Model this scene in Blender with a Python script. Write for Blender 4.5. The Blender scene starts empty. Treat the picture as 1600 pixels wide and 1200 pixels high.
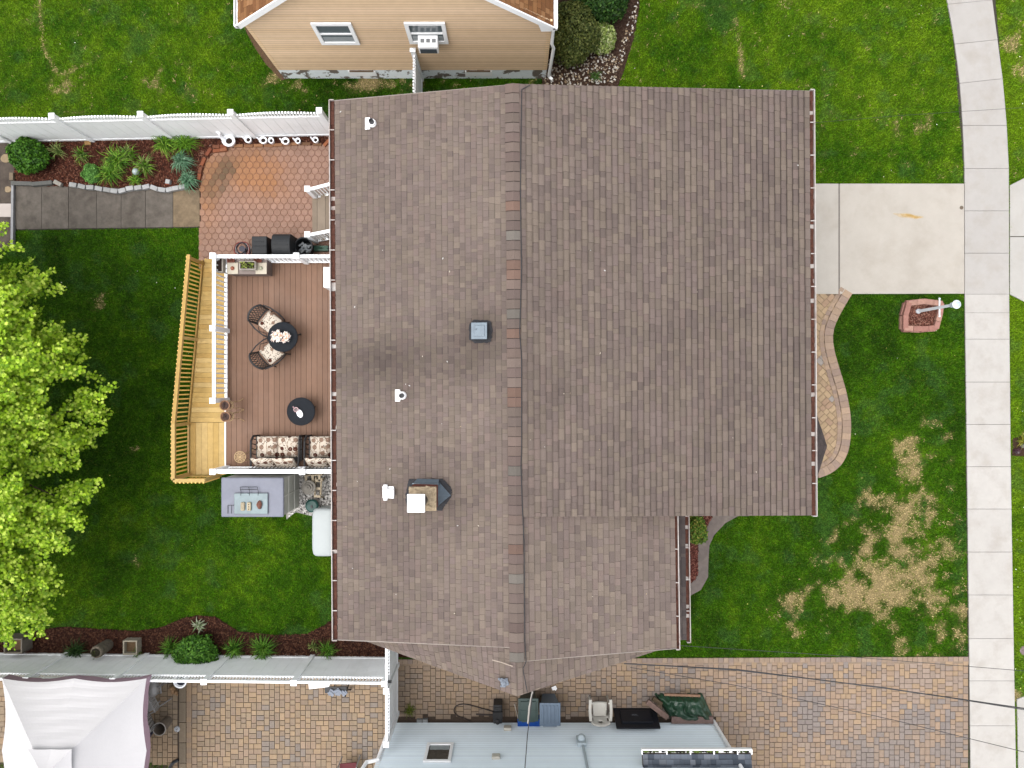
import bpy, math, random
import numpy as np
from mathutils import Vector, Matrix
random.seed(7); rng = np.random.default_rng(11)
sc = bpy.context.scene
COL = sc.collection
# ------------------------------------------------------------ camera, sky, sun, exposure
H = 21.33          # height of the drone above the ground
F = 1109.0         # focal length in photograph pixels (1600 wide)
cd = bpy.data.cameras.new('camera'); cam = bpy.data.objects.new('camera', cd); COL.objects.link(cam)
cam.location = (0, 0, H); cam.rotation_euler = (0, 0, 0)
cd.sensor_width = 36; cd.lens = 36 * F / 1600; cd.clip_end = 500; sc.camera = cam
SUN_EL, SUN_AZ = 72, 250          # azimuth measured clockwise from +Y
wd = bpy.data.worlds.new('World'); sc.world = wd; wd.use_nodes = True
nt = wd.node_tree; bg = nt.nodes['Background']
sky = nt.nodes.new('ShaderNodeTexSky'); sky.sky_type = 'NISHITA'; sky.sun_disc = False
sky.sun_elevation = math.radians(SUN_EL); sky.sun_rotation = math.radians(SUN_AZ)
sky.dust_density = 4.0; sky.air_density = 1.0
hs = nt.nodes.new('ShaderNodeHueSaturation'); hs.inputs['Saturation'].default_value = 0.22
nt.links.new(sky.outputs[0], hs.inputs['Color']); nt.links.new(hs.outputs[0], bg.inputs['Color'])
bg.inputs['Strength'].default_value = 0.15
sl = bpy.data.lights.new('sun', 'SUN'); sl.energy = 0.55; sl.angle = math.radians(110); sl.color = (1, .965, .92)
so = bpy.data.objects.new('sun', sl); COL.objects.link(so)
_e, _a = math.radians(SUN_EL), math.radians(SUN_AZ)
so.rotation_euler = Vector((math.sin(_a) * math.cos(_e), math.cos(_a) * math.cos(_e), math.sin(_e))).to_track_quat('Z', 'Y').to_euler()
so.location = (0, 0, 40)
sc.view_settings.view_transform = 'Standard'; sc.view_settings.look = 'None'
sc.view_settings.exposure = 1.38; sc.view_settings.gamma = 1
sc.render.engine = 'CYCLES'

# ------------------------------------------------------------ helpers
GAIN = 2.5
def S(r, g, b, k=1.0):
    """albedo that shows as this sRGB colour on level ground"""
    out = []
    for c in (r, g, b):
        c /= 255.0
        c = c / 12.92 if c <= .04045 else ((c + .055) / 1.055) ** 2.4
        out.append(min(.88, c / GAIN * k))
    return tuple(out)
def W(px, py, z=0.0):
    k = (H - z) / F
    return Vector(((px - 800) * k, (600 - py) * k, z))
def WP(pts, z=0.0): return [W(x, y, z) for x, y in pts]

# vectorised value noise
_lat = rng.random((256, 256))
def vnoise(x, y):
    xi = np.floor(x).astype(int); yi = np.floor(y).astype(int); fx = x - xi; fy = y - yi
    fx = fx * fx * (3 - 2 * fx); fy = fy * fy * (3 - 2 * fy)
    a = _lat[xi % 256, yi % 256]; b = _lat[(xi + 1) % 256, yi % 256]; c = _lat[xi % 256, (yi + 1) % 256]; d = _lat[(xi + 1) % 256, (yi + 1) % 256]
    return (a * (1 - fx) + b * fx) * (1 - fy) + (c * (1 - fx) + d * fx) * fy
def fbm(x, y, o=4):
    s = 0; t = 0; a = 1
    for i in range(o):
        s = s + a * vnoise(x * 2 ** i + 17 * i, y * 2 ** i + 31 * i); t += a; a *= .55
    return s / t
def inpoly(x, y, poly):
    r = np.zeros(x.shape, bool); n = len(poly); j = n - 1
    for i in range(n):
        xi, yi = poly[i][0], poly[i][1]; xj, yj = poly[j][0], poly[j][1]
        if yi != yj:
            r ^= ((yi > y) != (yj > y)) & (x < (xj - xi) * (y - yi) / (yj - yi) + xi)
        j = i
    return r
def inpoly1(x, y, poly): return bool(inpoly(np.array([x]), np.array([y]), poly)[0])

# ---- materials
_m = {}
def mat(name, col=(.5, .5, .5), rough=.6, var=.12, scale=6., bump=0., bscale=60., vcol=False, metal=0., spec=.3, dirt=0., dirtcol=None, dscale=1.2, transl=0., dlo=.48, dhi=.68):
    if name in _m: return _m[name]
    m = bpy.data.materials.new(name); m.use_nodes = True; t = m.node_tree; N = t.nodes; L = t.links
    b = N['Principled BSDF']; b.inputs['Roughness'].default_value = rough; b.inputs['Metallic'].default_value = metal
    b.inputs['Specular IOR Level'].default_value = spec
    tc = N.new('ShaderNodeTexCoord'); co = tc.outputs['Object']
    if vcol:
        at = N.new('ShaderNodeAttribute'); at.attribute_name = 'Col'; base = at.outputs['Color']
    else:
        rg = N.new('ShaderNodeRGB'); rg.outputs[0].default_value = (*col, 1); base = rg.outputs[0]
    if dirt:
        n2 = N.new('ShaderNodeTexNoise'); n2.inputs['Scale'].default_value = dscale; n2.inputs['Detail'].default_value = 6; n2.inputs['Roughness'].default_value = .65
        L.new(co, n2.inputs['Vector'])
        r2 = N.new('ShaderNodeMapRange'); r2.inputs['From Min'].default_value = dlo; r2.inputs['From Max'].default_value = dhi; r2.inputs['To Max'].default_value = dirt
        L.new(n2.outputs[0], r2.inputs['Value'])
        mx = N.new('ShaderNodeMix'); mx.data_type = 'RGBA'; L.new(r2.outputs[0], mx.inputs['Factor']); L.new(base, mx.inputs['A'])
        mx.inputs['B'].default_value = (*(dirtcol or tuple(c * .5 for c in col)), 1); base = mx.outputs['Result']
    if var:
        n = N.new('ShaderNodeTexNoise'); n.inputs['Scale'].default_value = scale; n.inputs['Detail'].default_value = 5; n.inputs['Roughness'].default_value = .65
        L.new(co, n.inputs['Vector'])
        r = N.new('ShaderNodeMapRange'); r.inputs['From Min'].default_value = .25; r.inputs['From Max'].default_value = .75
        r.inputs['To Min'].default_value = 1 - var; r.inputs['To Max'].default_value = 1 + var
        L.new(n.outputs[0], r.inputs['Value'])
        vm = N.new('ShaderNodeVectorMath'); vm.operation = 'SCALE'; L.new(base, vm.inputs[0]); L.new(r.outputs[0], vm.inputs['Scale']); base = vm.outputs[0]
    L.new(base, b.inputs['Base Color'])
    if bump:
        nb = N.new('ShaderNodeTexNoise'); nb.inputs['Scale'].default_value = bscale; nb.inputs['Detail'].default_value = 4; L.new(co, nb.inputs['Vector'])
        bm = N.new('ShaderNodeBump'); bm.inputs['Strength'].default_value = bump; bm.inputs['Distance'].default_value = .02
        L.new(nb.outputs[0], bm.inputs['Height']); L.new(bm.outputs[0], b.inputs['Normal'])
    if transl:
        tr = N.new('ShaderNodeBsdfTranslucent'); L.new(base, tr.inputs['Color'])
        ms = N.new('ShaderNodeMixShader'); ms.inputs[0].default_value = transl
        L.new(b.outputs[0], ms.inputs[1]); L.new(tr.outputs[0], ms.inputs[2]); L.new(ms.outputs[0], N['Material Output'].inputs['Surface'])
    _m[name] = m; return m
V = lambda name='painted_pieces', **k: mat(name, vcol=True, **k)

# ---- objects
ORG = {}
def tag(o, label, cat, group=None):
    o['label'] = label; o['category'] = cat
    if group: o['group'] = group
    return o
def struct(o): o['kind'] = 'structure'; return o
def stuff(o, label=None, cat=None):
    o['kind'] = 'stuff'
    if label: o['label'] = label
    if cat: o['category'] = cat
    return o
def thing(name, label, cat, loc=(0, 0, 0), rz=0, group=None):
    o = bpy.data.objects.new(name, None); o.empty_display_size = .2; COL.objects.link(o)
    o.location = loc; o.rotation_euler = (0, 0, rz); ORG[o.name] = Vector(loc)
    return tag(o, label, cat, group)
def kids(o): return list(o.children)
def copy_tree(o, parent=None):
    c = o.copy(); COL.objects.link(c); c.parent = parent
    for ch in kids(o): copy_tree(ch, c)
    return c
def place(proto, loc, rz, label, group=None, first=False):
    o = proto if first else copy_tree(proto)
    o.location = loc; o.rotation_euler = (0, 0, rz); o['label'] = label
    if group: o['group'] = group
    ORG[o.name] = Vector(loc)
    return o
def link(me, name, mt, parent, org):
    o = bpy.data.objects.new(name, me); COL.objects.link(o)
    for m in (mt if isinstance(mt, (list, tuple)) else [mt]): me.materials.append(m)
    if parent: o.parent = parent
    elif org is not None: o.location = org
    ORG[o.name] = Vector(org) if org is not None else Vector((0, 0, 0))
    return o
class MB:
    def __init__(s): s.v = []; s.f = []; s.c = []
    def add(s, vs, fs, col=None):
        n = len(s.v); s.v += [tuple(p) for p in vs]
        for f in fs: s.f.append([i + n for i in f]); s.c.append(col)
        return s
    def quad(s, a, b, c, d, col=None): return s.add([a, b, c, d], [(0, 1, 2, 3)], col)
    def poly(s, pts, z=None, col=None):
        return s.add([(p[0], p[1], p[2] if z is None else z) for p in pts], [list(range(len(pts)))], col)
    def prism(s, pts, z0, z1, col=None, bottom=False):
        a = sum(pts[i][0] * pts[(i + 1) % len(pts)][1] - pts[(i + 1) % len(pts)][0] * pts[i][1] for i in range(len(pts)))
        if a < 0: pts = list(pts)[::-1]
        n = len(pts)
        vs = [(p[0], p[1], z0) for p in pts] + [(p[0], p[1], z1) for p in pts]
        fs = [[n + i for i in range(n)]] + [[i, (i + 1) % n, n + (i + 1) % n, n + i] for i in range(n)]
        if bottom: fs.append(list(range(n))[::-1])
        return s.add(vs, fs, col)
    def box(s, x0, y0, z0, x1, y1, z1, col=None):
        return s.prism([(x0, y0), (x1, y0), (x1, y1), (x0, y1)], z0, z1, col, True)
    def obox(s, c, size, rz=0, ry=0, rx=0, col=None, mtx=None):
        M = Matrix.Translation(c) @ (mtx or (Matrix.Rotation(rz, 4, 'Z') @ Matrix.Rotation(ry, 4, 'Y') @ Matrix.Rotation(rx, 4, 'X')))
        h = [x / 2 for x in size]
        vs = [M @ Vector((sx * h[0], sy * h[1], sz * h[2])) for sz in (-1, 1) for sx, sy in ((-1, -1), (1, -1), (1, 1), (-1, 1))]
        return s.add(vs, [(3, 2, 1, 0), (4, 5, 6, 7), (0, 1, 5, 4), (1, 2, 6, 5), (2, 3, 7, 6), (3, 0, 4, 7)], col)
    def bar(s, a, b, w, h, col=None):
        a = Vector(a); b = Vector(b); d = b - a; q = d.to_track_quat('X', 'Z').to_matrix().to_4x4()
        return s.obox((a + b) / 2, (d.length, w, h), mtx=q, col=col)
    def tube(s, pts, r, n=8, col=None, cap=True):
        pts = [Vector(p) for p in pts]; rs = r if isinstance(r, (list, tuple)) else [r] * len(pts)
        rings = []; base = len(s.v); up = None
        for i, p in enumerate(pts):
            d = (pts[min(i + 1, len(pts) - 1)] - pts[max(i - 1, 0)]).normalized()
            if up is None: up = d.orthogonal().normalized()
            u = (up - d * up.dot(d)); u = u.normalized() if u.length > 1e-6 else d.orthogonal().normalized(); up = u; w = d.cross(u)
            for k in range(n):
                a = 2 * math.pi * k / n; s.v.append(tuple(p + (u * math.cos(a) + w * math.sin(a)) * rs[i]))
        for i in range(len(pts) - 1):
            for k in range(n):
                s.f.append([base + i * n + k, base + i * n + (k + 1) % n, base + (i + 1) * n + (k + 1) % n, base + (i + 1) * n + k]); s.c.append(col)
        if cap:
            s.f.append([base + k for k in range(n)][::-1]); s.c.append(col)
            e = base + (len(pts) - 1) * n; s.f.append([e + k for k in range(n)]); s.c.append(col)
        return s
    def lathe(s, c, prof, n=20, col=None, sx=1, sy=1):
        base = len(s.v); m = len(prof)
        for r, z in prof:
            for k in range(n):
                a = 2 * math.pi * k / n; s.v.append((c[0] + r * math.cos(a) * sx, c[1] + r * math.sin(a) * sy, c[2] + z))
        for i in range(m - 1):
            for k in range(n):
                s.f.append([base + i * n + k, base + i * n + (k + 1) % n, base + (i + 1) * n + (k + 1) % n, base + (i + 1) * n + k]); s.c.append(col)
        s.f.append([base + k for k in range(n)][::-1]); s.c.append(col)
        e = base + (m - 1) * n; s.f.append([e + k for k in range(n)]); s.c.append(col)
        return s
    def blob(s, c, r, n=14, jit=0., col=None):
        rx, ry, rz = r if isinstance(r, (list, tuple)) else (r, r, r)
        base = len(s.v); m = n // 2
        for i in range(m + 1):
            t = math.pi * i / m
            for k in range(n):
                a = 2 * math.pi * k / n; q = 1 + (random.random() - .5) * jit * math.sin(t)
                s.v.append((c[0] + rx * q * math.sin(t) * math.cos(a), c[1] + ry * q * math.sin(t) * math.sin(a), c[2] - rz * q * math.cos(t)))
        for i in range(m):
            for k in range(n):
                s.f.append([base + i * n + k, base + i * n + (k + 1) % n, base + (i + 1) * n + (k + 1) % n, base + (i + 1) * n + k]); s.c.append(col)
        return s
    def build(s, name, mt, parent=None, world=True, bevel=0, smooth=False, seg=2):
        if world:
            if parent is not None: org = ORG[parent.name]
            else:
                a = np.array(s.v); org = Vector((float(a[:, 0].min() + a[:, 0].max()) / 2, float(a[:, 1].min() + a[:, 1].max()) / 2, float(a[:, 2].min())))
        else: org = Vector((0, 0, 0))
        me = bpy.data.meshes.new(name)
        me.from_pydata([(x - org.x, y - org.y, z - org.z) for x, y, z in s.v], [], s.f)
        if any(c is not None for c in s.c):
            at = me.attributes.new('Col', 'FLOAT_COLOR', 'FACE')
            at.data.foreach_set('color', np.array([(*(c or (.5, .5, .5)), 1) for c in s.c], dtype=np.float32).ravel())
        if smooth: me.polygons.foreach_set('use_smooth', [True] * len(me.polygons))
        me.update()
        o = link(me, name, mt, parent, org if world else None)
        if world: ORG[o.name] = org
        if bevel:
            b = o.modifiers.new('bevel', 'BEVEL'); b.width = bevel; b.segments = seg; b.limit_method = 'ANGLE'; b.angle_limit = math.radians(40)
        return o
def npolys(name, P, C, mt, parent=None, world=True):
    """P (N,M,3) polygons, C (N,3) colours -> one mesh"""
    N, M, _ = P.shape; A = P.reshape(-1, 3)
    if world:
        org = ORG[parent.name] if parent is not None else Vector((float(A[:, 0].mean()), float(A[:, 1].mean()), float(A[:, 2].min())))
    else: org = Vector((0, 0, 0))
    A = (A - np.array(org)).astype(np.float32)
    me = bpy.data.meshes.new(name); me.vertices.add(N * M); me.vertices.foreach_set('co', A.ravel())
    me.loops.add(N * M); me.loops.foreach_set('vertex_index', np.arange(N * M, dtype=np.int32))
    me.polygons.add(N); me.polygons.foreach_set('loop_start', np.arange(0, N * M, M, dtype=np.int32))
    me.update(calc_edges=True)
    at = me.attributes.new('Col', 'FLOAT_COLOR', 'FACE')
    at.data.foreach_set('color', np.concatenate([C, np.ones((N, 1))], 1).astype(np.float32).ravel())
    o = link(me, name, mt, parent, org if world else None); ORG[o.name] = org
    return o
def pal(cols, n, jit=.12):
    c = np.array(cols)[rng.integers(0, len(cols), n)]
    return c * (1 + (rng.random((n, 1)) - .5) * 2 * jit)
def frames(D, roll=None):
    """unit vectors (N,3) -> two perpendicular unit vectors"""
    a = np.where(np.abs(D[:, 2:3]) > .9, np.array([[1., 0, 0]]), np.array([[0, 0, 1.]]))
    u = np.cross(a, D); u /= np.linalg.norm(u, axis=1, keepdims=True); w = np.cross(D, u)
    if roll is not None:
        c, s_ = np.cos(roll)[:, None], np.sin(roll)[:, None]; u, w = u * c + w * s_, w * c - u * s_
    return u, w
def leafpolys(pos, nrm, size, shape):
    """flat leaf outlines `shape` (M,2) laid at pos facing nrm"""
    N = len(pos); u, w = frames(nrm, rng.random(N) * 2 * np.pi)
    sh = np.array(shape); s_ = size[:, None, None]
    return pos[:, None, :] + s_ * (sh[None, :, 0:1] * u[:, None, :] + sh[None, :, 1:2] * w[:, None, :])
def unit(v): return v / np.maximum(np.linalg.norm(v, axis=1, keepdims=True), 1e-6)
LEAF4 = [(-.5, 0), (0, -.27), (.5, 0), (0, .27)]
LEAF6 = [(-.5, 0), (-.2, -.26), (.2, -.24), (.5, 0), (.2, .24), (-.2, .26)]
MAPLE = [(-.5, 0), (-.22, -.16), (-.18, -.5), (.05, -.26), (.34, -.4), (.28, -.14), (.56, 0), (.28, .14), (.34, .4), (.05, .26), (-.18, .5), (-.22, .16)]
NOGRASS = []
def ground_sheet(name, px, z, mt, col=None, nograss=True, thick=None):
    pts = WP(px); mb = MB()
    mb.prism(pts, z - (thick or .03) - .02, z, col)
    if nograss: NOGRASS.append([(p.x, p.y) for p in pts])
    return struct(mb.build(name, mt))
# ------------------------------------------------------------ the setting: ground, paving, beds
def lawn_cols(px, py, k=1.0, dither=False):
    """grass colour by place: species, wear and dead patches (px = photograph plan coordinates)"""
    n1 = fbm(px / 90 + 3, py / 90 + 9, 4); n2 = fbm(px / 22, py / 22 + 40, 3); n3 = vnoise(px / 7, py / 7)
    lush = np.clip((n1 - .5) * 1.6 + (n2 - .5) * 1.4 + (n3 - .5) * .7, -1, 1)
    bias = np.full(px.shape, -.05)
    bias = np.where((px < 650) & (py < 215), .30 - np.clip((px - 330) / 350, 0, .4), bias)
    bias = np.where((px > 950) & (py < 300), .28, bias)
    bias = np.where(px > 1540, .55, bias)
    bias = np.where((px < 560) & (py > 215), .02 + np.clip((py - 700) / 900, 0, .08), bias)
    t = np.clip(.42 + .42 * lush + bias, 0, 1)[:, None]
    dark = np.array(S(37, 71, 2)); mid = np.array(S(66, 110, 4)); light = np.array(S(112, 148, 18))
    c = np.where(t < .5, dark + (mid - dark) * t * 2, mid + (light - mid) * (t - .5) * 2)
    # bluish coarse tufts
    b = np.clip((fbm(px / 30 + 50, py / 30 + 70, 4) - .60) * 4, 0, .3)[:, None]
    c = c * (1 - b) + np.array(S(74, 112, 62)) * b
    c = c * (.62 + .76 * vnoise(px / 2.6 + 11, py / 2.6 + 5))[:, None] if dither else c
    # dead patches
    dead = np.zeros(px.shape)
    for x, y, rx, ry, a in DEAD:
        dead = np.maximum(dead, a * np.exp(-(((px - x) / rx / 1.12) ** 2 + ((py - y) / ry / 1.12) ** 2)))
    nz = fbm(px / 26 + 7, py / 26 + 5, 5); nf = fbm(px / 9 + 4, py / 9 + 2, 3)
    dd = np.clip((dead + (nz - .5) * 2.3 + (nf - .5) * 1.5 - .36) * 1.15, 0, .92) * (dead > .04)
    dd = np.maximum(dd, np.clip((fbm(px / 11 + 90, py / 11 + 20, 4) - .68) * 3, 0, .12) * ((py < 280)))
    # thin mower streaks of dry grass in the upper left lawn
    for a, b2, wdt in (((62, 0), (68, 75), 4), ((68, 75), (92, 120), 4), ((96, 118), (140, 98), 4), ((290, 138), (308, 158), 4), ((1150, 30), (1160, 120), 4), ((1400, 190), (1402, 212), 4)):
        ax, ay = a; bx, by = b2; L2 = (bx - ax) ** 2 + (by - ay) ** 2
        tt = np.clip(((px - ax) * (bx - ax) + (py - ay) * (by - ay)) / L2, 0, 1)
        dst = np.hypot(px - ax - tt * (bx - ax), py - ay - tt * (by - ay))
        dd = np.maximum(dd, np.clip(1 - dst / wdt + (nf - .5) * 1.6, 0, 1) * .55)
    pr = dd; q_ = (np.clip(pr * 1.3, 0, 1) * .55)[:, None]; c = c * (1 - q_) + np.array(S(142, 142, 62)) * q_
    if dither: dd = (rng.random(px.shape) < dd) * .92
    dd = dd[:, None]
    c = c * (1 - dd) + np.array(S(206, 182, 132)) * dd
    return c * k, pr
DEAD = [(1400, 905, 70, 58, 1.05), (1440, 890, 50, 40, .9), (1500, 950, 16, 30, .7), (1350, 850, 34, 26, .75), (1418, 800, 44, 42, .8), (1425, 735, 32, 32, .95), (1408, 700, 14, 16, .6),
        (1238, 945, 22, 24, .85), (1262, 972, 26, 14, .7), (1312, 930, 40, 24, .9), (1250, 975, 26, 12, .6), (1470, 940, 34, 38, .75), (1360, 925, 50, 36, .95),
        (1330, 880, 20, 14, .7), (1455, 660, 9, 10, .7), (1482, 682, 8, 7, .7), (1290, 878, 14, 10, .6), (1440, 860, 34, 30, .8), (1480, 985, 20, 26, .6),
        (1440, 1024, 60, 7, .6), (1490, 1010, 18, 18, .55), (235, 132, 26, 16, .5), (95, 135, 18, 10, .5), (545, 132, 90, 7, .75), (430, 125, 14, 12, .8),
        (160, 470, 14, 10, .16), (205, 700, 9, 7, .2), (225, 880, 14, 12, .16), (1445, 205, 10, 18, .5), (1585, 60, 14, 14, .55), (1600, 110, 12, 18, .6), (1596, 700, 14, 14, .6), (1590, 1085, 14, 8, .8), (880, 130, 30, 8, .5)]
# ground sheet: fine grid near, coarse to the horizon
xs = np.concatenate([[-260, -120], np.linspace(-60, -19.5, 70), np.linspace(-19, 19, 230), np.linspace(19.5, 60, 70), [120, 260]]); ys = np.concatenate([[-260, -120], np.linspace(-60, -15.5, 70), np.linspace(-15, 15, 190), np.linspace(15.5, 60, 70), [120, 260]])
gx, gy = np.meshgrid(xs, ys); nx, ny = len(xs), len(ys)
me = bpy.data.meshes.new('ground'); vv = np.stack([gx.ravel(), gy.ravel(), np.zeros(nx * ny)], 1)
ff = [(j * nx + i, j * nx + i + 1, (j + 1) * nx + i + 1, (j + 1) * nx + i) for j in range(ny - 1) for i in range(nx - 1)]
me.from_pydata(vv.tolist(), [], ff)
lc, _d = lawn_cols(vv[:, 0] * F / H + 800, 600 - vv[:, 1] * F / H, .75)
at = me.attributes.new('Col', 'FLOAT_COLOR', 'POINT'); at.data.foreach_set('color', np.concatenate([lc, np.ones((len(lc), 1))], 1).astype(np.float32).ravel())
ground = struct(link(me, 'ground', V('soil_and_thatch', rough=.95, var=.35, scale=30, bump=.8, bscale=60, spec=.05), None, None))

CONC = lambda n, c, **k: mat(n, c, rough=.85, var=.06, scale=3, bump=.25, bscale=160, spec=.15, **k)
def slabs(name, polys, mt, z=.045, gap=.008, under=S(70, 66, 60)):
    mb = MB()
    for pl, col in polys:
        pts = WP(pl); c = sum(pts, Vector()) / len(pts)
        q = [p + (c - p).normalized() * gap for p in pts]
        mb.prism(q, -.05, z + random.uniform(-.002, .002), col)
    return mb
# sidewalk along the street
LE = [(-80, 1462), (0, 1478), (60, 1489), (128, 1498), (200, 1503), (264, 1505.5), (460, 1506), (730, 1509.5), (1030, 1513), (1300, 1516)]
RE = [(-80, 1533), (0, 1548), (60, 1556), (128, 1565), (200, 1572), (264, 1575), (460, 1575.5), (730, 1578), (1030, 1583), (1300, 1588)]
ix = lambda T, y: float(np.interp(y, [a for a, b in T], [b for a, b in T]))
J = [-62, 8, 70, 131, 197, 264, 330, 396, 460, 489, 530, 597, 663, 729, 795, 862, 929, 997, 1063, 1133, 1200, 1268]
P_ = []
for a, b in zip(J[:-1], J[1:]):
    new = a >= 459; w = random.uniform(.97, 1.02)
    col = S(*((232, 227, 220) if new else (219, 214, 208)), w)
    sl_ = -7 if a < 190 else 0; sb = -7 if b < 190 else 0
    ym = (a + b) / 2
    P_.append(([(ix(LE, a), a), (ix(RE, a), a + sl_), (ix(RE, ym), ym + sl_), (ix(RE, b), b + sb), (ix(LE, b), b), (ix(LE, ym), ym)], col))
sw = slabs('sidewalk', P_, None)
struct(sw.build('sidewalk', V('pale_concrete', rough=.85, var=.05, scale=4, bump=.25, bscale=150, spec=.12, dirt=.4, dirtcol=S(196, 186, 174), dscale=1.6)))
NOGRASS.append([tuple(W(x, y).xy) for y, x in LE] + [tuple(W(x, y).xy) for y, x in RE[::-1]])
ground_sheet('sidewalk_bed', [(1480, -60), (1550, -60), (1566, 131), (1575, 264), (1575, 460), (1583, 1030), (1587, 1260), (1515, 1260), (1512, 1030), (1506, 460), (1505, 264)], .012, mat('joint_dirt', S(78, 72, 62), .95))
# driveway of the main house + street aprons
dv = MB()
for pl, c in (([(1190, 287.5), (1309, 287.5), (1309, 459.5), (1190, 459.5)], (221, 214, 203)), ([(1311.5, 287.5), (1505, 287.5), (1505.5, 459), (1311.5, 459.5)], (225, 217, 205))):
    dv.prism(WP(pl), -.05, .04, S(*c))
struct(dv.build('driveway', V('driveway_concrete', rough=.85, var=.05, scale=3, bump=.25, bscale=150, spec=.12, dirt=.45, dirtcol=S(198, 188, 174), dscale=.9)))
NOGRASS.append([tuple(p.xy) for p in WP([(1190, 286), (1506, 286), (1506, 460), (1190, 460)])])
js = MB(); js.box(*W(1308.5, 459).xy, .02, *W(1312, 288).xy, .034); struct(js.build('driveway_joint', mat('joint_sealant', S(150, 142, 134), .9)))
# rust mark: a real stain with its own outline
st = MB(); c0 = W(1418, 338)
for k in range(3):
    a = [(math.cos(t) * (.44 - .12 * k) * (1 + .12 * math.sin(3 * t + k)) + .05 * k, math.sin(t) * (.07 - .02 * k) * (1 + .2 * math.sin(5 * t)) - .05 * math.cos(t)) for t in np.linspace(0, 2 * math.pi, 30)[:-1]]
    st.poly([(c0.x + x, c0.y + y, .0415 + .001 * k) for x, y in a], col=S(*((222, 203, 170), (219, 190, 140), (214, 176, 108))[k]))
stain = struct(st.build('rust_stain', V('rust_tint', rough=.9, var=.2, scale=9)))
for nm, pl in (('street_apron', [(1577, 290), (1640, 258), (1640, 492), (1577, 460)]), ('street_apron', [(1588, 1092), (1640, 1072), (1640, 1300), (1592, 1300)])):
    a = MB(); pts = WP(pl)
    a.prism(pts, -.05, .035, S(222, 218, 211)); struct(a.build(nm, V('driveway_concrete'))); NOGRASS.append([tuple(p.xy) for p in pts])
a = MB()
for y in (370,): a.box(*W(1577, y + .7).xy, .03, *W(1640, y - .7).xy, .0365)
struct(a.build('apron_joint', mat('joint_dirt')))
c = W(1501, 325); a = MB(); a.lathe((c.x, c.y, .03), [(.055, 0), (.055, .018), (.045, .022), (.04, .016), (.0, .016)], 18)
tag(a.build('drain', mat('old_brass', S(132, 116, 98), .6, .3, 40)), 'small round bronze drain cap in the concrete driveway beside the sidewalk', 'drain cap')
# street-side strip: bed with stones
# back walkway of grey slabs
J2 = [22, 66, 108, 152, 190, 228, 271, 313]; P_ = []
for a, b in zip(J2[:-1], J2[1:]):
    ty = lambda x: 289 + (x - 22) / 290 * 8; by = lambda x: 359 - (x - 22) / 290 * 4
    k = (129, 121, 112) if b < 300 else (158, 138, 112)
    P_.append(([(a, ty(a)), (b, ty(b)), (b, by(b)), (a, by(a))], S(*k, random.uniform(.85, 1.12))))
struct(slabs('walkway', P_, None, .03, .012).build('walkway', V('weathered_concrete', rough=.9, var=.28, scale=5, bump=.5, bscale=120, spec=.1, dirt=.5, dirtcol=S(92, 84, 76), dscale=2)))
ground_sheet('walkway_bed', [(21, 288), (314, 296), (314, 356), (21, 360)], .012, mat('joint_dirt'))
# west strip of old concrete and dirt
ground_sheet('dirt_strip', [(-80, 222), (24, 222), (24, 388), (-80, 400)], .02, mat('dirt_and_concrete', S(112, 100, 90), .95, .35, 5, .6, 60, dirt=.7, dirtcol=S(76, 64, 56), dscale=1.5))
# terracotta patio
PAT = [(313, 232), (350, 228), (540, 221), (560, 221), (560, 420), (311, 420)]
ground_sheet('patio_base', [(311, 228), (560, 219), (560, 420), (311, 420)], .012, mat('patio_sand', S(190, 146, 122), .95, .2, 20))
pp = 0.206; mb = MB(); pw = [tuple(p.xy) for p in WP(PAT)]
x0 = W(305, 0).x; y0 = W(0, 425).y; row = 0; y = y0
while y < W(0, 215).y:
    x = x0 + (row % 2) * pp / 2
    while x < W(560, 0).x:
        if inpoly1(x, y, pw):
            px, py = x * F / H + 800, 600 - y * F / H
            org_ = math.exp(-(((px - 380) / 45) ** 2 + ((py - 262) / 30) ** 2)) + .8 * math.exp(-(((px - 325) / 16) ** 2 + ((py - 300) / 50) ** 2)) + .5 * math.exp(-(((px - 420) / 40) ** 2 + ((py - 290) / 30) ** 2))
            moss = math.exp(-(((px - 352) / 22) ** 2 + ((py - 262) / 14) ** 2)) + math.exp(-(((px - 340) / 16) ** 2 + ((py - 290) / 14) ** 2)) + .7 * math.exp(-(((px - 330) / 14) ** 2 + ((py - 310) / 12) ** 2)) + .5 * math.exp(-(((px - 410) / 60) ** 2 + ((py - 234) / 5) ** 2))
            nq = float(fbm(np.array([x * 2.3]), np.array([y * 2.3]), 3)[0]); moss *= random.uniform(.3, 1.1) * (.4 + 1.3 * nq); org_ *= random.uniform(.5, 1.0) * (.5 + nq)
            b = np.array(S(196, 157, 138)) * random.uniform(.9, 1.08)
            if py > 345: b = b * .9 + np.array(S(170, 150, 120)) * .05
            b = b + (np.array(S(206, 140, 78)) - b) * min(org_, .6); b = b + (np.array(S(120, 104, 84)) - b) * min(moss, .85)
            n = 12; ring = lambda r: [(x + r * math.cos(2 * math.pi * (k + .5) / n), y + r * math.sin(2 * math.pi * (k + .5) / n)) for k in range(n)]
            mb.poly(ring(.1035), .018, S(136, 94, 74)); mb.prism(ring(.0965), .012, .026 + random.uniform(-.001, .001), tuple(b))
            # small keys between the rounds
            for ky in (-1, 1): mb.obox((x, y + ky * .119, .021), (.036, .036, .006), rz=.78, col=tuple(b * .92))
        x += pp
    y += pp * .866; row += 1
struct(mb.build('patio', V('terracotta_pavers', rough=.85, var=.14, scale=14, bump=.3, bscale=90, spec=.15)))
NOGRASS.append([tuple(p.xy) for p in WP([(312, 215), (560, 215), (560, 420), (312, 405)])])

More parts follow.
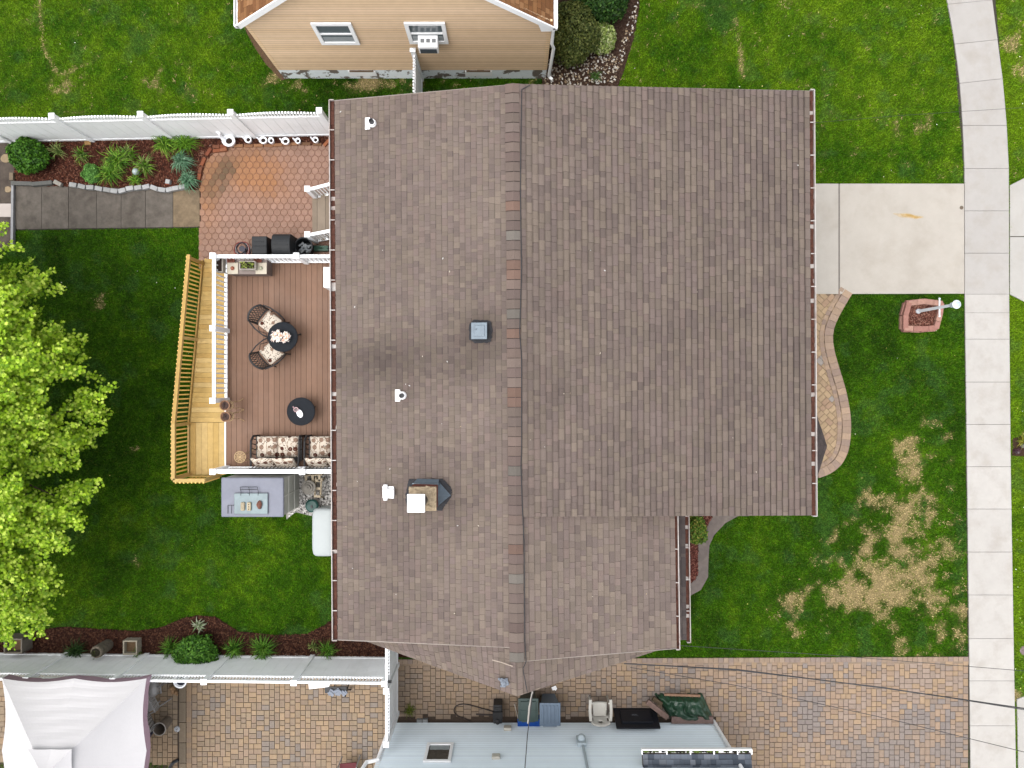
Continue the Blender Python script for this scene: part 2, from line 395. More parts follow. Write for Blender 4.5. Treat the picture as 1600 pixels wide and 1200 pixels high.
# rectangular pavers, laid by filling the lowest notch so that no odd gap is left
def lay(x0, y0, wx, wy, cell, seed):
    r = random.Random(seed); n = int(wx / cell); hts = [0] * n; out = []; top = int(wy / cell) + 1
    while True:
        h = min(hts)
        if h >= top: break
        st_ = [q for q in range(n) if hts[q] == h and (q == 0 or hts[q - 1] != h)]; i = r.choice(st_); j = i
        while j < n and hts[j] == h: j += 1
        w = j - i
        opt = [(2, 2), (2, 3), (3, 2), (3, 2), (2, 3)] if w >= 5 else [(2, 2), (2, 3)] if w in (2, 4) else [(3, 2)] if w == 3 else [(w, 2)]
        a, b = r.choice(opt)
        if w >= 4 and r.random() < .5: i = j - a
        for q in range(i, i + a): hts[q] = h + b
        out.append((x0 + i * cell, y0 + h * cell, x0 + (i + a) * cell, y0 + (h + b) * cell))
    return out
def paver_field(mb, rect, cell, seed, cols, keep, zt=.03, gap=.0075, dull=None):
    for a, b, c_, d in lay(*rect, cell, seed):
        x, y = (a + c_) / 2, (b + d) / 2
        if not keep(x, y): continue
        f = float(fbm(np.array([x * .9]), np.array([y * .9]), 3)[0]) + random.uniform(-.22, .22)
        k = cols[min(len(cols) - 1, max(0, int((f - .2) / .6 * len(cols))))]
        col = np.array(S(*k)) * random.uniform(.93, 1.07)
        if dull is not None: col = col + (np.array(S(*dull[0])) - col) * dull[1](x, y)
        mb.prism([(a + gap, b + gap), (c_ - gap, b + gap), (c_ - gap, d - gap), (a + gap, d - gap)], 0, zt + random.uniform(-.0015, .0015), tuple(col))
PAVC = [(168, 156, 149), (177, 158, 143), (186, 163, 144), (193, 166, 142), (198, 170, 140), (188, 167, 151)]
NPM = V('concrete_pavers', rough=.85, var=.12, scale=16, bump=.35, bscale=90, spec=.12)
# long paver driveway
x0 = W(621, 0).x; x1 = W(1513, 0).x; yt = W(0, 1037).y; yb = -13.2
SH = (-3.62, 6.05, -10.15)     # the blue house: x0, x1, wall y
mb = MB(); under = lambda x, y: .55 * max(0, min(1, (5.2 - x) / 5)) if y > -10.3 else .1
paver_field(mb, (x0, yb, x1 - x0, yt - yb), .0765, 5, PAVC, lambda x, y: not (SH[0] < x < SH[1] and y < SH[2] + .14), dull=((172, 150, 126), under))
x = x0
while x < x1 - .02:        # border course beside the lawn
    w = .153 + random.uniform(-.002, .002); yy = yt + (x - x0) / (x1 - x0) * .08
    if W(621, 0).x <= x: mb.prism([(x + .005, yy + .004), (x + w - .005, yy + .004), (x + w - .005, yy + .14), (x + .005, yy + .14)], 0, .044 + random.uniform(-.002, .002), tuple(np.array(S(*random.choice([(196, 172, 150), (186, 162, 140), (178, 158, 146)])))))
    x += w
mb.prism([(x0, yt - .06), (x1, yt - .02), (x1, yt + .10), (x0, yt + .02)], -.02, .022, S(176, 156, 136))
struct(mb.build('paver_driveway', NPM))
b = [(x0, yt + .14), (x1, yt + .22), (x1, yb), (x0, yb)]
m2 = MB(); m2.prism(b, -.02, .012); struct(m2.build('paver_driveway_bed', mat('paver_joint', S(92, 77, 65), .95, .3, 20)))
NOGRASS.append(b)
# neighbour's paver patio, with a curb and a second field
xa = W(281, 0).x; xb_ = W(619, 0).x; yt2 = W(0, 1029).y
mb = MB(); paver_field(mb, (xa + .22, yb, xb_ - xa - .22, yt2 - yb), .0775, 9, [(164, 151, 140), (176, 155, 134), (182, 160, 135), (192, 165, 135), (186, 161, 138)], lambda x, y: True)
paver_field(mb, (-16, yb, xa - .02 + 16, yt2 - yb), .0765, 4, [(176, 156, 134), (186, 164, 138), (196, 168, 138)], lambda x, y: not (y < W(0, 1191).y and x < W(262, 0).x))
y = yb
while y < yt2:
    mb.prism([(xa, y + .006), (xa + .2, y + .006), (xa + .2, y + .6), (xa, y + .6)], 0, .045, S(*random.choice([(166, 148, 126), (156, 140, 120)]))); y += .61
    for k in range(4): mb.prism([(xa + .212, y - .61 + k * .153), (xa + .36, y - .61 + k * .153), (xa + .36, y - .468 + k * .153), (xa + .212, y - .468 + k * .153)], 0, .034, S(*random.choice([(186, 158, 130), (176, 152, 130)])))
struct(mb.build('paver_patio', NPM))
b = [(-16.5, yt2), (xb_, yt2), (xb_, yb), (-16.5, yb)]
m2 = MB(); m2.prism(b, -.02, .012); struct(m2.build('paver_patio_bed', mat('paver_joint')))
NOGRASS.append([(-16.5, yt2), (xb_, yt2), (xb_, yb), (W(265, 0).x, yb), (W(265, 0).x, W(0, 1191).y), (-16.5, W(0, 1191).y)])

# curved front path: soldier border, inner ring, 45 degree field
OUT = [(1331, 459), (1320, 477), (1311, 493), (1303, 510), (1300, 525), (1302.5, 548), (1313.5, 584), (1321, 609), (1326, 633), (1329, 655), (1329, 677), (1326, 702), (1319, 719), (1311, 730), (1296, 741), (1275, 748)]
def resample(pts, step):
    out = [Vector(pts[0])]; acc = 0
    for a, b in zip(pts[:-1], pts[1:]):
        a, b = Vector(a), Vector(b); L_ = (b - a).length; t = step - acc
        while t <= L_: out.append(a + (b - a) * t / L_); t += step
        acc = (acc + L_) % step if L_ >= step - acc else acc + L_
    return out
def smooth2(pts, it=2):
    for _ in range(it):
        q = [pts[0]]
        for a, b in zip(pts[:-1], pts[1:]): q += [tuple(np.array(a) * .75 + np.array(b) * .25), tuple(np.array(a) * .25 + np.array(b) * .75)]
        pts = q + [pts[-1]]
    return pts
OUTW = smooth2([tuple(p.xy) for p in WP(OUT)])
mb = MB()
def ring(line, off0, off1, step, cols, z):
    pts = resample(line, step); nn = []
    for i in range(len(pts)):
        d = (pts[min(i + 1, len(pts) - 1)] - pts[max(i - 1, 0)]).normalized(); nn.append(Vector((d.y, -d.x)))
    for i in range(len(pts) - 1):
        q = [pts[i] + nn[i] * off0, pts[i + 1] + nn[i + 1] * off0, pts[i + 1] + nn[i + 1] * off1, pts[i] + nn[i] * off1]
        c = sum(q, Vector((0, 0))) / 4; q = [p + (c - p).normalized() * .006 for p in q]
        mb.prism(q, 0, z + random.uniform(-.0025, .0025), tuple(np.array(S(*random.choice(cols))) * random.uniform(.92, 1.08)))
FC = [(196, 170, 148), (188, 162, 142), (204, 176, 150), (184, 160, 144)]
ring(OUTW, .0, .265, .2, FC, .05); ring(OUTW, .275, .41, .13, FC, .04)
inner = [(p.x, p.y) for p in resample(OUTW, .2)]
polyw = [(W(1150, 0).x, OUTW[0][1])] + OUTW + [(W(1150, 0).x, OUTW[-1][1])]
def shrink_ok(x, y): return inpoly1(x, y, polyw) and min(math.hypot(x - a, y - b) for a, b in inner) > .31
R45 = math.radians(45); cx, cy = W(1285, 600).xy
for a, b_, c_, d in lay(-4, -4, 8, 8, .0775, 21):
    u, v_ = (a + c_) / 2, (b_ + d) / 2; x = cx + u * math.cos(R45) - v_ * math.sin(R45); y = cy + u * math.sin(R45) + v_ * math.cos(R45)
    if x < W(1150, 0).x or not shrink_ok(x, y): continue
    q = []
    for uu, vv_ in ((a + .006, b_ + .006), (c_ - .006, b_ + .006), (c_ - .006, d - .006), (a + .006, d - .006)):
        q.append((cx + uu * math.cos(R45) - vv_ * math.sin(R45), cy + uu * math.sin(R45) + vv_ * math.cos(R45)))
    mb.prism(q, 0, .028, tuple(np.array(S(*random.choice([(208, 180, 144), (200, 172, 140), (212, 184, 148), (200, 168, 140), (190, 180, 170) if random.random() < .15 else (204, 176, 142)]))) * random.uniform(.93, 1.06)))
struct(mb.build('front_path', NPM))
m2 = MB(); m2.prism(polyw, -.02, .012); struct(m2.build('front_path_bed', mat('sand_joint', S(150, 128, 106), .95, .2, 20))); NOGRASS.append(polyw)
# curved concrete edging path at the front corner
EO = [(1170, 806), (1153, 806), (1133, 817), (1115, 836), (1108, 852), (1106.5, 876), (1106, 901), (1095, 921), (1077, 931), (1060, 934)]
EI = [(1060, 917), (1077, 913), (1086, 905), (1090, 895), (1090, 850), (1097, 843), (1102, 826), (1113, 807), (1113, 780), (1170, 780)]
ground_sheet('edging_path', EO + EI, .035, mat('grey_concrete_edging', S(140, 128, 122), .9, .2, 6, .4, 120, dirt=.5, dirtcol=S(180, 168, 152), dscale=1.3))
MULCH = lambda n, c: mat(n, c, .95, .45, 35, 1.0, 70, spec=.05)
ground_sheet('mulch_bed', [(1040, 917), (1077, 913), (1086, 905), (1090, 895), (1090, 850), (1097, 843), (1102, 826), (1113, 807), (1113, 770), (1040, 770)], .02, MULCH('red_mulch_soil', S(104, 60, 50)))
ground_sheet('mulch_bed', [(24, 216), (545, 205), (545, 226), (345, 231), (322, 252), (312, 297), (24, 291)], .02, MULCH('brown_mulch_soil', S(96, 60, 46)))
SB = [(-80, 1010), (0, 1004), (50, 985), (100, 979), (170, 983), (215, 986), (255, 979), (285, 966), (310, 961), (338, 964), (372, 986), (430, 992), (480, 990), (508, 976), (530, 960), (640, 940), (640, 1027), (-80, 1022)]
ground_sheet('mulch_bed', SB, .02, MULCH('dark_mulch_soil', S(80, 50, 38)))
NB = [(850, 40), (880, -60), (1000, -60), (999, 10), (990, 60), (975, 110), (960, 150), (845, 150), (848, 118)]
ground_sheet('mulch_bed', NB, .02, MULCH('grey_mulch_soil', S(86, 66, 54)))
ground_sheet('dirt_strip', [(380, 40), (395, 70), (415, 100), (440, 126), (470, 118), (445, 95), (420, 40)], .015, mat('dry_dirt', S(112, 86, 62), .95, .4, 20, .8, 60))
ground_sheet('gravel_bed', [(440, 722), (560, 722), (560, 800), (520, 812), (486, 806), (462, 800), (448, 812)], .02, mat('gravel_bed_stone', S(190, 186, 178, 1.2), .95, .3, 40, .8, 70))
ground_sheet('street_bed', [(1582, 685), (1640, 670), (1640, 715), (1581, 712)], .02, MULCH('grey_mulch_soil', S(86, 66, 54)))
def chips(name, px, n, size, cols, label, cat, z=.025, flat=.35, lst=None, asp=.45, kind=True):
    pl = [tuple(p.xy) for p in WP(px)]; a = np.array(pl); lo, hi = a.min(0), a.max(0); X = []
    while sum(len(q) for q in X) < n:
        q = lo + rng.random((n, 2)) * (hi - lo); X.append(q[inpoly(q[:, 0], q[:, 1], pl)])
    q = np.concatenate(X)[:n]; pos = np.concatenate([q, z + rng.random((n, 1)) * .03], 1)
    nr = unit(np.concatenate([(rng.random((n, 2)) - .5) * 2 * flat, np.ones((n, 1))], 1))
    sz = size * (.5 + rng.random(n))
    return stuff(npolys(name, leafpolys(pos, nr, sz, [(-.5, -.5 * asp), (.5, -.4 * asp), (.45, .5 * asp), (-.5, .45 * asp)]), pal(cols, n, .25), V('loose_pieces', rough=.9, var=.2, scale=40, spec=.1)), label, cat)
MC = [S(104, 60, 46), S(86, 50, 40), S(124, 74, 56), S(70, 42, 34), S(150, 104, 84), S(110, 64, 50)]
chips('mulch', [(24, 218), (520, 208), (520, 226), (345, 231), (322, 252), (312, 296), (24, 290)], 14000, .05, MC, 'red brown bark mulch in the back bed along the fence', 'mulch')
chips('mulch', [(0, 1004), (50, 985), (100, 979), (170, 983), (215, 986), (255, 979), (285, 966), (310, 961), (338, 964), (372, 986), (430, 992), (480, 990), (508, 976), (530, 960), (604, 960), (604, 1027), (0, 1022)], 16000, .05, [S(82, 52, 40), S(66, 40, 32), S(100, 64, 48), S(56, 34, 28), S(116, 80, 62)], 'dark bark mulch in the long bed by the lower fence', 'mulch')
chips('mulch', [(1070, 913), (1086, 905), (1090, 895), (1090, 850), (1102, 826), (1113, 807), (1070, 800)], 2500, .05, [S(140, 84, 74), S(110, 60, 52), S(170, 116, 100), S(90, 50, 44)], 'reddish mulch between the front roof and curved edging', 'mulch')
chips('mulch', NB, 7000, .045, [S(96, 74, 62), S(78, 58, 48), S(110, 88, 74)], 'grey brown mulch around the neighbour bushes', 'mulch')
chips('leaf_litter', [(852, 60), (900, 60), (965, 90), (985, 20), (998, 0), (994, 40), (960, 130), (850, 140)], 700, .05, [S(226, 214, 196), S(200, 182, 156), S(236, 230, 220), S(176, 150, 120)], 'pale fallen petals and pebbles scattered over the neighbour bed', 'leaf litter', z=.05, asp=.7)
chips('gravel', [(455, 740), (525, 740), (525, 802), (490, 806), (465, 798), (452, 806)], 4200, .045, [S(236, 232, 226, 1.4), S(206, 202, 196, 1.4), S(150, 146, 142, 1.3), S(246, 242, 236, 1.4), S(190, 186, 180, 1.4), S(100, 96, 94)], 'pale mixed gravel beside the grey storage shed', 'gravel', asp=.8)
# ------------------------------------------------------------ the main house
house = thing('ranch_house', 'large house with brown taupe shingle roof seen from above, chimney and vents on it', 'house', W(800, 560, 0))
ROOFM = V('asphalt_shingles', rough=.95, var=.12, scale=45, bump=.35, bscale=130, spec=.08, dirt=.12, dirtcol=S(104, 92, 88), dscale=.7)
WHITE = mat('white_vinyl', (.84, .85, .86), .45, .03, 3, dirt=.3, dirtcol=(.62, .64, .62), dscale=1.3)
WHITEP = mat('white_paint', (.78, .78, .78), .5, .05, 4)
SH_C0 = [(154, 137, 130), (148, 131, 124), (157, 140, 130), (143, 126, 121), (152, 136, 125), (137, 121, 117), (160, 143, 131), (149, 131, 127), (146, 131, 122), (154, 134, 128)]
SOOT = [(W(610, 500, 3.8).x, W(0, 560, 3.8).y, 1.7, .65, .36), (W(750, 0, 4.2).x, W(0, 520, 4.2).y, .66, .6, .36), (W(735, 0, 4.2).x, W(0, 575, 4.2).y, .6, .5, .2), (W(690, 0, 4).x, W(0, 790, 4).y, 1.6, .5, .12), (W(545, 0, 3.6).x, W(0, 590, 3.6).y, .6, .6, .08)]
SH_C = [tuple(np.array(c) * .75 + np.array((150, 134, 125)) * .25 + np.array((0, 1.5, 0))) for c in SH_C0]
def shingles(mb, R0, R1, E0, E1, exp_=.146, cols=SH_C, seed=1, lift=.0, tab=(.08, .20)):
    """laminated shingles on the plane ridge R0-R1 / eave E0-E1: every tab its own raised piece"""
    r = random.Random(seed); R0, R1, E0, E1 = map(Vector, (R0, R1, E0, E1))
    nrm = (R1 - R0).cross(E0 - R0); nrm = nrm.normalized(); nrm = nrm if nrm.z > 0 else -nrm
    L_ = ((E0 - R0).length + (E1 - R1).length) / 2; n = max(1, round(L_ / exp_)); run = None
    P = lambda s, t: (E0 + (R0 - E0) * s) * (1 - t) + (E1 + (R1 - E1) * s) * t
    for i in range(n):
        s0, s1 = i / n, (i + 1) / n; len_ = max(.05, (P(s0, 1) - P(s0, 0)).length); t = -r.random() * .1 / len_; high = False
        tone = r.uniform(.97, 1.03)
        while t < 1:
            w = r.uniform(*tab) / len_; t1 = min(1, t + w); t = max(0, t)
            if t1 > 1 - .04 / len_: t1 = 1
            high = not high if r.random() < .85 else high
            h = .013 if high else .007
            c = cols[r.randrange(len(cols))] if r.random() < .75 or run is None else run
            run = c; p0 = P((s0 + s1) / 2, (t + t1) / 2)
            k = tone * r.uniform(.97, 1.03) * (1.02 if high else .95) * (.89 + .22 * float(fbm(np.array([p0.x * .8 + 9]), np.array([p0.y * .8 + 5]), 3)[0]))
            for sx_, sy_, srx, sry, sa in SOOT: k *= 1 - sa * math.exp(-((p0.x - sx_) / srx) ** 2 - ((p0.y - sy_) / sry) ** 2)
            col = tuple(np.array(S(*c)) * k); g = .0022 / len_
            a, b_, c_, d = P(s0, t + g), P(s0, t1 - g), P(s1, t1 - g), P(s1, t + g)
            u = nrm * (h + lift); lo = nrm * (.001 + lift)
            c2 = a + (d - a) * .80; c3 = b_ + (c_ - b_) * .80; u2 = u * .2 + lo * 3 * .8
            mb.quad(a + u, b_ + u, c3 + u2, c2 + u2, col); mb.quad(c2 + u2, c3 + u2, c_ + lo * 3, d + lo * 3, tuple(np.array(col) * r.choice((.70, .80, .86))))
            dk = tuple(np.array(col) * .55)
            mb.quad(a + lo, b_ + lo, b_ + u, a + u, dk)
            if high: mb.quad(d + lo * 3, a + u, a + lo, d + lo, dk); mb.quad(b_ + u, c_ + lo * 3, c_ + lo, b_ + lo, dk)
            t = t1
    # slab under the shingles, with the fascia edge
    dn = Vector((0, 0, -.14)); base = S(112, 100, 96)
    q = [R0, R1, E1, E0]; lo2 = nrm * (lift - .002)
    mb.add([p + lo2 for p in q] + [p + dn for p in q], [(0, 1, 2, 3), (7, 6, 5, 4), (0, 4, 5, 1), (1, 5, 6, 2), (2, 6, 7, 3), (3, 7, 4, 0)], base)
ZR = 4.40
Rn, Rm, Rs = W(801, 132, ZR), W(806, 1012, ZR), W(808, 1034, ZR)
Rj = W(806, 807, ZR)
mb = MB()
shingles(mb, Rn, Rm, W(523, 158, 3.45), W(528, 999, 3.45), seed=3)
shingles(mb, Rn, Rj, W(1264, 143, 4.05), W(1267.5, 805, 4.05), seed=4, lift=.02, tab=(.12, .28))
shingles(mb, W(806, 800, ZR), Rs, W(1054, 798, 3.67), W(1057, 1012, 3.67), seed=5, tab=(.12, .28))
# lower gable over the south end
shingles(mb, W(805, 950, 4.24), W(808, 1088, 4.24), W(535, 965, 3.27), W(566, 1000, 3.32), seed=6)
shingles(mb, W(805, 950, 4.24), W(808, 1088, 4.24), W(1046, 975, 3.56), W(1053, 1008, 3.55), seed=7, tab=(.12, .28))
# lower front roof and the little bay roof
shingles(mb, W(1040, 795, 3.05), W(1044, 1000, 3.05), W(1070, 795, 2.85), W(1072.5, 1000, 2.85), seed=8, cols=[(112, 102, 100), (104, 96, 94), (120, 110, 106)])
for a, b in (((1276, 747), (1292, 697)), ((1292, 697), (1271, 634)), ):
    shingles(mb, W(1250, 690, 3.1), W(1251, 692, 3.1), W(*a, 2.6), W(*b, 2.6), seed=9, cols=[(104, 94, 92), (96, 88, 86)])
mb.build('roof', ROOFM, house)
# ridge caps
mb = MB(); r = random.Random(5)
CAPC = [(150, 133, 124), (146, 126, 117), (138, 124, 118), (152, 118, 104), (144, 130, 121), (130, 114, 110), (136, 137, 130), (152, 134, 124), (128, 110, 106), (148, 132, 124), (156, 120, 104)]
L_ = (Rs - Rn).length; n = int(L_ / .236); d = (Rs - Rn).normalized(); side = Vector((d.y, -d.x, 0))
if side.x < 0: side = -side
prof = [(-.185, -.035), (-.09, -.008), (0, .018), (.09, .0), (.165, -.012)]
last = None
for i in range(n + 1):
    a = Rn + d * (i * L_ / (n + 1)); b = Rn + d * ((i + 1) * L_ / (n + 1) - .014); c = random.choice(CAPC); c = tuple(np.array(c) * .55 + np.array((145, 129, 120)) * .45); c = tuple(np.array(S(*c)) * r.uniform(.84, 1.08))
    j = r.uniform(-.006, .006)
    for (o0, z0), (o1, z1) in zip(prof[:-1], prof[1:]):
        mb.quad(a + side * (o0 + j) + Vector((0, 0, z0 + .056)), b + side * (o0 + j) + Vector((0, 0, z0 + .064)), b + side * (o1 + j) + Vector((0, 0, z1 + .064)), a + side * (o1 + j) + Vector((0, 0, z1 + .056)), c)
        mb.quad(b + side * (o0 + j) + Vector((0, 0, z0 + .064)), b + side * (o0 + j) + Vector((0, 0, z0 + .015)), b + side * (o1 + j) + Vector((0, 0, z1 + .015)), b + side * (o1 + j) + Vector((0, 0, z1 + .064)), tuple(np.array(c) * .5))
for o0, o1, z0, z1 in ((-.178, 0, .012, .062), (0, .158, .062, .034)): mb.quad(Rn + side * o0 + Vector((0, 0, z0)), Rs + side * o0 + Vector((0, 0, z0)), Rs + side * o1 + Vector((0, 0, z1)), Rn + side * o1 + Vector((0, 0, z1)), S(84, 74, 70))
mb.build('ridge_cap', ROOFM, house)
# rake trim strips (thin metal drip edge)
TRIM = mat('drip_edge', S(190, 178, 168), .5, .15, 8, metal=.2)
mb = MB()
for a, b in ((W(528, 1000, 3.44), Rm), (Rs, W(1057, 1013.5, 3.66)), (W(523, 157, 3.44), Rn), (Rn, W(1264, 142, 4.04))):
    mb = MB(); mb.bar(a + Vector((0, 0, -.05)), b + Vector((0, 0, -.05)), .02, .09); mb.build('rake_trim', TRIM, house)
# walls
mb = MB(); WL = S(196, 190, 178)
wl = [W(545, 172, 3.2), W(1245, 165, 3.2), W(1245, 790, 3.2), W(1035, 790, 3.2), W(1035, 985, 3.2), W(548, 985, 3.2)]
mb.prism([p.xy for p in wl], 0, 3.2, WL)
mb.prism([p.xy for p in (W(900, 165, 3.2), W(1245, 165, 3.2), W(1245, 790, 3.2), W(900, 790, 3.2))], 3.19, 3.85, WL)
for y0, y1 in ((165, 172), (975, 985)):
    a, b, c = W(560, y0, 3.2), W(1030, y0, 3.2), W(803, y0, 4.15)
    dd = Vector((0, -.12, 0)); mb.add([a, b, c, a + dd, b + dd, c + dd], [(0, 2, 1), (3, 4, 5), (0, 3, 5, 2), (1, 2, 5, 4), (0, 1, 4, 3)], WL)
wall = mb.build('wall', V('house_siding', rough=.6, var=.04))
wall.parent = house; wall.location = wall.location - house.location
for nm, x, ya, yb2, z0, z1, mt_ in (('garage_door', 1245, 300, 440, .1, 2.3, WHITEP), ('window', 1245, 520, 590, 1.3, 2.5, mat('dark_glass', (.03, .035, .04), .08, 0, spec=.6)), ('patio_door', 545, 440, 520, 1.05, 3.05, mat('dark_glass'))):
    s_ = .05 if x > 800 else -.05; w0 = W(x, ya, 3.2); w1 = W(x, yb2, 3.2)
    o = MB().box(min(w0.x, w0.x + s_), w1.y, z0, max(w0.x, w0.x + s_), w0.y, z1).build(nm, mt_, house)
    fr = MB(); s2 = s_ * 1.3
    for q in ((w1.y - .08, w1.y, z0, z1), (w0.y, w0.y + .08, z0, z1), (w1.y - .08, w0.y + .08, z1, z1 + .09)):
        fr.box(min(w0.x, w0.x + s2), q[0], q[2], max(w0.x, w0.x + s2), q[1], q[3])
    f_ = fr.build('frame', WHITEP, house)
    f_.parent = o
# gutters with leaf litter in them
LIT = mat('wet_leaf_litter', S(112, 70, 56), .9, .5, 14, .8, 60)
GUT = mat('gutter_metal', S(236, 228, 222), .4, .08, 3, dirt=.5, dirtcol=S(176, 130, 108), dscale=2.5)
def gutter(a, b, side, w=.115):
    mb = MB(); a = Vector(a); b = Vector(b); s_ = Vector((side, 0, 0))
    d_ = Vector((0, 0, -.1))
    mb.bar(a + s_ * w, b + s_ * w, .019, .11)                       # outer lip
    mb.bar(a + s_ * w / 2 + d_ * .5, b + s_ * w / 2 + d_ * .5, w, .012)
    for e in (a, b): mb.obox(e + s_ * w / 2, (w, .02, .11))
    n = int((a - b).length / .75)
    for i in range(1, n): p = a + (b - a) * (i / n); mb.obox(p + s_ * w / 2 + Vector((0, 0, .046)), (w + .02, .022, .012))
    g = mb.build('gutter', GUT, house)
    l = MB(); n = int((a - b).length / .12)
    for i in range(n):
        p = a + (b - a) * ((i + .5) / n); hh = -.015 - .035 * random.random()
        if random.random() < .93: l.obox(p + s_ * w * .48 + Vector((0, 0, hh)), (w * .92, .14, .02), rz=random.uniform(-.1, .1), ry=random.uniform(-.2, .2))
    o = l.build('leaf_litter', LIT, house); o.parent = g; o['kind'] = 'stuff'
gutter(W(522, 157, 3.42), W(527, 1000, 3.42), -1)
gutter(W(1265, 141, 4.0), W(1269, 806, 4.0), 1, .10)
gutter(W(1053, 805, 3.6), W(1056, 1014, 3.6), 1, .09)
gutter(W(1070.5, 806, 2.83), W(1073, 1003, 2.83), 1, .09)
# roof fittings
_a, _b, _c = Rn, Rm, W(523, 158, 3.45); _n = (_b - _a).cross(_c - _a)
def zl(px, py=560):
    d0 = W(px, py, 0) - Vector((0, 0, H)); t = (_a - Vector((0, 0, H))).dot(_n) / d0.dot(_n); return H + d0.z * t
#       # height of the west slope under a pixel
BLACK = mat('black_metal', (.015, .016, .018), .45, .1, 20)
GALV = mat('galvanised_sheet', S(132, 146, 158), .4, .18, 9, metal=.25, dirt=.4, dirtcol=S(120, 140, 152), dscale=3)
TAR = mat('roofing_tar', S(66, 66, 70), .9, .25, 10, .6, 50)
for px, py in ((581, 193), (628, 618)):
    z = zl(px, py) + .03; c = W(px, py, z); mb = MB()
    mb.obox((c.x - .105, c.y, c.z + .0), (.125, .29, .02), ry=-.21); mb.obox((c.x - .03, c.y, c.z + .02), (.12, .19, .02), ry=-.21)
    mb.lathe((c.x + .015, c.y, c.z), [(.10, 0), (.10, .03), (.085, .06), (.085, .11)], 20); fl = mb.build('vent_flashing', WHITEP, house)
    p = MB(); p.lathe((c.x + .015, c.y, c.z + .02), [(.062, 0), (.062, .17), (.05, .17), (.05, .08)], 18); o = p.build('pipe', mat('grey_pipe', S(74, 76, 84), .5, .1), house); o.parent = fl
    p = MB(); p.lathe((c.x + .015, c.y, c.z + .135), [(.051, 0), (.0, .001)], 18); o = p.build('pipe_mouth', BLACK, house); o.parent = fl
# white goose-neck vent
c = W(607, 769, zl(607, 769) + .02); mb = MB(); mb.obox((c.x + .03, c.y, c.z + .12), (.27, .19, .17)); mb.tube([(c.x - .06, c.y - .19, c.z + .08), (c.x - .06, c.y + .2, c.z + .08)], .055, 14)
mb.obox((c.x, c.y, c.z + .025), (.3, .3, .03), ry=-.21)
mb.build('roof_vent', WHITEP, house, bevel=.03, seg=3)
# attic fan: square hood over a dark flashing
c = W(751, 518, zl(751, 518) + .02); mb = MB(); fl = []
for k in range(40):
    a = 2 * math.pi * k / 40; rr = .31 * (1 + .03 * math.sin(7 * a + 1) + .12 * random.random()) * min(1.16, 1 / max(abs(math.cos(a)), abs(math.sin(a))))
    x, y = rr * math.cos(a) * .85, rr * math.sin(a) * .85; fl.append((c.x + x, c.y + y, c.z + x * .205 + .03))
mb.add(fl + [(x, y, z - .04) for x, y, z in fl], [list(range(40))] + [[i, i + 40, (i + 1) % 40 + 40, (i + 1) % 40] for i in range(40)])
af = mb.build('attic_fan', TAR, house)
mb = MB(); mb.obox((c.x - .01, c.y, c.z + .11), (.36, .38, .2), ry=-.1); o = mb.build('fan_box', BLACK, house, bevel=.02); o.parent = af
mb = MB(); mb.obox((c.x - .025, c.y, c.z + .225), (.385, .40, .03), ry=-.1); mb.obox((c.x - .02, c.y, c.z + .245), (.26, .27, .02), ry=-.1); mb.obox((c.x - .09, c.y + .04, c.z + .252), (.07, .02, .02), rz=.5); o = mb.build('fan_lid', GALV, house, bevel=.015); o.parent = af
# chimney
cb = W(667, 771, zl(667, 771)); ch = MB()
hx, hy = .29, .25
def bricks(mb, c, hx, hy, z0, z1, cols):
    n = int((z1 - z0) / .075)
    for i in range(n):
        za = z0 + i * .075; off = (i % 2) * .1
        for (ax, ay, bx, by, nx_, ny_) in ((-hx, -hy, hx, -hy, 0, -1), (hx, -hy, hx, hy, 1, 0), (hx, hy, -hx, hy, 0, 1), (-hx, hy, -hx, -hy, -1, 0)):
            L2 = math.hypot(bx - ax, by - ay); t = -off
            while t < L2:
                t0, t1 = max(0, t), min(L2, t + .2); t += .21
                if t1 - t0 < .02: continue
                ux, uy = (bx - ax) / L2, (by - ay) / L2
                m_ = ((t0 + t1) / 2); mb.obox((c[0] + ax + ux * m_ + nx_ * .004, c[1] + ay + uy * m_ + ny_ * .004, za + .037), (t1 - t0, .02, .064), rz=math.atan2(uy, ux), col=tuple(np.array(S(*random.choice(cols))) * random.uniform(.8, 1.15)))
    mb.box(c[0] - hx + .005, c[1] - hy + .005, z0 - .5, c[0] + hx - .005, c[1] + hy - .005, z1, S(160, 150, 140))
bricks(ch, cb, hx, hy, cb.z - .15, 4.74, [(150, 82, 62), (132, 72, 56), (164, 96, 74)])
chim = ch.build('chimney', V('brick_faces', rough=.9, var=.2, scale=30), house)
mb = MB(); mb.box(cb.x - hx - .03, cb.y - hy - .03, 4.70, cb.x + hx + .03, cb.y + hy + .03, 4.78)
for k in range(34):
    x = cb.x + random.uniform(-hx, hx) * 1.04; y = cb.y + random.uniform(-hy, hy) * 1.04; mb.obox((x, y, 4.782 + k * .0006), (random.uniform(.05, .13), random.uniform(.04, .1), .014), rz=random.random() * 3)
o = mb.build('crown', mat('weathered_mortar', S(204, 182, 150), .9, .35, 14, .8, 50, dirt=.7, dirtcol=S(130, 110, 90), dscale=9, dlo=.55), house); o.parent = chim
mb = MB(); cc = W(650, 786.5, 5.35)
mb.lathe((cb.x - .02, cb.y - .02, 4.74), [(.14, 0), (.14, .45), (.12, .45), (.12, .1)], 18); o = mb.build('flue', BLACK, house); o.parent = chim
mb = MB(); mb.obox((cc.x, cc.y, 5.33), (.40, .41, .05))
for sx in (-1, 1):
    for sy in (-1, 1): mb.bar((cb.x - .02 + sx * .1, cb.y - .02 + sy * .1, 5.1), (cc.x + sx * .12, cc.y + sy * .12, 5.32), .02, .02)
o = mb.build('chimney_cap', WHITEP, house, bevel=.012); o.parent = chim
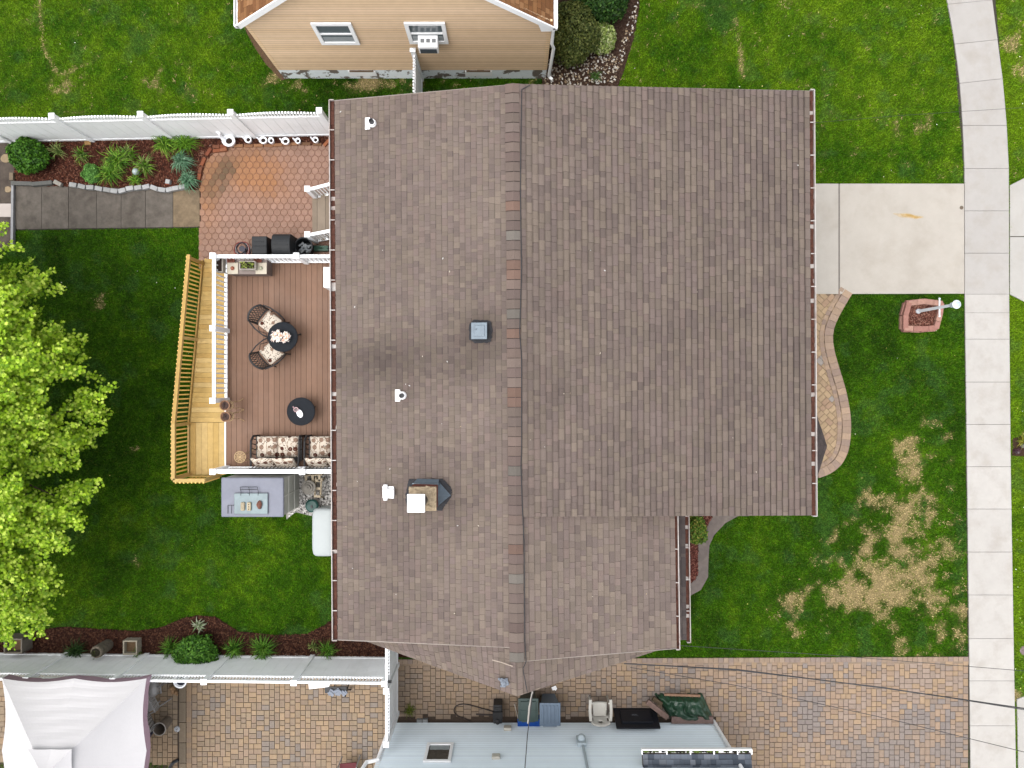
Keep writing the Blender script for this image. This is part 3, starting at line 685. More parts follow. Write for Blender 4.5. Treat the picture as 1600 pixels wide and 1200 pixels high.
# tar patch with a ragged edge round the chimney, and the grey metal saddle uphill of it
pts = []
def zat(x, y): y = y or -2.7; return _a.z - (_n.x * (x - _a.x) + _n.y * (y - _a.y)) / _n.z
edge = [(637, 752), (640, 749), (690, 748), (695, 752), (703, 760), (706, 766), (705, 776), (697, 788), (690, 797), (676, 797), (660, 799), (640, 796), (634, 785), (634, 770)]
for (a, b) in zip(edge, edge[1:] + edge[:1]):
    for k in range(7):
        t = k / 7; px = a[0] + (b[0] - a[0]) * t + random.uniform(-1, 1); py = a[1] + (b[1] - a[1]) * t + random.uniform(-1, 1); p = W(px, py, zl(px, py) + .03); pts.append((p.x, p.y, p.z + .016))
mb = MB(); nn_ = len(pts); mb.add(pts + [(x, y, z - .03) for x, y, z in pts], [list(range(nn_))[::-1]] + [[i, i + nn_, (i + 1) % nn_ + nn_, (i + 1) % nn_] for i in range(nn_)])
tarp_ = mb.build('chimney_flashing', TAR, house); tarp_.parent = house
mb = MB(); x0_, x1_ = cb.x + hx, cb.x + hx + .31; zf = lambda x: zat(x, 0) + .045
a, b, t_ = (x0_, cb.y + hy + .07, zf(x0_)), (x0_, cb.y - hy - .03, zf(x0_)), (x1_, cb.y - .02, zf(x1_)); ap = (x0_, cb.y, zf(x0_) + .26)
mb.add([a, b, t_, ap], [(0, 3, 2), (3, 1, 2)])
mb.bar((x0_ + .012, cb.y + hy + .06, zf(x0_) + .1), (x0_ + .012, cb.y - hy, zf(x0_) + .1), .02, .24)
mb.bar((cb.x - hx - .02, cb.y + hy + .02, zf(cb.x - hx) + .12), (cb.x + hx + .03, cb.y + hy + .02, zf(cb.x + hx) + .12), .02, .22)
mb.add([(cb.x - hx - .02, cb.y + hy + .02, zf(cb.x - hx) + .16), (x0_ + .02, cb.y + hy + .02, zf(x0_) + .16), (x0_ + .02, cb.y + hy + .11, zf(x0_) + .01), (cb.x - hx + .05, cb.y + hy + .11, zf(cb.x - hx) + .01)], [(0, 1, 2, 3)])
o = mb.build('metal_saddle', GALV, house); o.parent = tarp_

# ------------------------------------------------------------ neighbour house at the top (tan siding)
YN = 9.19; nh = thing('tan_house', 'tan sided neighbour house with two windows and peeling white foundation', 'house', (-2.9, YN, 0))
NX0, NX1 = -6.83, 1.0; ZE, PN = 3.4, .85; AX = (NX0 + NX1) / 2; ZA = ZE + PN * (NX1 - NX0) / 2; YB = YN + 9
TAN = [(215, 186, 152), (209, 180, 146), (219, 190, 158)]
def lap(mb, x0f, x1f, y, z0, z1, expo, cols, k=1.0, flip=1):
    """lap siding boards on a wall facing -y (flip=1) or +y (flip=-1)"""
    z = z0
    while z < z1:
        zt = min(z1, z + expo); c = tuple(np.array(S(*random.choice(cols), k)) * random.uniform(.95, 1.04))
        xa, xb2, xc, xd = x0f(z), x1f(z), x1f(zt), x0f(zt); o = .028 * flip
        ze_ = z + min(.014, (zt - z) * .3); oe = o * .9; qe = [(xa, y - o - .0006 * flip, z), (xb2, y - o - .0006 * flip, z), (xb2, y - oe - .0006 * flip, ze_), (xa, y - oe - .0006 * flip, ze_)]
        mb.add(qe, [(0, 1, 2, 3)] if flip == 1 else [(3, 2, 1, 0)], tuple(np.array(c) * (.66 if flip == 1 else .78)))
        q = [(xa, y - o, z), (xb2, y - o, z), (xc, y - o * .12, zt), (xd, y - o * .12, zt)]
        mb.add(q + [(xa, y, z), (xb2, y, z)], [(0, 1, 2, 3), (4, 5, 1, 0)] if flip == 1 else [(3, 2, 1, 0), (0, 1, 5, 4)], c); z = zt
mb = MB()
xl = lambda z: NX0 if z <= ZE else NX0 + (z - ZE) / PN; xr = lambda z: NX1 if z <= ZE else NX1 - (z - ZE) / PN
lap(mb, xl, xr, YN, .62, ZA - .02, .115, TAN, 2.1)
mb.add([(NX0, YN, .62), (NX1, YN, .62), (NX1, YN, ZE), (AX, YN, ZA), (NX0, YN, ZE), (NX0, YB, .62), (NX1, YB, .62), (NX1, YB, ZE), (AX, YB, ZA), (NX0, YB, ZE)],
       [(0, 4, 3, 2, 1), (5, 6, 7, 8, 9), (0, 5, 9, 4), (1, 2, 7, 6)], S(222, 188, 146, 2.2))
mb.box(NX0 - .01, YN - .022, .62, NX0 + .09, YN - .018 + .05, ZE, S(222, 190, 150, 2.3)); mb.box(NX1 - .09, YN - .022, .62, NX1 + .02, YN + .03, ZE, S(222, 190, 150, 2.3))
mb.build('wall', V('tan_siding', rough=.7, var=.06, scale=4), nh)
FND = mat('peeling_white_paint', S(226, 232, 236, 2.4), .75, .06, 6, .2, 40, dirt=.95, dirtcol=S(150, 134, 118), dscale=2.3, dlo=.53, dhi=.55)
mb = MB(); mb.box(NX0 - .01, YN - .01, -.05, NX1 + .01, YN + 6, .61); f_ = mb.build('foundation', FND, nh)
for x in (W(550, 0).x, W(728, 0).x):
    o = MB().box(x, YN - .035, .22, x + .8, YN + .05, .55).build('basement_window', WHITEP, nh)
    o2 = MB().box(x + .05, YN - .04, .50, x + .75, YN, .56).build('sill', mat('old_sill', S(150, 124, 100), .8), nh); o2.parent = o
GLS = mat('window_glass', (.10, .12, .13), .06, .0, spec=.6)
CURT = mat('curtain_behind_glass', S(206, 214, 216), .5, .1)
def window(par, x0, x1, y, z0, z1, sgn=1, fw=.1, meet=True, gl=None):
    mb = MB(); d = -.05 * sgn
    yy = lambda a: (min(y, y + a), max(y, y + a))
    for q in ((x0, x0 + fw, z0, z1), (x1 - fw, x1, z0, z1), (x0 + fw, x1 - fw, z1 - fw, z1), (x0 + fw, x1 - fw, z0, z0 + fw * 1.3)):
        a, b = yy(d); mb.box(q[0], a, q[2], q[1], b, q[3])
    if meet:
        a, b = yy(d * .8); zm = (z0 + z1) / 2; mb.box(x0 + fw, a, zm - .03, x1 - fw, b, zm + .03)
    o = mb.build('window', WHITEP, par)
    a, b = yy(d * .35); g = MB().box(x0 + fw, a, z0 + fw, x1 - fw, b, z1 - fw).build('pane', gl or GLS, par); g.parent = o
    a, b = yy(d * .45); q = MB().box(x0 + fw + .02, a, z0 + fw * 1.3, x1 - fw - .02, b, z0 + (z1 - z0) * .34).build('blind', CURT, par); q.parent = o
    return o
window(nh, -5.11, -4.08, YN - .03, 2.25, 3.36); window(nh, -2.74, -1.70, YN - .03, 2.3, 3.38)
# its roof: two slopes, gutters, rake boards, downspout
TR = [(178, 128, 86), (162, 112, 74), (190, 140, 98), (150, 104, 70), (170, 122, 84)]
mb = MB(); yo = YN - .14
eL, eR = NX0 - .08, NX1 + .05; zr_ = ZA + .1
shingles(mb, (AX, YB, zr_), (AX, yo, zr_), (eL, YB, ZE + .03), (eL, yo, ZE + .03), seed=31, cols=TR, tab=(.12, .3))
shingles(mb, (AX, YB, zr_), (AX, yo, zr_), (eR, YB, ZE - .08), (eR, yo, ZE - .08), seed=32, cols=TR, tab=(.12, .3))
mb.build('roof', V('brown_shingles', rough=.9, var=.1, scale=30, bump=.3, spec=.1), nh)
mb = MB()
mb.bar((eL - .03, yo - .015, ZE - .04), (AX, yo - .015, zr_ - .06), .03, .16); mb.bar((eR + .03, yo - .015, ZE - .16), (AX, yo - .015, zr_ - .06), .03, .16)
mb.add([(NX1 - .35, yo - .03, ZE + .16), (eR + .04, yo - .03, ZE - .22), (NX1 - .25, yo - .03, ZE - .24), (NX1 - .35, yo + .12, ZE + .16), (eR + .04, yo + .12, ZE - .22), (NX1 - .25, yo + .12, ZE - .24)], [(0, 2, 1), (0, 1, 4, 3), (1, 2, 5, 4), (2, 0, 3, 5)])
mb.build('rake_board', WHITEP, nh)
mb = MB()
for x, s_, z in ((eL, -1, ZE), (eR, 1, ZE - .1)):
    mb = MB(); mb.bar((x + s_ * .1, yo - .02, z - .02), (x + s_ * .1, YB, z - .02), .02, .1); mb.bar((x + s_ * .05, yo - .02, z - .07), (x + s_ * .05, YB, z - .07), .1, .012); mb.obox((x + s_ * .05, yo - .02, z - .02), (.1, .02, .1)); mb.build('gutter', WHITEP, nh)
mb = MB(); mb.tube([(eR + .02, yo + .05, ZE - .15), (NX1 + .07, YN + .02, ZE - .5), (NX1 + .07, YN - .02, 2.2), (NX1 + .14, YN - .0, 1.9), (NX1 + .10, YN + .01, .12), (NX1 + .2, YN - .06, .06)], .045, 8)
mb.build('downspout', WHITEP, nh)
ac = thing('window_air_conditioner', 'white air conditioner sticking out of the tan house window', 'air conditioner', (-2.2, YN - .05, 2.35))
mb = MB(); mb.box(-2.47, YN - .36, 2.36, -1.95, YN - .012, 2.72); mb.build('case', WHITEP, ac, bevel=.015)
mb = MB(); mb.box(-2.43, YN - .372, 2.40, -1.99, YN - .362, 2.62); mb.build('grille', mat('dark_grille', (.05, .06, .07), .6, .3, 60), ac)
mb = MB()
for k in range(3): mb.box(-2.40 + k * .15, YN - .24, 2.722, -2.30 + k * .15, YN - .14, 2.728)
mb.build('top_vent', mat('pale_vent', S(170, 172, 172), .6), ac)

# ------------------------------------------------------------ blue neighbour house at the bottom
bx0, bx1, YS = SH; sh = thing('blue_house', 'pale blue sided neighbour house at the bottom edge', 'house', (1.2, YS, 0))
BLU = [(206, 216, 222), (204, 214, 220), (208, 218, 224)]; ZS = 3.0
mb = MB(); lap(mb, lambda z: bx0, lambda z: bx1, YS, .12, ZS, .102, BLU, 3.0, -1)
mb.add([(bx0, YS, .1), (bx1, YS, .1), (bx1, YS, ZS), (bx0, YS, ZS), (bx0, YS - 8, .1), (bx1, YS - 8, .1), (bx1, YS - 8, ZS), (bx0, YS - 8, ZS)], [(0, 3, 2, 1), (4, 5, 6, 7), (0, 4, 7, 3), (1, 2, 6, 5)], S(206, 219, 226, 2.2))
mb.build('wall', V('blue_siding', rough=.55, var=.03, scale=3), sh)
mb = MB(); mb.box(bx0 - .01, YS - 3, -.05, bx1 + .01, YS - .005, .11); mb.build('foundation', mat('brown_footing', S(140, 122, 104), .9, .2), sh)
mb = MB(); mb.box(bx0 - .03, YS - .06, .1, bx0 + .1, YS + .02, ZS); mb.build('corner_trim', WHITEP, sh); mb = MB(); mb.box(bx1 - .1, YS - .06, .1, bx1 + .03, YS + .02, ZS); mb.build('corner_trim', WHITEP, sh)
SC = [(122, 130, 142), (108, 116, 128), (138, 146, 158), (98, 106, 118), (150, 156, 166)]
mb = MB(); shingles(mb, (bx0 - .2, YS - 4, ZS + 1.6), (bx1 + .2, YS - 4, ZS + 1.6), (bx0 - .2, YS + .12, ZS + .02), (bx1 + .2, YS + .12, ZS + .02), seed=41, cols=SC); mb.build('roof', V('grey_shingles', rough=.9, var=.1, scale=30, spec=.1), sh)
px0, px1 = 205 * 18.75 / F, 375 * 18.75 / F
mb = MB(); shingles(mb, (px0, YS - .55, 2.78), (px1, YS - .55, 2.78), (px0, YS + .33, 2.50), (px1, YS + .33, 2.50), seed=42, cols=SC, exp_=.13); mb.build('porch_roof', V('grey_shingles'), sh)
mb = MB(); ye = YS + .35; mb.box(px0 - .03, ye + .09, 2.42, px1 + .03, ye + .115, 2.53); mb.box(px0 - .03, ye - .02, 2.42, px1 + .03, ye + .09, 2.435)
for x in (px0 - .03, px1 + .005): mb.box(x, ye - .02, 2.435, x + .025, ye + .09, 2.53)
for k in range(1, 5): x = px0 + (px1 - px0) * (k / 4.6); mb.box(x, ye - .02, 2.51, x + .03, ye + .09, 2.525)
g = mb.build('porch_gutter', WHITEP, sh)
mb = MB()
for k in range(60): mb.obox((random.uniform(px0, px1), ye + .04, 2.45 + random.random() * .02), (.09, .06, .015), rz=random.random() * 3, col=S(*random.choice([(120, 140, 70), (60, 56, 44), (90, 104, 60), (40, 40, 40)])))
o = mb.build('leaf_litter', V('loose_pieces', rough=.9, var=.2, scale=40, spec=.1), sh); o.parent = g; o['kind'] = 'stuff'
window(sh, -2.38, -1.64, YS + .03, 1.38, 2.36, -1, .08, False, mat('dark_pane', (.04, .04, .035), .15, .3, 4, spec=.5))
for x in (W(652, 0).x, W(661, 0).x):
    mb = MB(); w0 = W(652 if x < -2.8 else 661, 1121); mb.box(x, YS + .02, .0, x + .15, YS + .12, .12); o = mb.build('foundation_vent', mat('pale_vent'), sh)
for px, z in ((793, .5), (775, 2.1)):
    kk = (H - z) / F; mb = MB(); x = (px - 800) * kk; mb.box(x - .11, YS + .01, z - .1, x + .11, YS + .1, z + .1); mb.build('wall_vent', mat('beige_vent', S(196, 192, 180, 2), .6), sh, bevel=.02)
GREY = mat('grey_plastic', S(176, 188, 194, 2), .45, .08)
kk = (H - 1.25) / F; x = 108 * kk; mb = MB(); mb.box(x - .13, YS + .01, 1.05, x + .13, YS + .12, 1.5); mb.lathe((x, YS + .16, 1.28), [(.1, -.05), (.1, .05), (.07, .09)], 16); mt_ = mb.build('electric_meter', GREY, sh, bevel=.015)
mb = MB(); mb.tube([(x + .03, YS + .05, 1.5), (x + .03, YS + .05, 2.98)], .035, 10); mb.build('conduit', GREY, sh)
mb = MB(); mb.tube([(bx0 + .02, YS + .07, .1), (bx0 + .02, YS + .07, 2.3), (bx0 - .25, YS + .09, 2.45), (bx0 - .32, YS + .09, 2.95)], .05, 10); mb.build('downspout', WHITEP, sh); mb = MB(); mb.tube([(bx1 - .02, YS + .07, .1), (bx1 - .02, YS + .07, 2.95)], .05, 10); mb.build('downspout', WHITEP, sh)
mb = MB(); mb.lathe((0, 0, 0), [(.05, 0), (.05, .03), (.03, .05)], 14)
# ------------------------------------------------------------ deck, ramp, steps
ZD = 1.0
X0, X1 = W(353, 0, ZD).x, -4.12; YT, YBt = W(0, 407, ZD).y, W(0, 733, ZD).y
deck = thing('deck', 'brown plank deck with white railings behind the house', 'deck', ((X0 + X1) / 2, (YT + YBt) / 2, 0))
mb = MB(); x = X0
while x < X1 - .02:
    c = tuple(np.array(S(*random.choice([(164, 125, 100), (158, 119, 95), (168, 128, 103), (154, 116, 92)]))) * random.uniform(.95, 1.05))
    mb.box(x + .004, YBt, ZD - .03, min(X1, x + .1535 - .004), YT, ZD + random.uniform(-.001, .001), c); x += .1535
mb.build('floor', V('composite_planks', rough=.6, var=.09, scale=5, bump=.15, bscale=80, spec=.25, dirt=.25, dirtcol=S(182, 150, 132), dscale=.9), deck)
mb = MB(); mb.box(X0 + .01, YBt + .01, ZD - .06, X1, YT - .01, ZD - .035, S(40, 30, 24)); mb.build('joists', mat('dark_framing', S(84, 64, 50), .9), deck)  # sheet below the planks, one even dark brown shared with the posts
mb = MB(); mb.box(X0 - .035, YBt - .03, .75, X0, YT + .03, ZD + .012); mb.box(X0, YBt - .03, .72, X1, YBt, ZD + .01); mb.box(X0, YT, .72, X1, YT + .03, ZD + .01); mb.build('fascia', WHITE, deck)
mb = MB()
for x in (X0 + .2, (X0 + X1) / 2, X1 - .3):
    for y in (YBt + .2, YT - .2): mb = MB(); mb.box(x - .07, y - .07, 0, x + .07, y + .07, ZD - .06); mb.build('support_post', mat('dark_framing'), deck)
BALM = None
def railing(par, a, b, z0, z1, posts, spacing=.122, bal=.036, mt_=WHITE, rail=(.09, .055), name='railing', post=.125, cap=True, brail=(.07, .05)):
    """a railing with its own top and bottom rails, posts and separate balusters; z0/z1 floor heights at each end"""
    a = Vector((a[0], a[1], z0)); b = Vector((b[0], b[1], z1)); hh = .92
    up = Vector((0, 0, 1)); mb = MB(); mb.bar(a + up * hh, b + up * hh, *rail); o = mb.build(name, mt_, par)
    mb = MB(); mb.bar(a + up * .1, b + up * .1, *brail); q = mb.build('bottom_rail', mt_, par); q.parent = o
    for t in posts:
        p = a + (b - a) * t; mb = MB(); mb.obox(p + up * .5, (post, post, 1.04))
        if cap: mb.obox(p + up * 1.03, (post + .035, post + .035, .03)); mb.add([p + up * 1.085, *[p + up * 1.045 + Vector((sx * .07, sy * .07, 0)) for sx, sy in ((-1, -1), (1, -1), (1, 1), (-1, 1))]], [(0, 1, 2), (0, 2, 3), (0, 3, 4), (0, 4, 1)])
        q = mb.build('post', mt_, par); q.parent = o
    n = int((b - a).length / spacing); proto = None; org = ORG[par.name]
    for i in range(n):
        p = a + (b - a) * ((i + .5) / n)
        if min(abs((i + .5) / n - t) for t in posts) * (b - a).length < post * .6: continue
        if proto is None:
            mb = MB(); mb.box(-bal / 2, -bal / 2, .12, bal / 2, bal / 2, hh - .02); q = mb.build('baluster', mt_, None, world=False); proto = q
        else: q = proto.copy(); COL.objects.link(q)
        q.parent = o; q.location = p - org
    return o
ins = .05
railing(deck, (X0 + ins, YT - ins), (X1 - .1, YT - ins), ZD, ZD, (0, .58))
railing(deck, (X0 + ins, YT - ins), (X0 + ins, W(0, 626, 1.95).y), ZD, ZD, (.5, 1), spacing=.135)
railing(deck, (X0 + ins, YBt + ins), (X1 - .1, YBt + ins), ZD, ZD, (0, .62), rail=(.11, .055))
# door side post and pale trim at the eave
mb = MB(); mb.box(W(516, 0, 1.5).x - .08, W(0, 452, 1.5).y, ZD, W(516, 0, 1.5).x + .1, W(0, 421, 1.5).y, 1.9); mb.build('wall_end_panel', WHITE, deck)
WOOD = V('treated_pine', rough=.7, var=.16, scale=7, bump=.2, bscale=60, spec=.2)
PN_ = [(224, 189, 120), (217, 181, 110), (230, 197, 132), (213, 175, 104), (221, 186, 116)]
pc = lambda: tuple(np.array(S(*random.choice(PN_), 1.32)) * random.uniform(.92, 1.06))
ramp = thing('wooden_ramp', 'new yellow pine ramp with picket handrail beside the deck', 'ramp', (-8.8, 1.2, 0))
RX0, RX1 = -9.22, X0 - .04; YL1 = W(0, 660, ZD).y; YL0 = W(0, 742, ZD).y; YR = 3.75; ZE_ = .06
mb = MB(); x = RX0; w = (RX1 - RX0) / 6
for i in range(6): mb.box(RX0 + i * w + .003, YL0, ZD - .04, RX0 + (i + 1) * w - .003, YL1 - .005, ZD + random.uniform(-.002, .002), pc())
mb.build('landing', WOOD, ramp)
mb = MB(); L_ = math.hypot(YR - YL1, ZD - ZE_); n = int(L_ / .142); ang = math.atan2(ZE_ - ZD, YR - YL1)
for i in range(n):
    t = (i + .5) / n; mb.obox(((RX0 + RX1) / 2, YL1 + (YR - YL1) * t, ZD - .02 + (ZE_ - ZD) * t), (RX1 - RX0, L_ / n - .006, .036), rx=ang, col=pc())
mb.build('ramp_floor', WOOD, ramp)
mb = MB(); mb.box(RX0, YL0, .7, RX0 + .04, YL1, ZD - .045, pc()); mb.box(RX0, YL0, .7, RX1, YL0 + .04, ZD - .045, pc()); mb.bar((RX0 + .02, YL1, ZD - .18), (RX0 + .02, YR, ZE_ - .15), .04, .24, pc())
for x, y, z in ((RX0 + .06, YL0 + .08, .7), (RX1 - .1, YL0 + .08, .7), (RX0 + .06, YL1, .7), (RX0 + .06, 1.3, .4)): mb.box(x - .05, y - .05, 0, x + .05, y + .05, z, pc())
mb.build('ramp_frame', WOOD, ramp)
PINE = V('treated_pine')
def wrail(a, b, z0, z1, n, ends=()):
    a = Vector((*a, z0)); b = Vector((*b, z1)); up = Vector((0, 0, 1)); org = ORG['wooden_ramp']; out = Vector((0, 0, 0))
    d = (b - a).normalized(); side = Vector((d.y, -d.x, 0)); side = side if side.x < -.5 or side.y < -.5 else -side
    mb = MB(); mb.bar(a + up * .95, b + up * .95, .095, .036, pc()); o = mb.build('handrail', PINE, ramp)
    mb = MB(); mb.bar(a + up * .86 + side * .0, b + up * .86, .036, .09, pc()); mb.bar(a + up * .02, b + up * .02, .036, .09, pc()); q = mb.build('rail_board', PINE, ramp); q.parent = o
    proto = None
    for i in range(n):
        p = a + (b - a) * ((i + .5) / n) + side * .066
        if proto is None: mb = MB(); mb.box(-.018, -.018, -.12, .018, .018, .925, S(232, 192, 112, 2.6)); q = mb.build('baluster', PINE, None, world=False); proto = q
        else: q = proto.copy(); COL.objects.link(q)
        q.parent = o; q.location = p - org
    for e in ends:
        mb = MB(); p = a + (b - a) * e; mb.obox(p + up * .4 - side * .01, (.085, .085, 1.05), col=pc()); q = mb.build('newel', PINE, ramp); q.parent = o
wrail((RX0 - .03, YL0 - .02), (RX0 - .03, YL1), ZD, ZD, 13, (.02, .98))
wrail((RX0 - .03, YL1), (RX0 - .03, YR - .05), ZD, ZE_ + .02, 39, (.5, .98))
wrail((RX0 - .03, YL0 - .03), (RX1 - .15, YL0 - .03), ZD, ZD, 8, (.97,))
# side steps down to the patio
steps = thing('porch_steps', 'tan plank steps with white handrails going up to the house', 'steps', (-5.3, 5.0, 0))
ys0, ys1 = W(0, 376, .3).y, W(0, 304, .3).y; XS = -5.95
mb = MB()
for i in range(5):
    xx = XS + i * .3; z = .2 * (i + 1)
    for k in range(2): mb.box(xx + k * .15 + .004, ys0, z - .035, xx + (k + 1) * .15 - .004, ys1, z, tuple(np.array(S(*random.choice([(178, 160, 140), (168, 150, 130)]))) * random.uniform(.95, 1.05)))
    mb.box(xx + .02, ys0, z - .2, xx + .04, ys1, z - .04, S(150, 134, 118))
mb.box(XS + 1.5, ys0, .965, X1 - .0, ys1, 1.0, S(172, 154, 134)); mb.build('treads', V('grey_tan_planks', rough=.6, var=.1, scale=6, spec=.2), steps)
for y in (ys0 + .03, ys1 - .03):
    railing(steps, (XS + .08, y), (X1 - .1, y), .0, 1.22, (0.01,), spacing=.13, rail=(.085, .05))

# ------------------------------------------------------------ fences
def board_fence(name, label, base, zt, ts, style, out, arch=0.):
    """base: two ground points; ts: post positions 0..1; `out` = unit vector to the side with the top trim"""
    A, B = Vector((base[0][0], base[0][1], 0)), Vector((base[1][0], base[1][1], 0)); d = (B - A).normalized(); n = Vector((d.y, -d.x, 0)); L_ = (B - A).length
    if n.dot(Vector((*out, 0))) < 0: n = -n
    f = thing(name, label, 'fence', (A + B) / 2)
    for t in ts:
        p = A + d * (L_ * t); mb = MB(); mb.obox(p + Vector((0, 0, zt / 2)), (.127, .127, zt), rz=math.atan2(d.y, d.x)); mb.obox(p + Vector((0, 0, zt + .012)), (.16, .16, .03), rz=math.atan2(d.y, d.x))
        q = [p + d * sx * .075 + n * sy * .075 + Vector((0, 0, zt + .027)) for sx, sy in ((-1, -1), (1, -1), (1, 1), (-1, 1))]
        mb.add(q + [p + Vector((0, 0, zt + .07))], [(0, 1, 4), (1, 2, 4), (2, 3, 4), (3, 0, 4)]); mb.build('post', WHITE, f)
    for t0, t1 in zip(ts[:-1], ts[1:]):
        a = A + d * (L_ * t0 + .06); b = A + d * (L_ * t1 - .06); w = (b - a).length; up = Vector((0, 0, 1)); hb = zt - .42
        mb = MB(); nb = max(1, round(w / .152))
        for i in range(nb):
            p0 = a + d * (w * i / nb + .002); p1 = a + d * (w * (i + 1) / nb - .002); j = n * (.0 if i % 2 else .003)
            mb.bar((p0 + p1) / 2 + up * .12 + j, (p0 + p1) / 2 + up * hb + j, w / nb - .004, .028) if False else mb.add(
                [p0 - n * .014 + j + up * .1, p1 - n * .014 + j + up * .1, p1 + n * .014 + j + up * .1, p0 + n * .014 + j + up * .1, p0 - n * .014 + j + up * hb, p1 - n * .014 + j + up * hb, p1 + n * .014 + j + up * hb, p0 + n * .014 + j + up * hb],
                [(4, 5, 6, 7), (0, 1, 5, 4), (1, 2, 6, 5), (2, 3, 7, 6), (3, 0, 4, 7)])
        pn = mb.build('panel', WHITE, f)
        for zz_, w_, h_, nm_ in ((.08, .05, .14, 'bottom_rail'), (hb, .05, .09, 'middle_rail'), (zt - .06, .06, .09, 'top_rail')):
            if nm_ == 'top_rail' and style == 'picket': continue
            mb = MB(); mb.bar(a + up * zz_, b + up * zz_, w_, h_); r_ = mb.build(nm_, WHITE, f); r_.parent = pn
        mb = MB(); k = int(w / .085)
        for i in range(k):
            t = (i + .5) / k; p = a + d * (w * t); top = (zt - .22 + arch * math.sin(math.pi * t) ** 1.0) if style == 'picket' else zt - .08
            if style == 'picket':
                mb.obox(p + up * ((hb + top) / 2), (.045, .022, top - hb), rz=math.atan2(d.y, d.x)); mb.obox(p + up * (top + .012), (.05, .05, .03), rz=math.atan2(d.y, d.x) + .0)
            else: mb.obox(p + up * ((hb + top) / 2), (.03, .022, top - hb), rz=math.atan2(d.y, d.x))
        s_ = mb.build('pickets', WHITE, f); s_.parent = pn
    return f
nA, nB = W(-120, 225), W(545, 211)
tt = lambda px: (W(px, 0).x - nA.x) / (nB.x - nA.x)
board_fence('privacy_fence', 'white privacy fence with scalloped picket top along the back mulch bed', (nA.xy, nB.xy), 1.93, [tt(-106), tt(20), tt(146), tt(272), tt(400), tt(526)], 'picket', (0, 1), .12)
sA, sB = W(-150, 1018.5), W(621, 1027)
tt = lambda px: (W(px, 0).x - sA.x) / (sB.x - sA.x)
board_fence('privacy_fence', 'white privacy fence with spindle strip beside the tent and lower bed', (sA.xy, sB.xy), 1.88, [tt(-147), tt(-20), tt(107), tt(231), tt(361), tt(489), tt(618)], 'spindle', (0, -1))
gA, gB = W(621, 968), W(621, 1117)
tt = lambda py: (W(0, py).y - gA.y) / (gB.y - gA.y)
board_fence('privacy_fence', 'short white fence and gate between the two house corners', (gA.xy, gB.xy), 1.90, [0, tt(1037), tt(1113)], 'spindle', (-1, 0))
mA, mB_ = W(659, 124.5), W(659, 215)
board_fence('privacy_fence', 'short white fence running from the tan house to the big roof', (mA.xy, mB_.xy), 1.93, [0, .98], 'picket', (-1, 0), .05)

# ------------------------------------------------------------ deck furniture
CAST = mat('cast_aluminium', S(46, 44, 46), .5, .25, 20, .3, 60, spec=.4)
SLATE = mat('slate_table', S(40, 46, 55, .8), .6, .3, 16, .2, 60, spec=.12)
def floral():
    m = bpy.data.materials.new('floral_fabric'); m.use_nodes = True; t = m.node_tree; N, L = t.nodes, t.links; b = N['Principled BSDF']; b.inputs['Roughness'].default_value = .9; b.inputs['Specular IOR Level'].default_value = .1
    tc = N.new('ShaderNodeTexCoord'); mp = N.new('ShaderNodeMapping'); L.new(tc.outputs['Object'], mp.inputs[0]); mp.inputs['Scale'].default_value = (1, 1, 1)
    def vor(scale, rnd=.6):
        v = N.new('ShaderNodeTexVoronoi'); v.inputs['Scale'].default_value = scale; v.inputs['Randomness'].default_value = rnd; L.new(mp.outputs[0], v.inputs['Vector']); return v
    def lt(sock, thr):
        q = N.new('ShaderNodeMath'); q.operation = 'LESS_THAN'; L.new(sock, q.inputs[0]); q.inputs[1].default_value = thr; return q.outputs[0]
    def mix(fac, a, bcol):
        x = N.new('ShaderNodeMix'); x.data_type = 'RGBA'; L.new(fac, x.inputs['Factor'])
        if isinstance(a, tuple): x.inputs['A'].default_value = (*a, 1)
        else: L.new(a, x.inputs['A'])
        if isinstance(bcol, tuple): x.inputs['B'].default_value = (*bcol, 1)
        else: L.new(bcol, x.inputs['B'])
        return x.outputs['Result']
    def mul(a, c):
        q = N.new('ShaderNodeMath'); q.operation = 'MULTIPLY'; L.new(a, q.inputs[0]); L.new(c, q.inputs[1]); return q.outputs[0]
    v1 = vor(5.2, .45); v2 = vor(24, 1); v3 = vor(3.1, .8); nz = N.new('ShaderNodeTexNoise'); nz.inputs['Scale'].default_value = 7; L.new(mp.outputs[0], nz.inputs['Vector'])
    sep = N.new('ShaderNodeSeparateColor'); L.new(v1.outputs['Color'], sep.inputs[0])
    q = N.new('ShaderNodeMath'); q.operation = 'GREATER_THAN'; q.inputs[1].default_value = .46; L.new(nz.outputs[0], q.inputs[0])
    base = mix(mul(lt(v2.outputs['Distance'], .33), q.outputs[0]), S(240, 226, 208, 1.3), S(40, 32, 34))
    wv = N.new('ShaderNodeTexWave'); wv.wave_type = 'RINGS'; wv.inputs['Scale'].default_value = 3; wv.inputs['Distortion'].default_value = 9; L.new(mp.outputs[0], wv.inputs['Vector'])
    base = mix(lt(wv.outputs[1], .06), base, S(196, 172, 150))
    ros = mix(lt(sep.outputs[0], .5), S(178, 146, 126), S(106, 62, 50))
    base = mix(lt(v1.outputs['Distance'], .34), base, ros)
    base = mix(mul(lt(v1.outputs['Distance'], .2), lt(v2.outputs['Distance'], .3)), base, S(224, 196, 176))
    L.new(base, b.inputs['Base Color']); return m
FLO = floral()
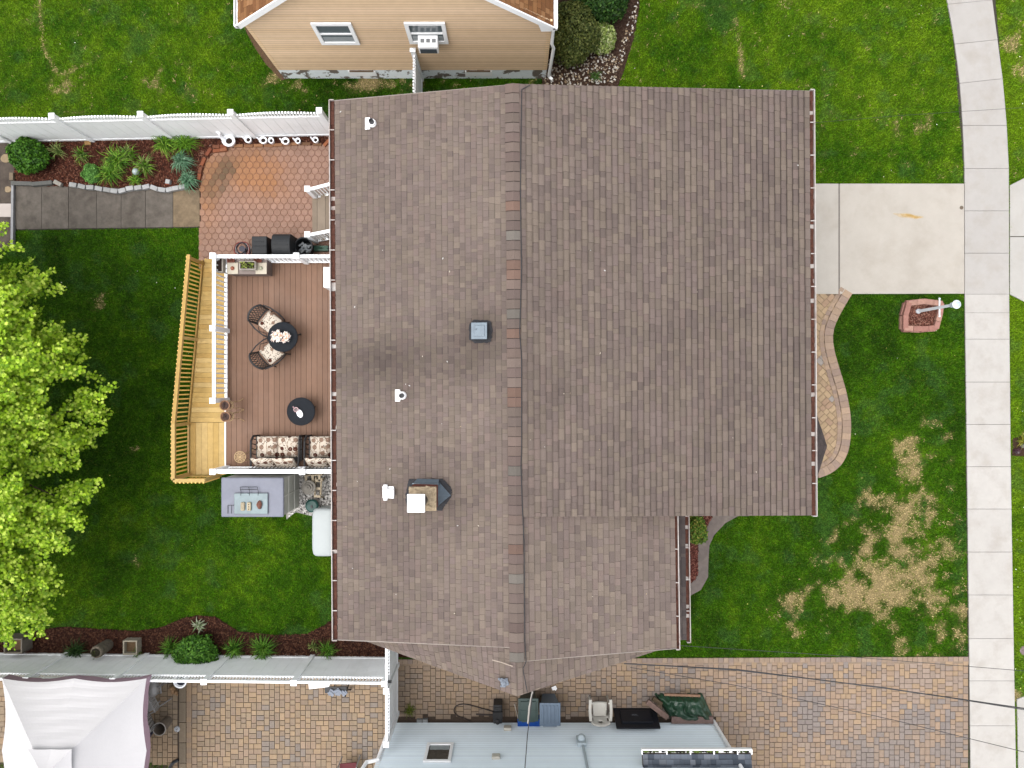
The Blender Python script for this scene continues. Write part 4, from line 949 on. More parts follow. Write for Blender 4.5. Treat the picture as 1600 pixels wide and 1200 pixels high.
def cushion(x0, y0, x1, y1, z0, z1):
    mb = MB(); n = 8; base = len(mb.v)
    for zz, s in ((z0, -1), (z1, 1)):
        for i in range(n + 1):
            for j in range(n + 1):
                u, v_ = i / n, j / n; e = (4 * u * (1 - u)) ** .35 * (4 * v_ * (1 - v_)) ** .35; ins_ = .012
                mb.v.append((x0 + (x1 - x0) * u, y0 + (y1 - y0) * v_, (z0 + z1) / 2 + s * (z1 - z0) / 2 * (.25 + .75 * e)))
    m = n + 1
    for k in range(2):
        for i in range(n):
            for j in range(n):
                a = k * m * m + i * m + j; mb.f.append([a, a + m, a + m + 1, a + 1] if k else [a, a + 1, a + m + 1, a + m]); mb.c.append(None)
    bd = [(i, 0) for i in range(n)] + [(n, j) for j in range(n)] + [(i, n) for i in range(n, 0, -1)] + [(0, j) for j in range(n, 0, -1)]
    for (a, b), (c, d) in zip(bd, bd[1:] + bd[:1]): mb.f.append([a * m + b, c * m + d, m * m + c * m + d, m * m + a * m + b]); mb.c.append(None)
    return mb
def patio_chair():
    r = thing('patio_chair', 'x', 'chair', (0, 0, ZD), 0, 'cast metal chairs at the bistro table')
    mb = MB(); mb.tube([(.27, -.25, .4), (.27, .25, .4), (-.24, .22, .4), (-.24, -.22, .4), (.27, -.25, .4)], .018, 6)
    for k in range(5): mb.bar((-.24 + k * .12, -.24, .4), (-.24 + k * .12, .24, .4), .02, .012)
    mb.build('seat_frame', CAST, r, False)
    cushion(-.23, -.25, .27, .25, .41, .50).build('cushion', FLO, r, False, smooth=True)
    # barrel-shaped lattice back leaning away from the table
    mb = MB(); P = lambda a, h: Vector((-.24 - .14 * h - .09 * math.cos(a * 1.2) * (.4 + .6 * h), .29 * math.sin(a) * (1 + .12 * h), .42 + .5 * h))
    AA = [(-1.05 + 2.1 * k / 14) for k in range(15)]
    mb.tube([P(a, 1 - .22 * (a / 1.05) ** 2) for a in AA], .03, 6); mb.tube([P(a, .1) for a in AA], .02, 6)
    for a in (-1.05, 1.05): mb.tube([P(a, h) for h in (0, .3, .6, .78)], .022, 6)
    for k in range(9):
        a0 = -1 + 2 * k / 8
        for s in (-1, 1): mb.tube([P(a0, .1), P(max(-1.05, min(1.05, a0 + s * .22)), .36), P(a0, .6), P(max(-1.05, min(1.05, a0 - s * .15)), .92 - .2 * a0 * a0)], .011, 5)
    mb.build('backrest', CAST, r, False)
    for s in (-1, 1):
        mb = MB(); mb.tube([(-.36, s * .30, .74), (-.15, s * .36, .70), (.12, s * .37, .66), (.27, s * .33, .58), (.27, s * .29, .40)], .02, 6)
        mb.tube([(-.2, s * .30, .42), (-.05, s * .36, .56), (.1, s * .31, .42), (.2, s * .35, .55)], .012, 5); mb.build('arm', CAST, r, False)
        for x in (-.22, .24): mb = MB(); mb.tube([(x, s * .23, .4), (x * 1.1, s * .24, .2), (x * 1.2, s * .27, .0)], .018, 6); mb.build('leg', CAST, r, False)
    return r
pcx = patio_chair()
place(pcx, (*W(422, 504, 1.45).xy, ZD), math.radians(-38), 'cast metal patio chair with floral seat above its twin at the bistro table', first=True)
place(pcx, (*W(424, 551.5, 1.45).xy, ZD), math.radians(40), 'cast metal patio chair with floral seat below the flowers, nearer the sofas')
def round_table(label, px, py, r_, zt, cat='table'):
    c = W(px, py, ZD + zt); t = thing('round_table', label, cat, (c.x, c.y, ZD))
    mb = MB(); mb.lathe((c.x, c.y, ZD + zt - .035), [(r_ * .9, 0), (r_, .006), (r_, .03), (r_ * .985, .036), (r_ * .93, .033), (r_ * .92, .036)], 40); mb.build('tabletop', SLATE, t)
    mb = MB(); mb.lathe((c.x, c.y, ZD), [(.2, 0), (.21, .03), (.06, .07), (.045, .2), (.07, .35), (.05, zt - .035)], 18); mb.build('pedestal', CAST, t)
    mb = MB()
    for k in range(3):
        a = 2 * math.pi * k / 3 + .4; mb.tube([(c.x + .05 * math.cos(a), c.y + .05 * math.sin(a), ZD + .3), (c.x + r_ * .5 * math.cos(a), c.y + r_ * .5 * math.sin(a), ZD + .1), (c.x + r_ * .8 * math.cos(a), c.y + r_ * .8 * math.sin(a), ZD + .02)], .02, 6)
    mb.build('feet', CAST, t); return c
tc_ = round_table('round dark bistro table carrying pale flowers between two chairs', 441.5, 526.5, .415, .72)
sc_ = round_table('low round dark side table in front of the sofas', 470, 643, .395, .45)
# flowers in a low bowl
fl = thing('flower_bouquet', 'bunch of white and blush flowers on the bistro table', 'flowers', (tc_.x - .06, tc_.y + .0, ZD + .72))
mb = MB(); c = ORG[fl.name]; mb.lathe((c.x, c.y, c.z), [(.09, 0), (.13, .03), (.15, .1), (.13, .1)], 18); mb.build('bowl', SLATE, fl)
heads = [(-.13, .04, .11), (-.03, .11, .1), (-.02, -.07, .11), (.07, .02, .1), (.2, .07, .09), (.22, -.05, .1), (.14, -.11, .08), (-.16, -.08, .07), (.27, .02, .07), (-.08, .0, .1)]
Pp, Cc = [], []
for hx_, hy_, hr in heads:
    n = 46; dvec = unit(rng.normal(size=(n, 3)) + np.array([0, 0, .9])); pos = np.array([c.x + hx_, c.y + hy_, c.z + .14]) + dvec * hr * rng.uniform(.3, 1, (n, 1)) * np.array([1, 1, .7])
    Pp.append(leafpolys(pos, unit(dvec * .6 + rng.normal(size=(n, 3)) * .4 + np.array([0, 0, .5])), hr * rng.uniform(.5, .8, n), LEAF6)); rr = np.linalg.norm(pos[:, :2] - np.array([c.x + hx_, c.y + hy_]), axis=1) / hr
    cc2 = pal([(.82, .72, .66), (.8, .64, .57), (.84, .78, .74)], n, .04); cc2[rr < .3] = np.array((.70, .42, .28)); Cc.append(cc2)
npolys('petals', np.concatenate(Pp), np.concatenate(Cc), V('flower_petals', rough=.7, var=.05, spec=.1, transl=.25), fl)
# cup and dish on the low table
c = W(463, 640, ZD + .5); cup = thing('cup', 'pink rimmed round cup of dark drink on the low side table', 'cup', (c.x, c.y, ZD + .45))
mb = MB(); mb.lathe((c.x, c.y, ZD + .45), [(.045, 0), (.05, .01), (.07, .085), (.055, .085), (.05, .05), (.0, .05)], 24); mb.tube([(c.x - .05, c.y + .04, ZD + .53), (c.x - .09, c.y + .08, ZD + .535), (c.x - .06, c.y + .09, ZD + .53)], .012, 6); mb.build('cup_body', mat('pink_glaze', S(244, 196, 200), .3, .03), cup)
mb = MB(); mb.lathe((c.x, c.y, ZD + .505), [(.052, 0), (.0, .002)], 20); mb.build('drink', mat('dark_drink', S(70, 24, 30), .1, 0), cup)
c = W(468.5, 646, ZD + .47); mb = MB(); mb.lathe((0, 0, 0), [(.03, 0), (.09, .02), (.11, .035), (.07, .024), (.045, .018), (.0, .016)], 26, sx=.75, sy=1.15)
mb.v = [(c.x + x * .9 - y * .44, c.y + x * .44 + y * .9, ZD + .452 + z) for x, y, z in mb.v]; o = mb.build('dish', mat('white_glaze', (.8, .82, .86), .25, .02), smooth=True); tag(o, 'white leaf shaped dish beside the pink cup on the low table', 'dish')
# two love seats
def sofa():
    r = thing('love_seat', 'x', 'sofa', (0, 0, ZD), 0, 'floral love seats along the lower railing'); w = 1.3
    mb = MB(); mb.box(-.34, -w / 2, .24, .36, w / 2, .3)
    mb.build('seat_frame', CAST, r, False, bevel=.01)
    for k in (-1, 0):
        y0 = -w / 2 + .06 + (k + 1) * (w - .12) / 2; o = cushion(-.22, y0 + .005, .36, y0 + (w - .12) / 2 - .005, .30, .46).build('seat_cushion', FLO, r, False, smooth=True)
        b = cushion(-.26, y0 + .005, .26, y0 + (w - .12) / 2 - .005, -.06, .09); M = Matrix.Translation((-.335, 0, .66)) @ Matrix.Rotation(math.radians(-58), 4, 'Y')
        b.v = [tuple(M @ Vector(p)) for p in b.v]; b.build('back_cushion', FLO, r, False, smooth=True)
    mb = MB()
    for k in range(13): y = -w / 2 + .05 + k * (w - .1) / 12; mb.tube([(-.34, y, .3), (-.46, y, .62), (-.50, y, .86)], .012, 5)
    mb.tube([(-.5, -w / 2 + .03, .87), (-.5, w / 2 - .03, .87)], .025, 6); mb.build('backrest_frame', CAST, r, False)
    for s in (-1, 1):
        mb = MB(); y = s * (w / 2 + .0); mb.tube([(-.45, y, .68), (-.1, y + s * .02, .64), (.25, y + s * .02, .62), (.38, y, .5), (.36, y, .05)], .03, 8)
        for k in range(5): mb.tube([(-.3 + k * .14, y, .28), (-.24 + k * .14, y + s * .02, .62)], .012, 5)
        mb.build('arm', CAST, r, False)
        for x in (-.3, .33): mb = MB(); mb.tube([(x, s * (w / 2 - .04), .26), (x, s * (w / 2 - .03), 0)], .022, 6); mb.build('leg', CAST, r, False)
    return r
sf = sofa(); ys_ = W(0, 697, 1.4).y - .03
place(sf, (W(433, 0, 1.45).x, ys_ - .06, ZD), math.pi / 2, 'floral cushioned love seat fully in view by the empty plant stand', first=True)
place(sf, (W(516, 0, 1.45).x - .0, ys_ - .06, ZD), math.pi / 2, 'floral cushioned love seat half hidden under the house eave')
# storage bench with planter and tiles
bx = W(354.5, 0, 1.53).x; bx2 = W(417, 0, 1.53).x; by1 = W(0, 404, 1.53).y; by0 = W(0, 428.5, 1.53).y
bn = thing('storage_bench', 'grey brown box bench in the deck corner under cream tiles', 'bench', ((bx + bx2) / 2, (by0 + by1) / 2, ZD))
BG = V('taupe_resin', rough=.6, var=.12, scale=8)
mb = MB(); mb.box(bx + .02, by0 + .02, ZD + .02, bx2 - .02, by1 - .02, ZD + .49, S(150, 132, 124)); mb.build('box', BG, bn)
mb = MB(); mb.box(bx, by0, ZD + .49, bx2, by1, ZD + .53, S(168, 152, 144)); mb.build('lid', BG, bn, bevel=.01)
zb = ZD + .531; k_ = (H - zb) / F
for px, nm, kc in ((364, 'cream tile with terracotta knob, left end of the box bench', (190, 112, 84)), (408.5, 'cream tile with pale green knob, right end of the box bench', (206, 206, 176))):
    c = W(px, 419.5, zb); t = thing('serving_tray', nm, 'tray', (c.x, c.y, zb), 0, 'cream trays on the box bench')
    mb = MB(); mb.box(c.x - .155, c.y - .16, zb, c.x + .155, c.y + .16, zb + .03); mb.build('tray', mat('cream_tile', S(240, 228, 204), .5, .05), t, bevel=.008)
    mb = MB(); mb.lathe((c.x, c.y + .0, zb + .03), [(.05, 0), (.055, .02), (.03, .05), (.0, .055)], 18); mb.build('knob', mat('knob_%d' % px if False else ('terracotta_knob' if px < 380 else 'pale_knob'), S(*kc), .6), t)
for px, lb in ((363, 'terracotta square pot on the bench near the railing corner'), (405, 'terracotta square pot on the bench right of the lettuce planter')):
    c = W(px, 406.5, zb); t = thing('clay_pot', lb, 'pot', (c.x, c.y, zb), 0, 'square clay pots on the box bench'); mb = MB()
    q = lambda s, z: [(c.x + sx * s, c.y + sy * s * .8, z) for sx, sy in ((-1, -1), (1, -1), (1, 1), (-1, 1))]
    a, b, d_, e_ = q(.07, zb), q(.1, zb + .12), q(.085, zb + .12), q(.08, zb + .07)
    mb.add(a + b + d_ + e_, [(0, 1, 5, 4), (1, 2, 6, 5), (2, 3, 7, 6), (3, 0, 4, 7), (4, 5, 9, 8), (5, 6, 10, 9), (6, 7, 11, 10), (7, 4, 8, 11), (8, 9, 13, 12), (9, 10, 14, 13), (10, 11, 15, 14), (11, 8, 12, 15)]); mb.build('pot', mat('terracotta', S(172, 96, 76), .85, .15), t)
    mb = MB(); mb.poly(q(.082, zb + .08)); mb.build('soil', mat('potting_soil', S(120, 70, 54), .95, .4, 30), t)
SOIL = mat('dark_potting_soil', S(62, 44, 36), .95, .5, 30, .6, 60)
def trough(label, x0, y0, x1, y1, z0, z1, m, plants=None, name='planter_box'):
    t = thing(name, label, 'planter', ((x0 + x1) / 2, (y0 + y1) / 2, z0)); w = .02; mb = MB()
    mb.box(x0, y0, z0, x1, y0 + w, z1); mb.box(x0, y1 - w, z0, x1, y1, z1); mb.box(x0, y0 + w, z0, x0 + w, y1 - w, z1); mb.box(x1 - w, y0 + w, z0, x1, y1 - w, z1); mb.box(x0 + w, y0 + w, z0, x1 - w, y1 - w, z0 + .02); mb.build('box', m, t)
    mb = MB(); mb.box(x0 + w, y0 + w, z1 - .08, x1 - w, y1 - w, z1 - .035); mb.build('soil', SOIL, t)
    if plants:
        n = plants; pos = np.stack([rng.uniform(x0 + .05, x1 - .05, n), rng.uniform(y0 + .04, y1 - .04, n), rng.uniform(z1 - .04, z1 + .07, n)], 1)
        npolys('lettuce', leafpolys(pos, unit(rng.normal(size=(n, 3)) * .5 + np.array([0, 0, 1])), rng.uniform(.05, .1, n), LEAF6), pal([S(140, 160, 60), S(100, 130, 50), S(170, 180, 90)], n, .2), V('leaves', rough=.6, var=.1, spec=.2, transl=.2), t)
    return t
c0, c1 = W(374, 421, zb + .2), W(399, 408, zb + .2)
trough('cream planter box of lettuce in the middle of the bench', c0.x, c0.y, c1.x, c1.y, zb, zb + .2, mat('cream_planter', S(226, 216, 202), .6, .08), 46)
c0, c1 = W(335.5, 425, 1.75), W(347.5, 402, 1.75)
trough('long trough of dark soil hooked on the railing corner', c0.x + .02, c0.y, c1.x, c1.y, 1.52, 1.74, mat('cream_planter'))
# scroll plant stands
IRON = mat('tan_iron', S(222, 190, 142, 1.3), .6, .15, 20)
def stand(r=.11):
    s_ = thing('plant_stand', 'x', 'plant stand', (0, 0, ZD), 0, 'scroll legged iron plant stands'); zt = .5
    mb = MB(); mb.tube([(r * math.cos(a), r * math.sin(a), zt) for a in np.linspace(0, 2 * math.pi, 25)], .012, 6)
    for rr in (.45, .72): mb.tube([(r * rr * math.cos(a), r * rr * math.sin(a), zt) for a in np.linspace(0, 2 * math.pi, 21)], .008, 5)
    for k in range(10): a = 2 * math.pi * k / 10; mb.tube([(.02 * math.cos(a), .02 * math.sin(a), zt), (r * math.cos(a), r * math.sin(a), zt)], .008, 5)
    mb.lathe((0, 0, zt - .01), [(.03, 0), (.03, .02)], 10); mb.build('ring_top', IRON, s_, False)
    for a in (math.radians(38), math.radians(-32), math.pi):
        l = 1 if a < 3 else .35; mb = MB(); d_ = Vector((math.cos(a), math.sin(a), 0)); mb.tube([d_ * r + Vector((0, 0, zt)), d_ * (r + .04 * l) + Vector((0, 0, .3)), d_ * (r + .03) + Vector((0, 0, .12)), d_ * (r + .15 * l) + Vector((0, 0, .02)), d_ * (r + .2 * l) + Vector((0, 0, .05))], .011, 6); mb.build('leg', IRON, s_, False)
    return s_
st_ = stand(.155); c = W(375, 714, 1.5)
place(st_, (c.x, c.y, ZD), 0, 'empty round iron plant stand left of the love seat', first=True)
for i, (px, py, lb) in enumerate(((351, 633.5, 'the upper one by the white post'), (352, 651, 'the lower one beside the ramp'))):
    c = W(px, py, 1.72); s2 = place(st_, (c.x + .02, c.y, ZD), 0, 'scroll iron plant stand holding a clay pot, ' + lb); s2.scale = (.85, .85, 1)
    p = thing('flower_pot', 'tan pot of dark soil on an iron stand, ' + lb, 'pot', (c.x, c.y, ZD + .51), 0, 'potted soil on the plant stands')
    mb = MB(); mb.lathe((c.x + .01, c.y, ZD + .512), [(.09, 0), (.135, .2), (.145, .2), (.145, .235), (.12, .235), (.118, .19)], 24); mb.build('pot', mat('tan_clay', S(188, 142, 110), .8, .15), p)
    mb = MB(); mb.lathe((c.x + .01, c.y, ZD + .70), [(.122, 0), (.0, .01)], 20)
    for k in range(14): a = random.random() * 6.3; rr = random.random() * .1; mb.obox((c.x + rr * math.cos(a), c.y + rr * math.sin(a), ZD + .715), (.05, .02, .014), rz=a)
    mb.build('soil', mat('mulched_soil', S(104, 82, 76), .95, .5, 30), p)

# ------------------------------------------------------------ things north of the deck
BLK = mat('black_vinyl', S(48, 51, 54), .55, .2, 8, .2, 30, spec=.25)
def covered(label, px, py, sx, sy, z, cat, arch):
    c = W(px, py, z); t = thing('covered_grill' if arch else 'storage_bin', label, cat, (c.x, c.y, 0)); mb = MB(); n = 10
    prof = [(-sy / 2, 0)] + [(-sy / 2 + sy * i / n, z - .16 + .16 * math.sin(math.pi * (i / n)) ** .5 if arch else z) for i in range(n + 1)] + [(sy / 2, 0)]
    vs = [(c.x - sx / 2, c.y + a, b) for a, b in prof] + [(c.x + sx / 2, c.y + a, b) for a, b in prof]; m = len(prof)
    mb.add(vs, [list(range(m))[::-1], list(range(m, 2 * m))] + [(i, (i + 1) % m, m + (i + 1) % m, m + i) for i in range(m)]); mb.build('body', BLK, t, bevel=.025, seg=3)
    mb = MB(); mb.obox((c.x, c.y - .02, z + .005), (sx * .8, .03, .02)); mb.obox((c.x, c.y + .1, z + .002 - (.02 if arch else 0)), (sx * .6, .02, .02)); mb.build('lid_ridge', BLK, t, bevel=.006)
    return c
covered('small square black lidded bin on the patio beside the deck railing', 405, 383, .44, .52, .85, 'bin', False)
covered('large black arched grill cover on the patio beside the deck railing', 438, 381, .54, .62, 1.05, 'grill', True)
c = W(474, 384.5, .55); t = thing('tub', 'round black tub of grey tools below the steps', 'tub', (c.x, c.y, 0))
mb = MB(); mb.lathe((c.x, c.y, 0), [(.19, 0), (.25, .5), (.27, .5), (.27, .55), (.235, .55), (.19, .1), (.0, .1)], 26); mb.build('tub_body', BLK, t)
mb = MB()
for k in range(12): a = random.random() * 6.3; mb.obox((c.x + random.uniform(-.12, .12), c.y + random.uniform(-.12, .12), .4 + .05 * random.random()), (.16, .05, .04), rz=a, ry=random.uniform(-.5, .5))
mb.build('tools', mat('grey_tools', S(150, 156, 160), .5, .3, 20), t)
c = W(377, 388, .5); t = thing('hose_reel', 'coiled red and white garden hose beside the black bin', 'hose', (c.x, c.y, 0))
for i, (rr, col, zz) in enumerate(((.21, (150, 60, 54), .45), (.19, (206, 200, 194), .40), (.17, (140, 52, 50), .36), (.2, (200, 190, 186), .3), (.15, (60, 60, 70), .48))):
    mb = MB(); mb.tube([(c.x + rr * math.cos(a) * 1.05, c.y + rr * math.sin(a) + .02 * math.sin(3 * a + i), zz + .04 * math.sin(2 * a + i)) for a in np.linspace(0, 6.28, 33)], .018, 6); mb.build('hose_coil', mat('hose_%s' % ('red', 'white', 'red', 'white', 'dark')[i], S(*col), .5), t)
mb = MB(); mb.lathe((c.x, c.y, 0), [(.12, 0), (.12, .04), (.05, .06), (.05, .42), (.09, .44)], 14); mb.build('reel', mat('dark_reel', S(70, 66, 84), .5, .2), t)
for px, py, sz, col, nm, lb in ((499, 387.5, (.5, .16, .18), (70, 120, 96), 'watering_can', 'green plastic watering can lying under the steps handrail'), (505, 384, (.22, .07, .1), (196, 62, 72), 'hand_brush', 'small red hand brush by the steps'), (515, 388, (.3, .12, .16), (40, 40, 42), 'tool_case', 'narrow black tool case against the house by the steps')):
    c = W(px, py, .2); mb = MB(); mb.obox((c.x, c.y, sz[2] / 2), sz)
    if nm == 'watering_can': mb.tube([(c.x - .2, c.y, .1), (c.x - .36, c.y + .03, .26)], [.03, .02], 8); mb.tube([(c.x + .1, c.y, .18), (c.x + .05, c.y, .3), (c.x - .1, c.y, .18)], .014, 6)
    else: mb.tube([(c.x - sz[0] / 3, c.y, sz[2]), (c.x, c.y, sz[2] + .05), (c.x + sz[0] / 3, c.y, sz[2])], .012, 6)
    tag(mb.build(nm, mat(nm + '_plastic', S(*col), .45, .08), bevel=.03, seg=3), lb, nm.replace('_', ' '))
# white pots along the fence
WP_ = mat('white_ceramic', (.80, .81, .84), .35, .04, 6)
def pot(px, py, r, lb, swan=False, sxy=(1, 1), soil=True):
    c = W(px, py, .2); t = thing('swan_planter' if swan else 'white_pot', lb, 'planter', (c.x, c.y, 0), 0, None if swan else 'white pots along the fence foot')
    mb = MB(); h = .24 if swan else .2
    mb.lathe((c.x, c.y, .0), [(r * .7, 0), (r, h * .7), (r * 1.05, h), (r * .8, h), (r * .7, h * .75)], 22, sx=sxy[0], sy=sxy[1])
    if swan:
        mb.tube([(c.x - r * .8, c.y + .03, .16), (c.x - r * 1.15, c.y + .08, .34), (c.x - r * .95, c.y + .12, .5), (c.x - r * 1.3, c.y + .15, .52), (c.x - r * 1.5, c.y + .15, .47)], [.06, .045, .035, .04, .012], 8)
    elif soil != 'plain': mb.tube([(c.x - r, c.y + .02, .15), (c.x - r * 1.4, c.y + .05, .26), (c.x - r * 1.6, c.y + .06, .24)], [.03, .025, .01], 6)
    mb.build('pot', WP_, t, smooth=False)
    mb = MB(); mb.lathe((c.x, c.y, h * .72), [(r * .82, 0), (0, .02)], 16, sx=sxy[0], sy=sxy[1]); mb.build('soil', SOIL, t)
pot(357.5, 220, .17, 'large white swan planter at the left end of the pot row', True, (1.1, 1))
for i, (px, py, r, lb, sx) in enumerate(((387, 217.5, .10, 'second from the left', 1), (410.5, 218.5, .105, 'third from the left, tight beside another', 1.1), (423, 219, .09, 'round plain one in the middle pair', .9), (445.5, 220, .10, 'wide one left of the tiny figure', 1.15), (465, 219.5, .085, 'pot right of the wide one', .9), (492.5, 218, .085, 'last one nearest the house', 1))):
    pot(px, py, r, 'small white bird shaped pot at the fence foot, ' + lb, False, (sx, 1), 'plain' if i == 2 else True)
# brick and block edging
def blocks(pts, name, label, group, cat, size, cols, m, z=.05, step=None):
    P_ = [Vector((*W(x, y).xy, 0)) for x, y in pts]; proto = None; k = 0
    for a, b in zip(P_[:-1], P_[1:]):
        n = max(1, round((b - a).length / (step or size[0])))
        for i in range(n):
            p = a + (b - a) * ((i + .5) / n); ang = math.atan2(b.y - a.y, b.x - a.x) + random.uniform(-.12, .12)
            mb = MB(); L2 = (b - a).length / n - .01; mb.obox((0, 0, z / 2 + size[2] / 2 - .03), (min(L2, size[0]), size[1], size[2]), col=tuple(np.array(S(*random.choice(cols))) * random.uniform(.9, 1.1)))
            o = mb.build(name, m, None, world=False, bevel=.008); o.location = (p.x, p.y, random.uniform(-.01, .02)); o.rotation_euler = (random.uniform(-.05, .05), random.uniform(-.05, .05), ang); tag(o, label, cat, group); k += 1
STN = V('cast_stone', rough=.85, var=.15, scale=14, bump=.3, spec=.1, dirt=.4, dirtcol=S(150, 146, 140), dscale=4)
blocks([(22, 287), (53, 289), (86, 288)], 'edging_block', 'long weathered grey edging block at the left end of the walkway edge', 'long grey edging blocks', 'edging block', (.62, .12, .14), [(140, 140, 136), (128, 128, 124)], STN)
blocks([(88, 285), (100, 291)], 'edging_block', 'tilted pale edging block left of the mulch spill', None, 'edging block', (.24, .12, .14), [(186, 180, 170)], STN)
blocks([(112, 290), (138, 294), (165, 297), (188, 301), (200, 297), (238, 293), (250, 297), (262, 299), (293, 293)], 'edging_block', 'pale cast stone edging block in the row along the grey walkway', 'pale stone blocks edging the walkway', 'edging block', (.22, .13, .15), [(206, 206, 206), (190, 190, 188), (214, 214, 214)], STN)
blocks([(262, 285), (269, 287)], 'edging_block', 'loose pale cube block standing behind the edging row', None, 'edging block', (.13, .13, .17), [(220, 218, 216)], STN)
BRK = V('clay_brick', rough=.85, var=.18, scale=16, bump=.3, spec=.1)
CB = [(182, 112, 82), (166, 100, 76), (192, 128, 96), (150, 98, 76)]
blocks([(312, 282), (316, 262), (322, 246), (334, 231), (356, 230)], 'edging_brick', 'terracotta brick in the curve between bed and patio', 'bricks curving round the patio corner', 'brick', (.25, .1, .1), CB, BRK)
blocks([(334, 237), (357, 235)], 'edging_brick', 'terracotta brick doubled inside the patio corner curve', 'inner bricks at the patio corner', 'brick', (.22, .1, .1), CB, BRK)
blocks([(366, 229), (428, 228), (470, 225), (505, 227)], 'edging_brick', 'low tan brick in the row in front of the white pots', 'bricks in front of the white pots', 'brick', (.27, .09, .07), [(176, 128, 96), (156, 118, 92), (190, 140, 104)], BRK)
blocks([(507, 229), (518, 218)], 'edging_brick', 'slanting terracotta brick by the house end of the pots', None, 'brick', (.3, .09, .1), [(196, 124, 88)], BRK)
blocks([(134, 224.5), (144, 224.5)], 'paving_brick', 'single tan brick lying at the fence foot in the mulch', None, 'brick', (.2, .12, .06), [(190, 150, 100)], BRK)
blocks([(260, 287), (268, 287)], 'paving_brick', 'red brick lying behind the pale edging blocks', None, 'brick', (.2, .12, .1), [(180, 92, 66)], BRK)
# west strip: stepping stones, tile, metal edging
for px, py, r, lb in ((10, 248, .14, 'larger round sandy stepping stone near the fence corner'), (14, 296.5, .10, 'smaller round sandy stepping stone above the white tile')):
    c = W(px, py); mb = MB(); mb.prism([(c.x + r * (1 + .1 * math.sin(3 * a + px)) * math.cos(a), c.y + r * (1 + .08 * math.cos(2 * a)) * math.sin(a)) for a in np.linspace(0, 6.28, 18)[:-1]], 0, .05); tag(mb.build('stepping_stone', mat('sandy_stone', S(196, 172, 138), .9, .2, 14), bevel=.012), lb, 'stepping stone', 'round stepping stones')
c = W(9.5, 329); mb = MB(); mb.box(c.x - .22, c.y - .2, 0, c.x + .21, c.y + .2, .05); tag(mb.build('square_tile', mat('pale_tile', S(236, 222, 212), .7, .05, 5), bevel=.008), 'square pale pink tile at the left edge of the path', 'tile')
mb = MB(); mb.bar((*W(23.5, 291).xy, .06), (*W(22.5, 388).xy, .06), .07, .12); tag(mb.build('edging_strip', mat('grey_metal_edging', S(172, 172, 174), .5, .12, 8, metal=.2)), 'straight grey edging strip across the end of the walkway', 'edging')
c = W(21, 239); mb = MB(); mb.obox((*W(21.5, 277).xy, .06), (.12, .22, .12)); tag(mb.build('edging_block', mat('tan_block', S(156, 138, 116), .9, .2), bevel=.01), 'tan block standing left of the round green shrub', 'edging block')

# ------------------------------------------------------------ south of the deck
shx0, shx1 = -8.09, -6.35; shy0, shy1 = -3.70, -2.60
shed = thing('storage_shed', 'grey resin storage shed with flat lavender top below the deck', 'shed', ((shx0 + shx1) / 2, (shy0 + shy1) / 2, 0))
mb = MB(); mb.box(shx0 + .03, shy0 + .03, 0, shx1 - .03, shy1 - .03, 1.52); mb.build('walls', mat('grey_resin', S(176, 176, 168, 2.3), .6, .08, 5), shed)
mb = MB(); mb.box(shx0, shy0, 1.52, shx1, shy1, 1.60); mb.build('lid', mat('lavender_lid', S(156, 160, 177), .5, .1, 3, .15, 40, dirt=.2, dirtcol=S(174, 177, 190), dscale=2), shed, bevel=.03, seg=3)
mb = MB(); mb.box(shx1 - .03, (shy0 + shy1) / 2 - .012, .05, shx1 - .015, (shy0 + shy1) / 2 + .012, 1.5)
for z in (.5, 1.05): mb.box(shx1 - .03, shy0 + .04, z - .015, shx1 - .02, shy1 - .04, z + .015)
mb.build('wall_ribs', mat('pale_resin', S(206, 206, 198, 2.2), .6), shed)
gz = 1.66; g0, g1 = W(366, 803, gz), W(418, 771, gz)
gl = thing('glass_panel', 'clear glass shelf with dark wire rack lying on the shed top', 'glass shelf', ((g0.x + g1.x) / 2, (g0.y + g1.y) / 2, 1.6))
gm = mat('pale_green_glass', S(148, 170, 176), .2, .2, 4, spec=.2)
mb = MB(); mb.box(g0.x, g0.y, 1.645, g1.x, g1.y, 1.658); mb.build('pane', gm, gl)
WIRE = mat('dark_wire', S(60, 58, 64), .5)
mb = MB(); mb.tube([(g0.x, g0.y, 1.65), (g1.x, g0.y, 1.65), (g1.x, g1.y, 1.65), (g0.x, g1.y, 1.65), (g0.x, g0.y, 1.65)], .009, 5)
for x, y in ((g0.x + .03, g0.y + .03), (g1.x - .03, g0.y + .03), (g0.x + .03, g1.y - .03), (g1.x - .03, g1.y - .03)): mb.tube([(x, y, 1.6), (x, y, 1.65)], .012, 6)
mb.build('frame', WIRE, gl)
mb = MB(); a0, a1 = W(375, 771, gz), W(402, 761, gz)
for y in (a1.y, a1.y - .07): mb.tube([(a0.x, y, 1.66), (a1.x, y, 1.66)], .008, 5)
for t in (0, .5, 1): x = a0.x + (a1.x - a0.x) * t; mb.tube([(x, a1.y + .0, 1.66), (x + .03, a1.y - .12, 1.67), (x + .02, a0.y - .06, 1.66)], .007, 5)
a0, a1 = W(355, 803, gz), W(366, 790, gz); mb.tube([(a0.x, a0.y, 1.62), (a0.x, a1.y, 1.62), (a1.x, a1.y, 1.62)], .008, 5); mb.tube([((a0.x + a1.x) / 2, a0.y, 1.62), ((a0.x + a1.x) / 2, a1.y, 1.62)], .006, 5); mb.build('wire_rack', WIRE, gl)
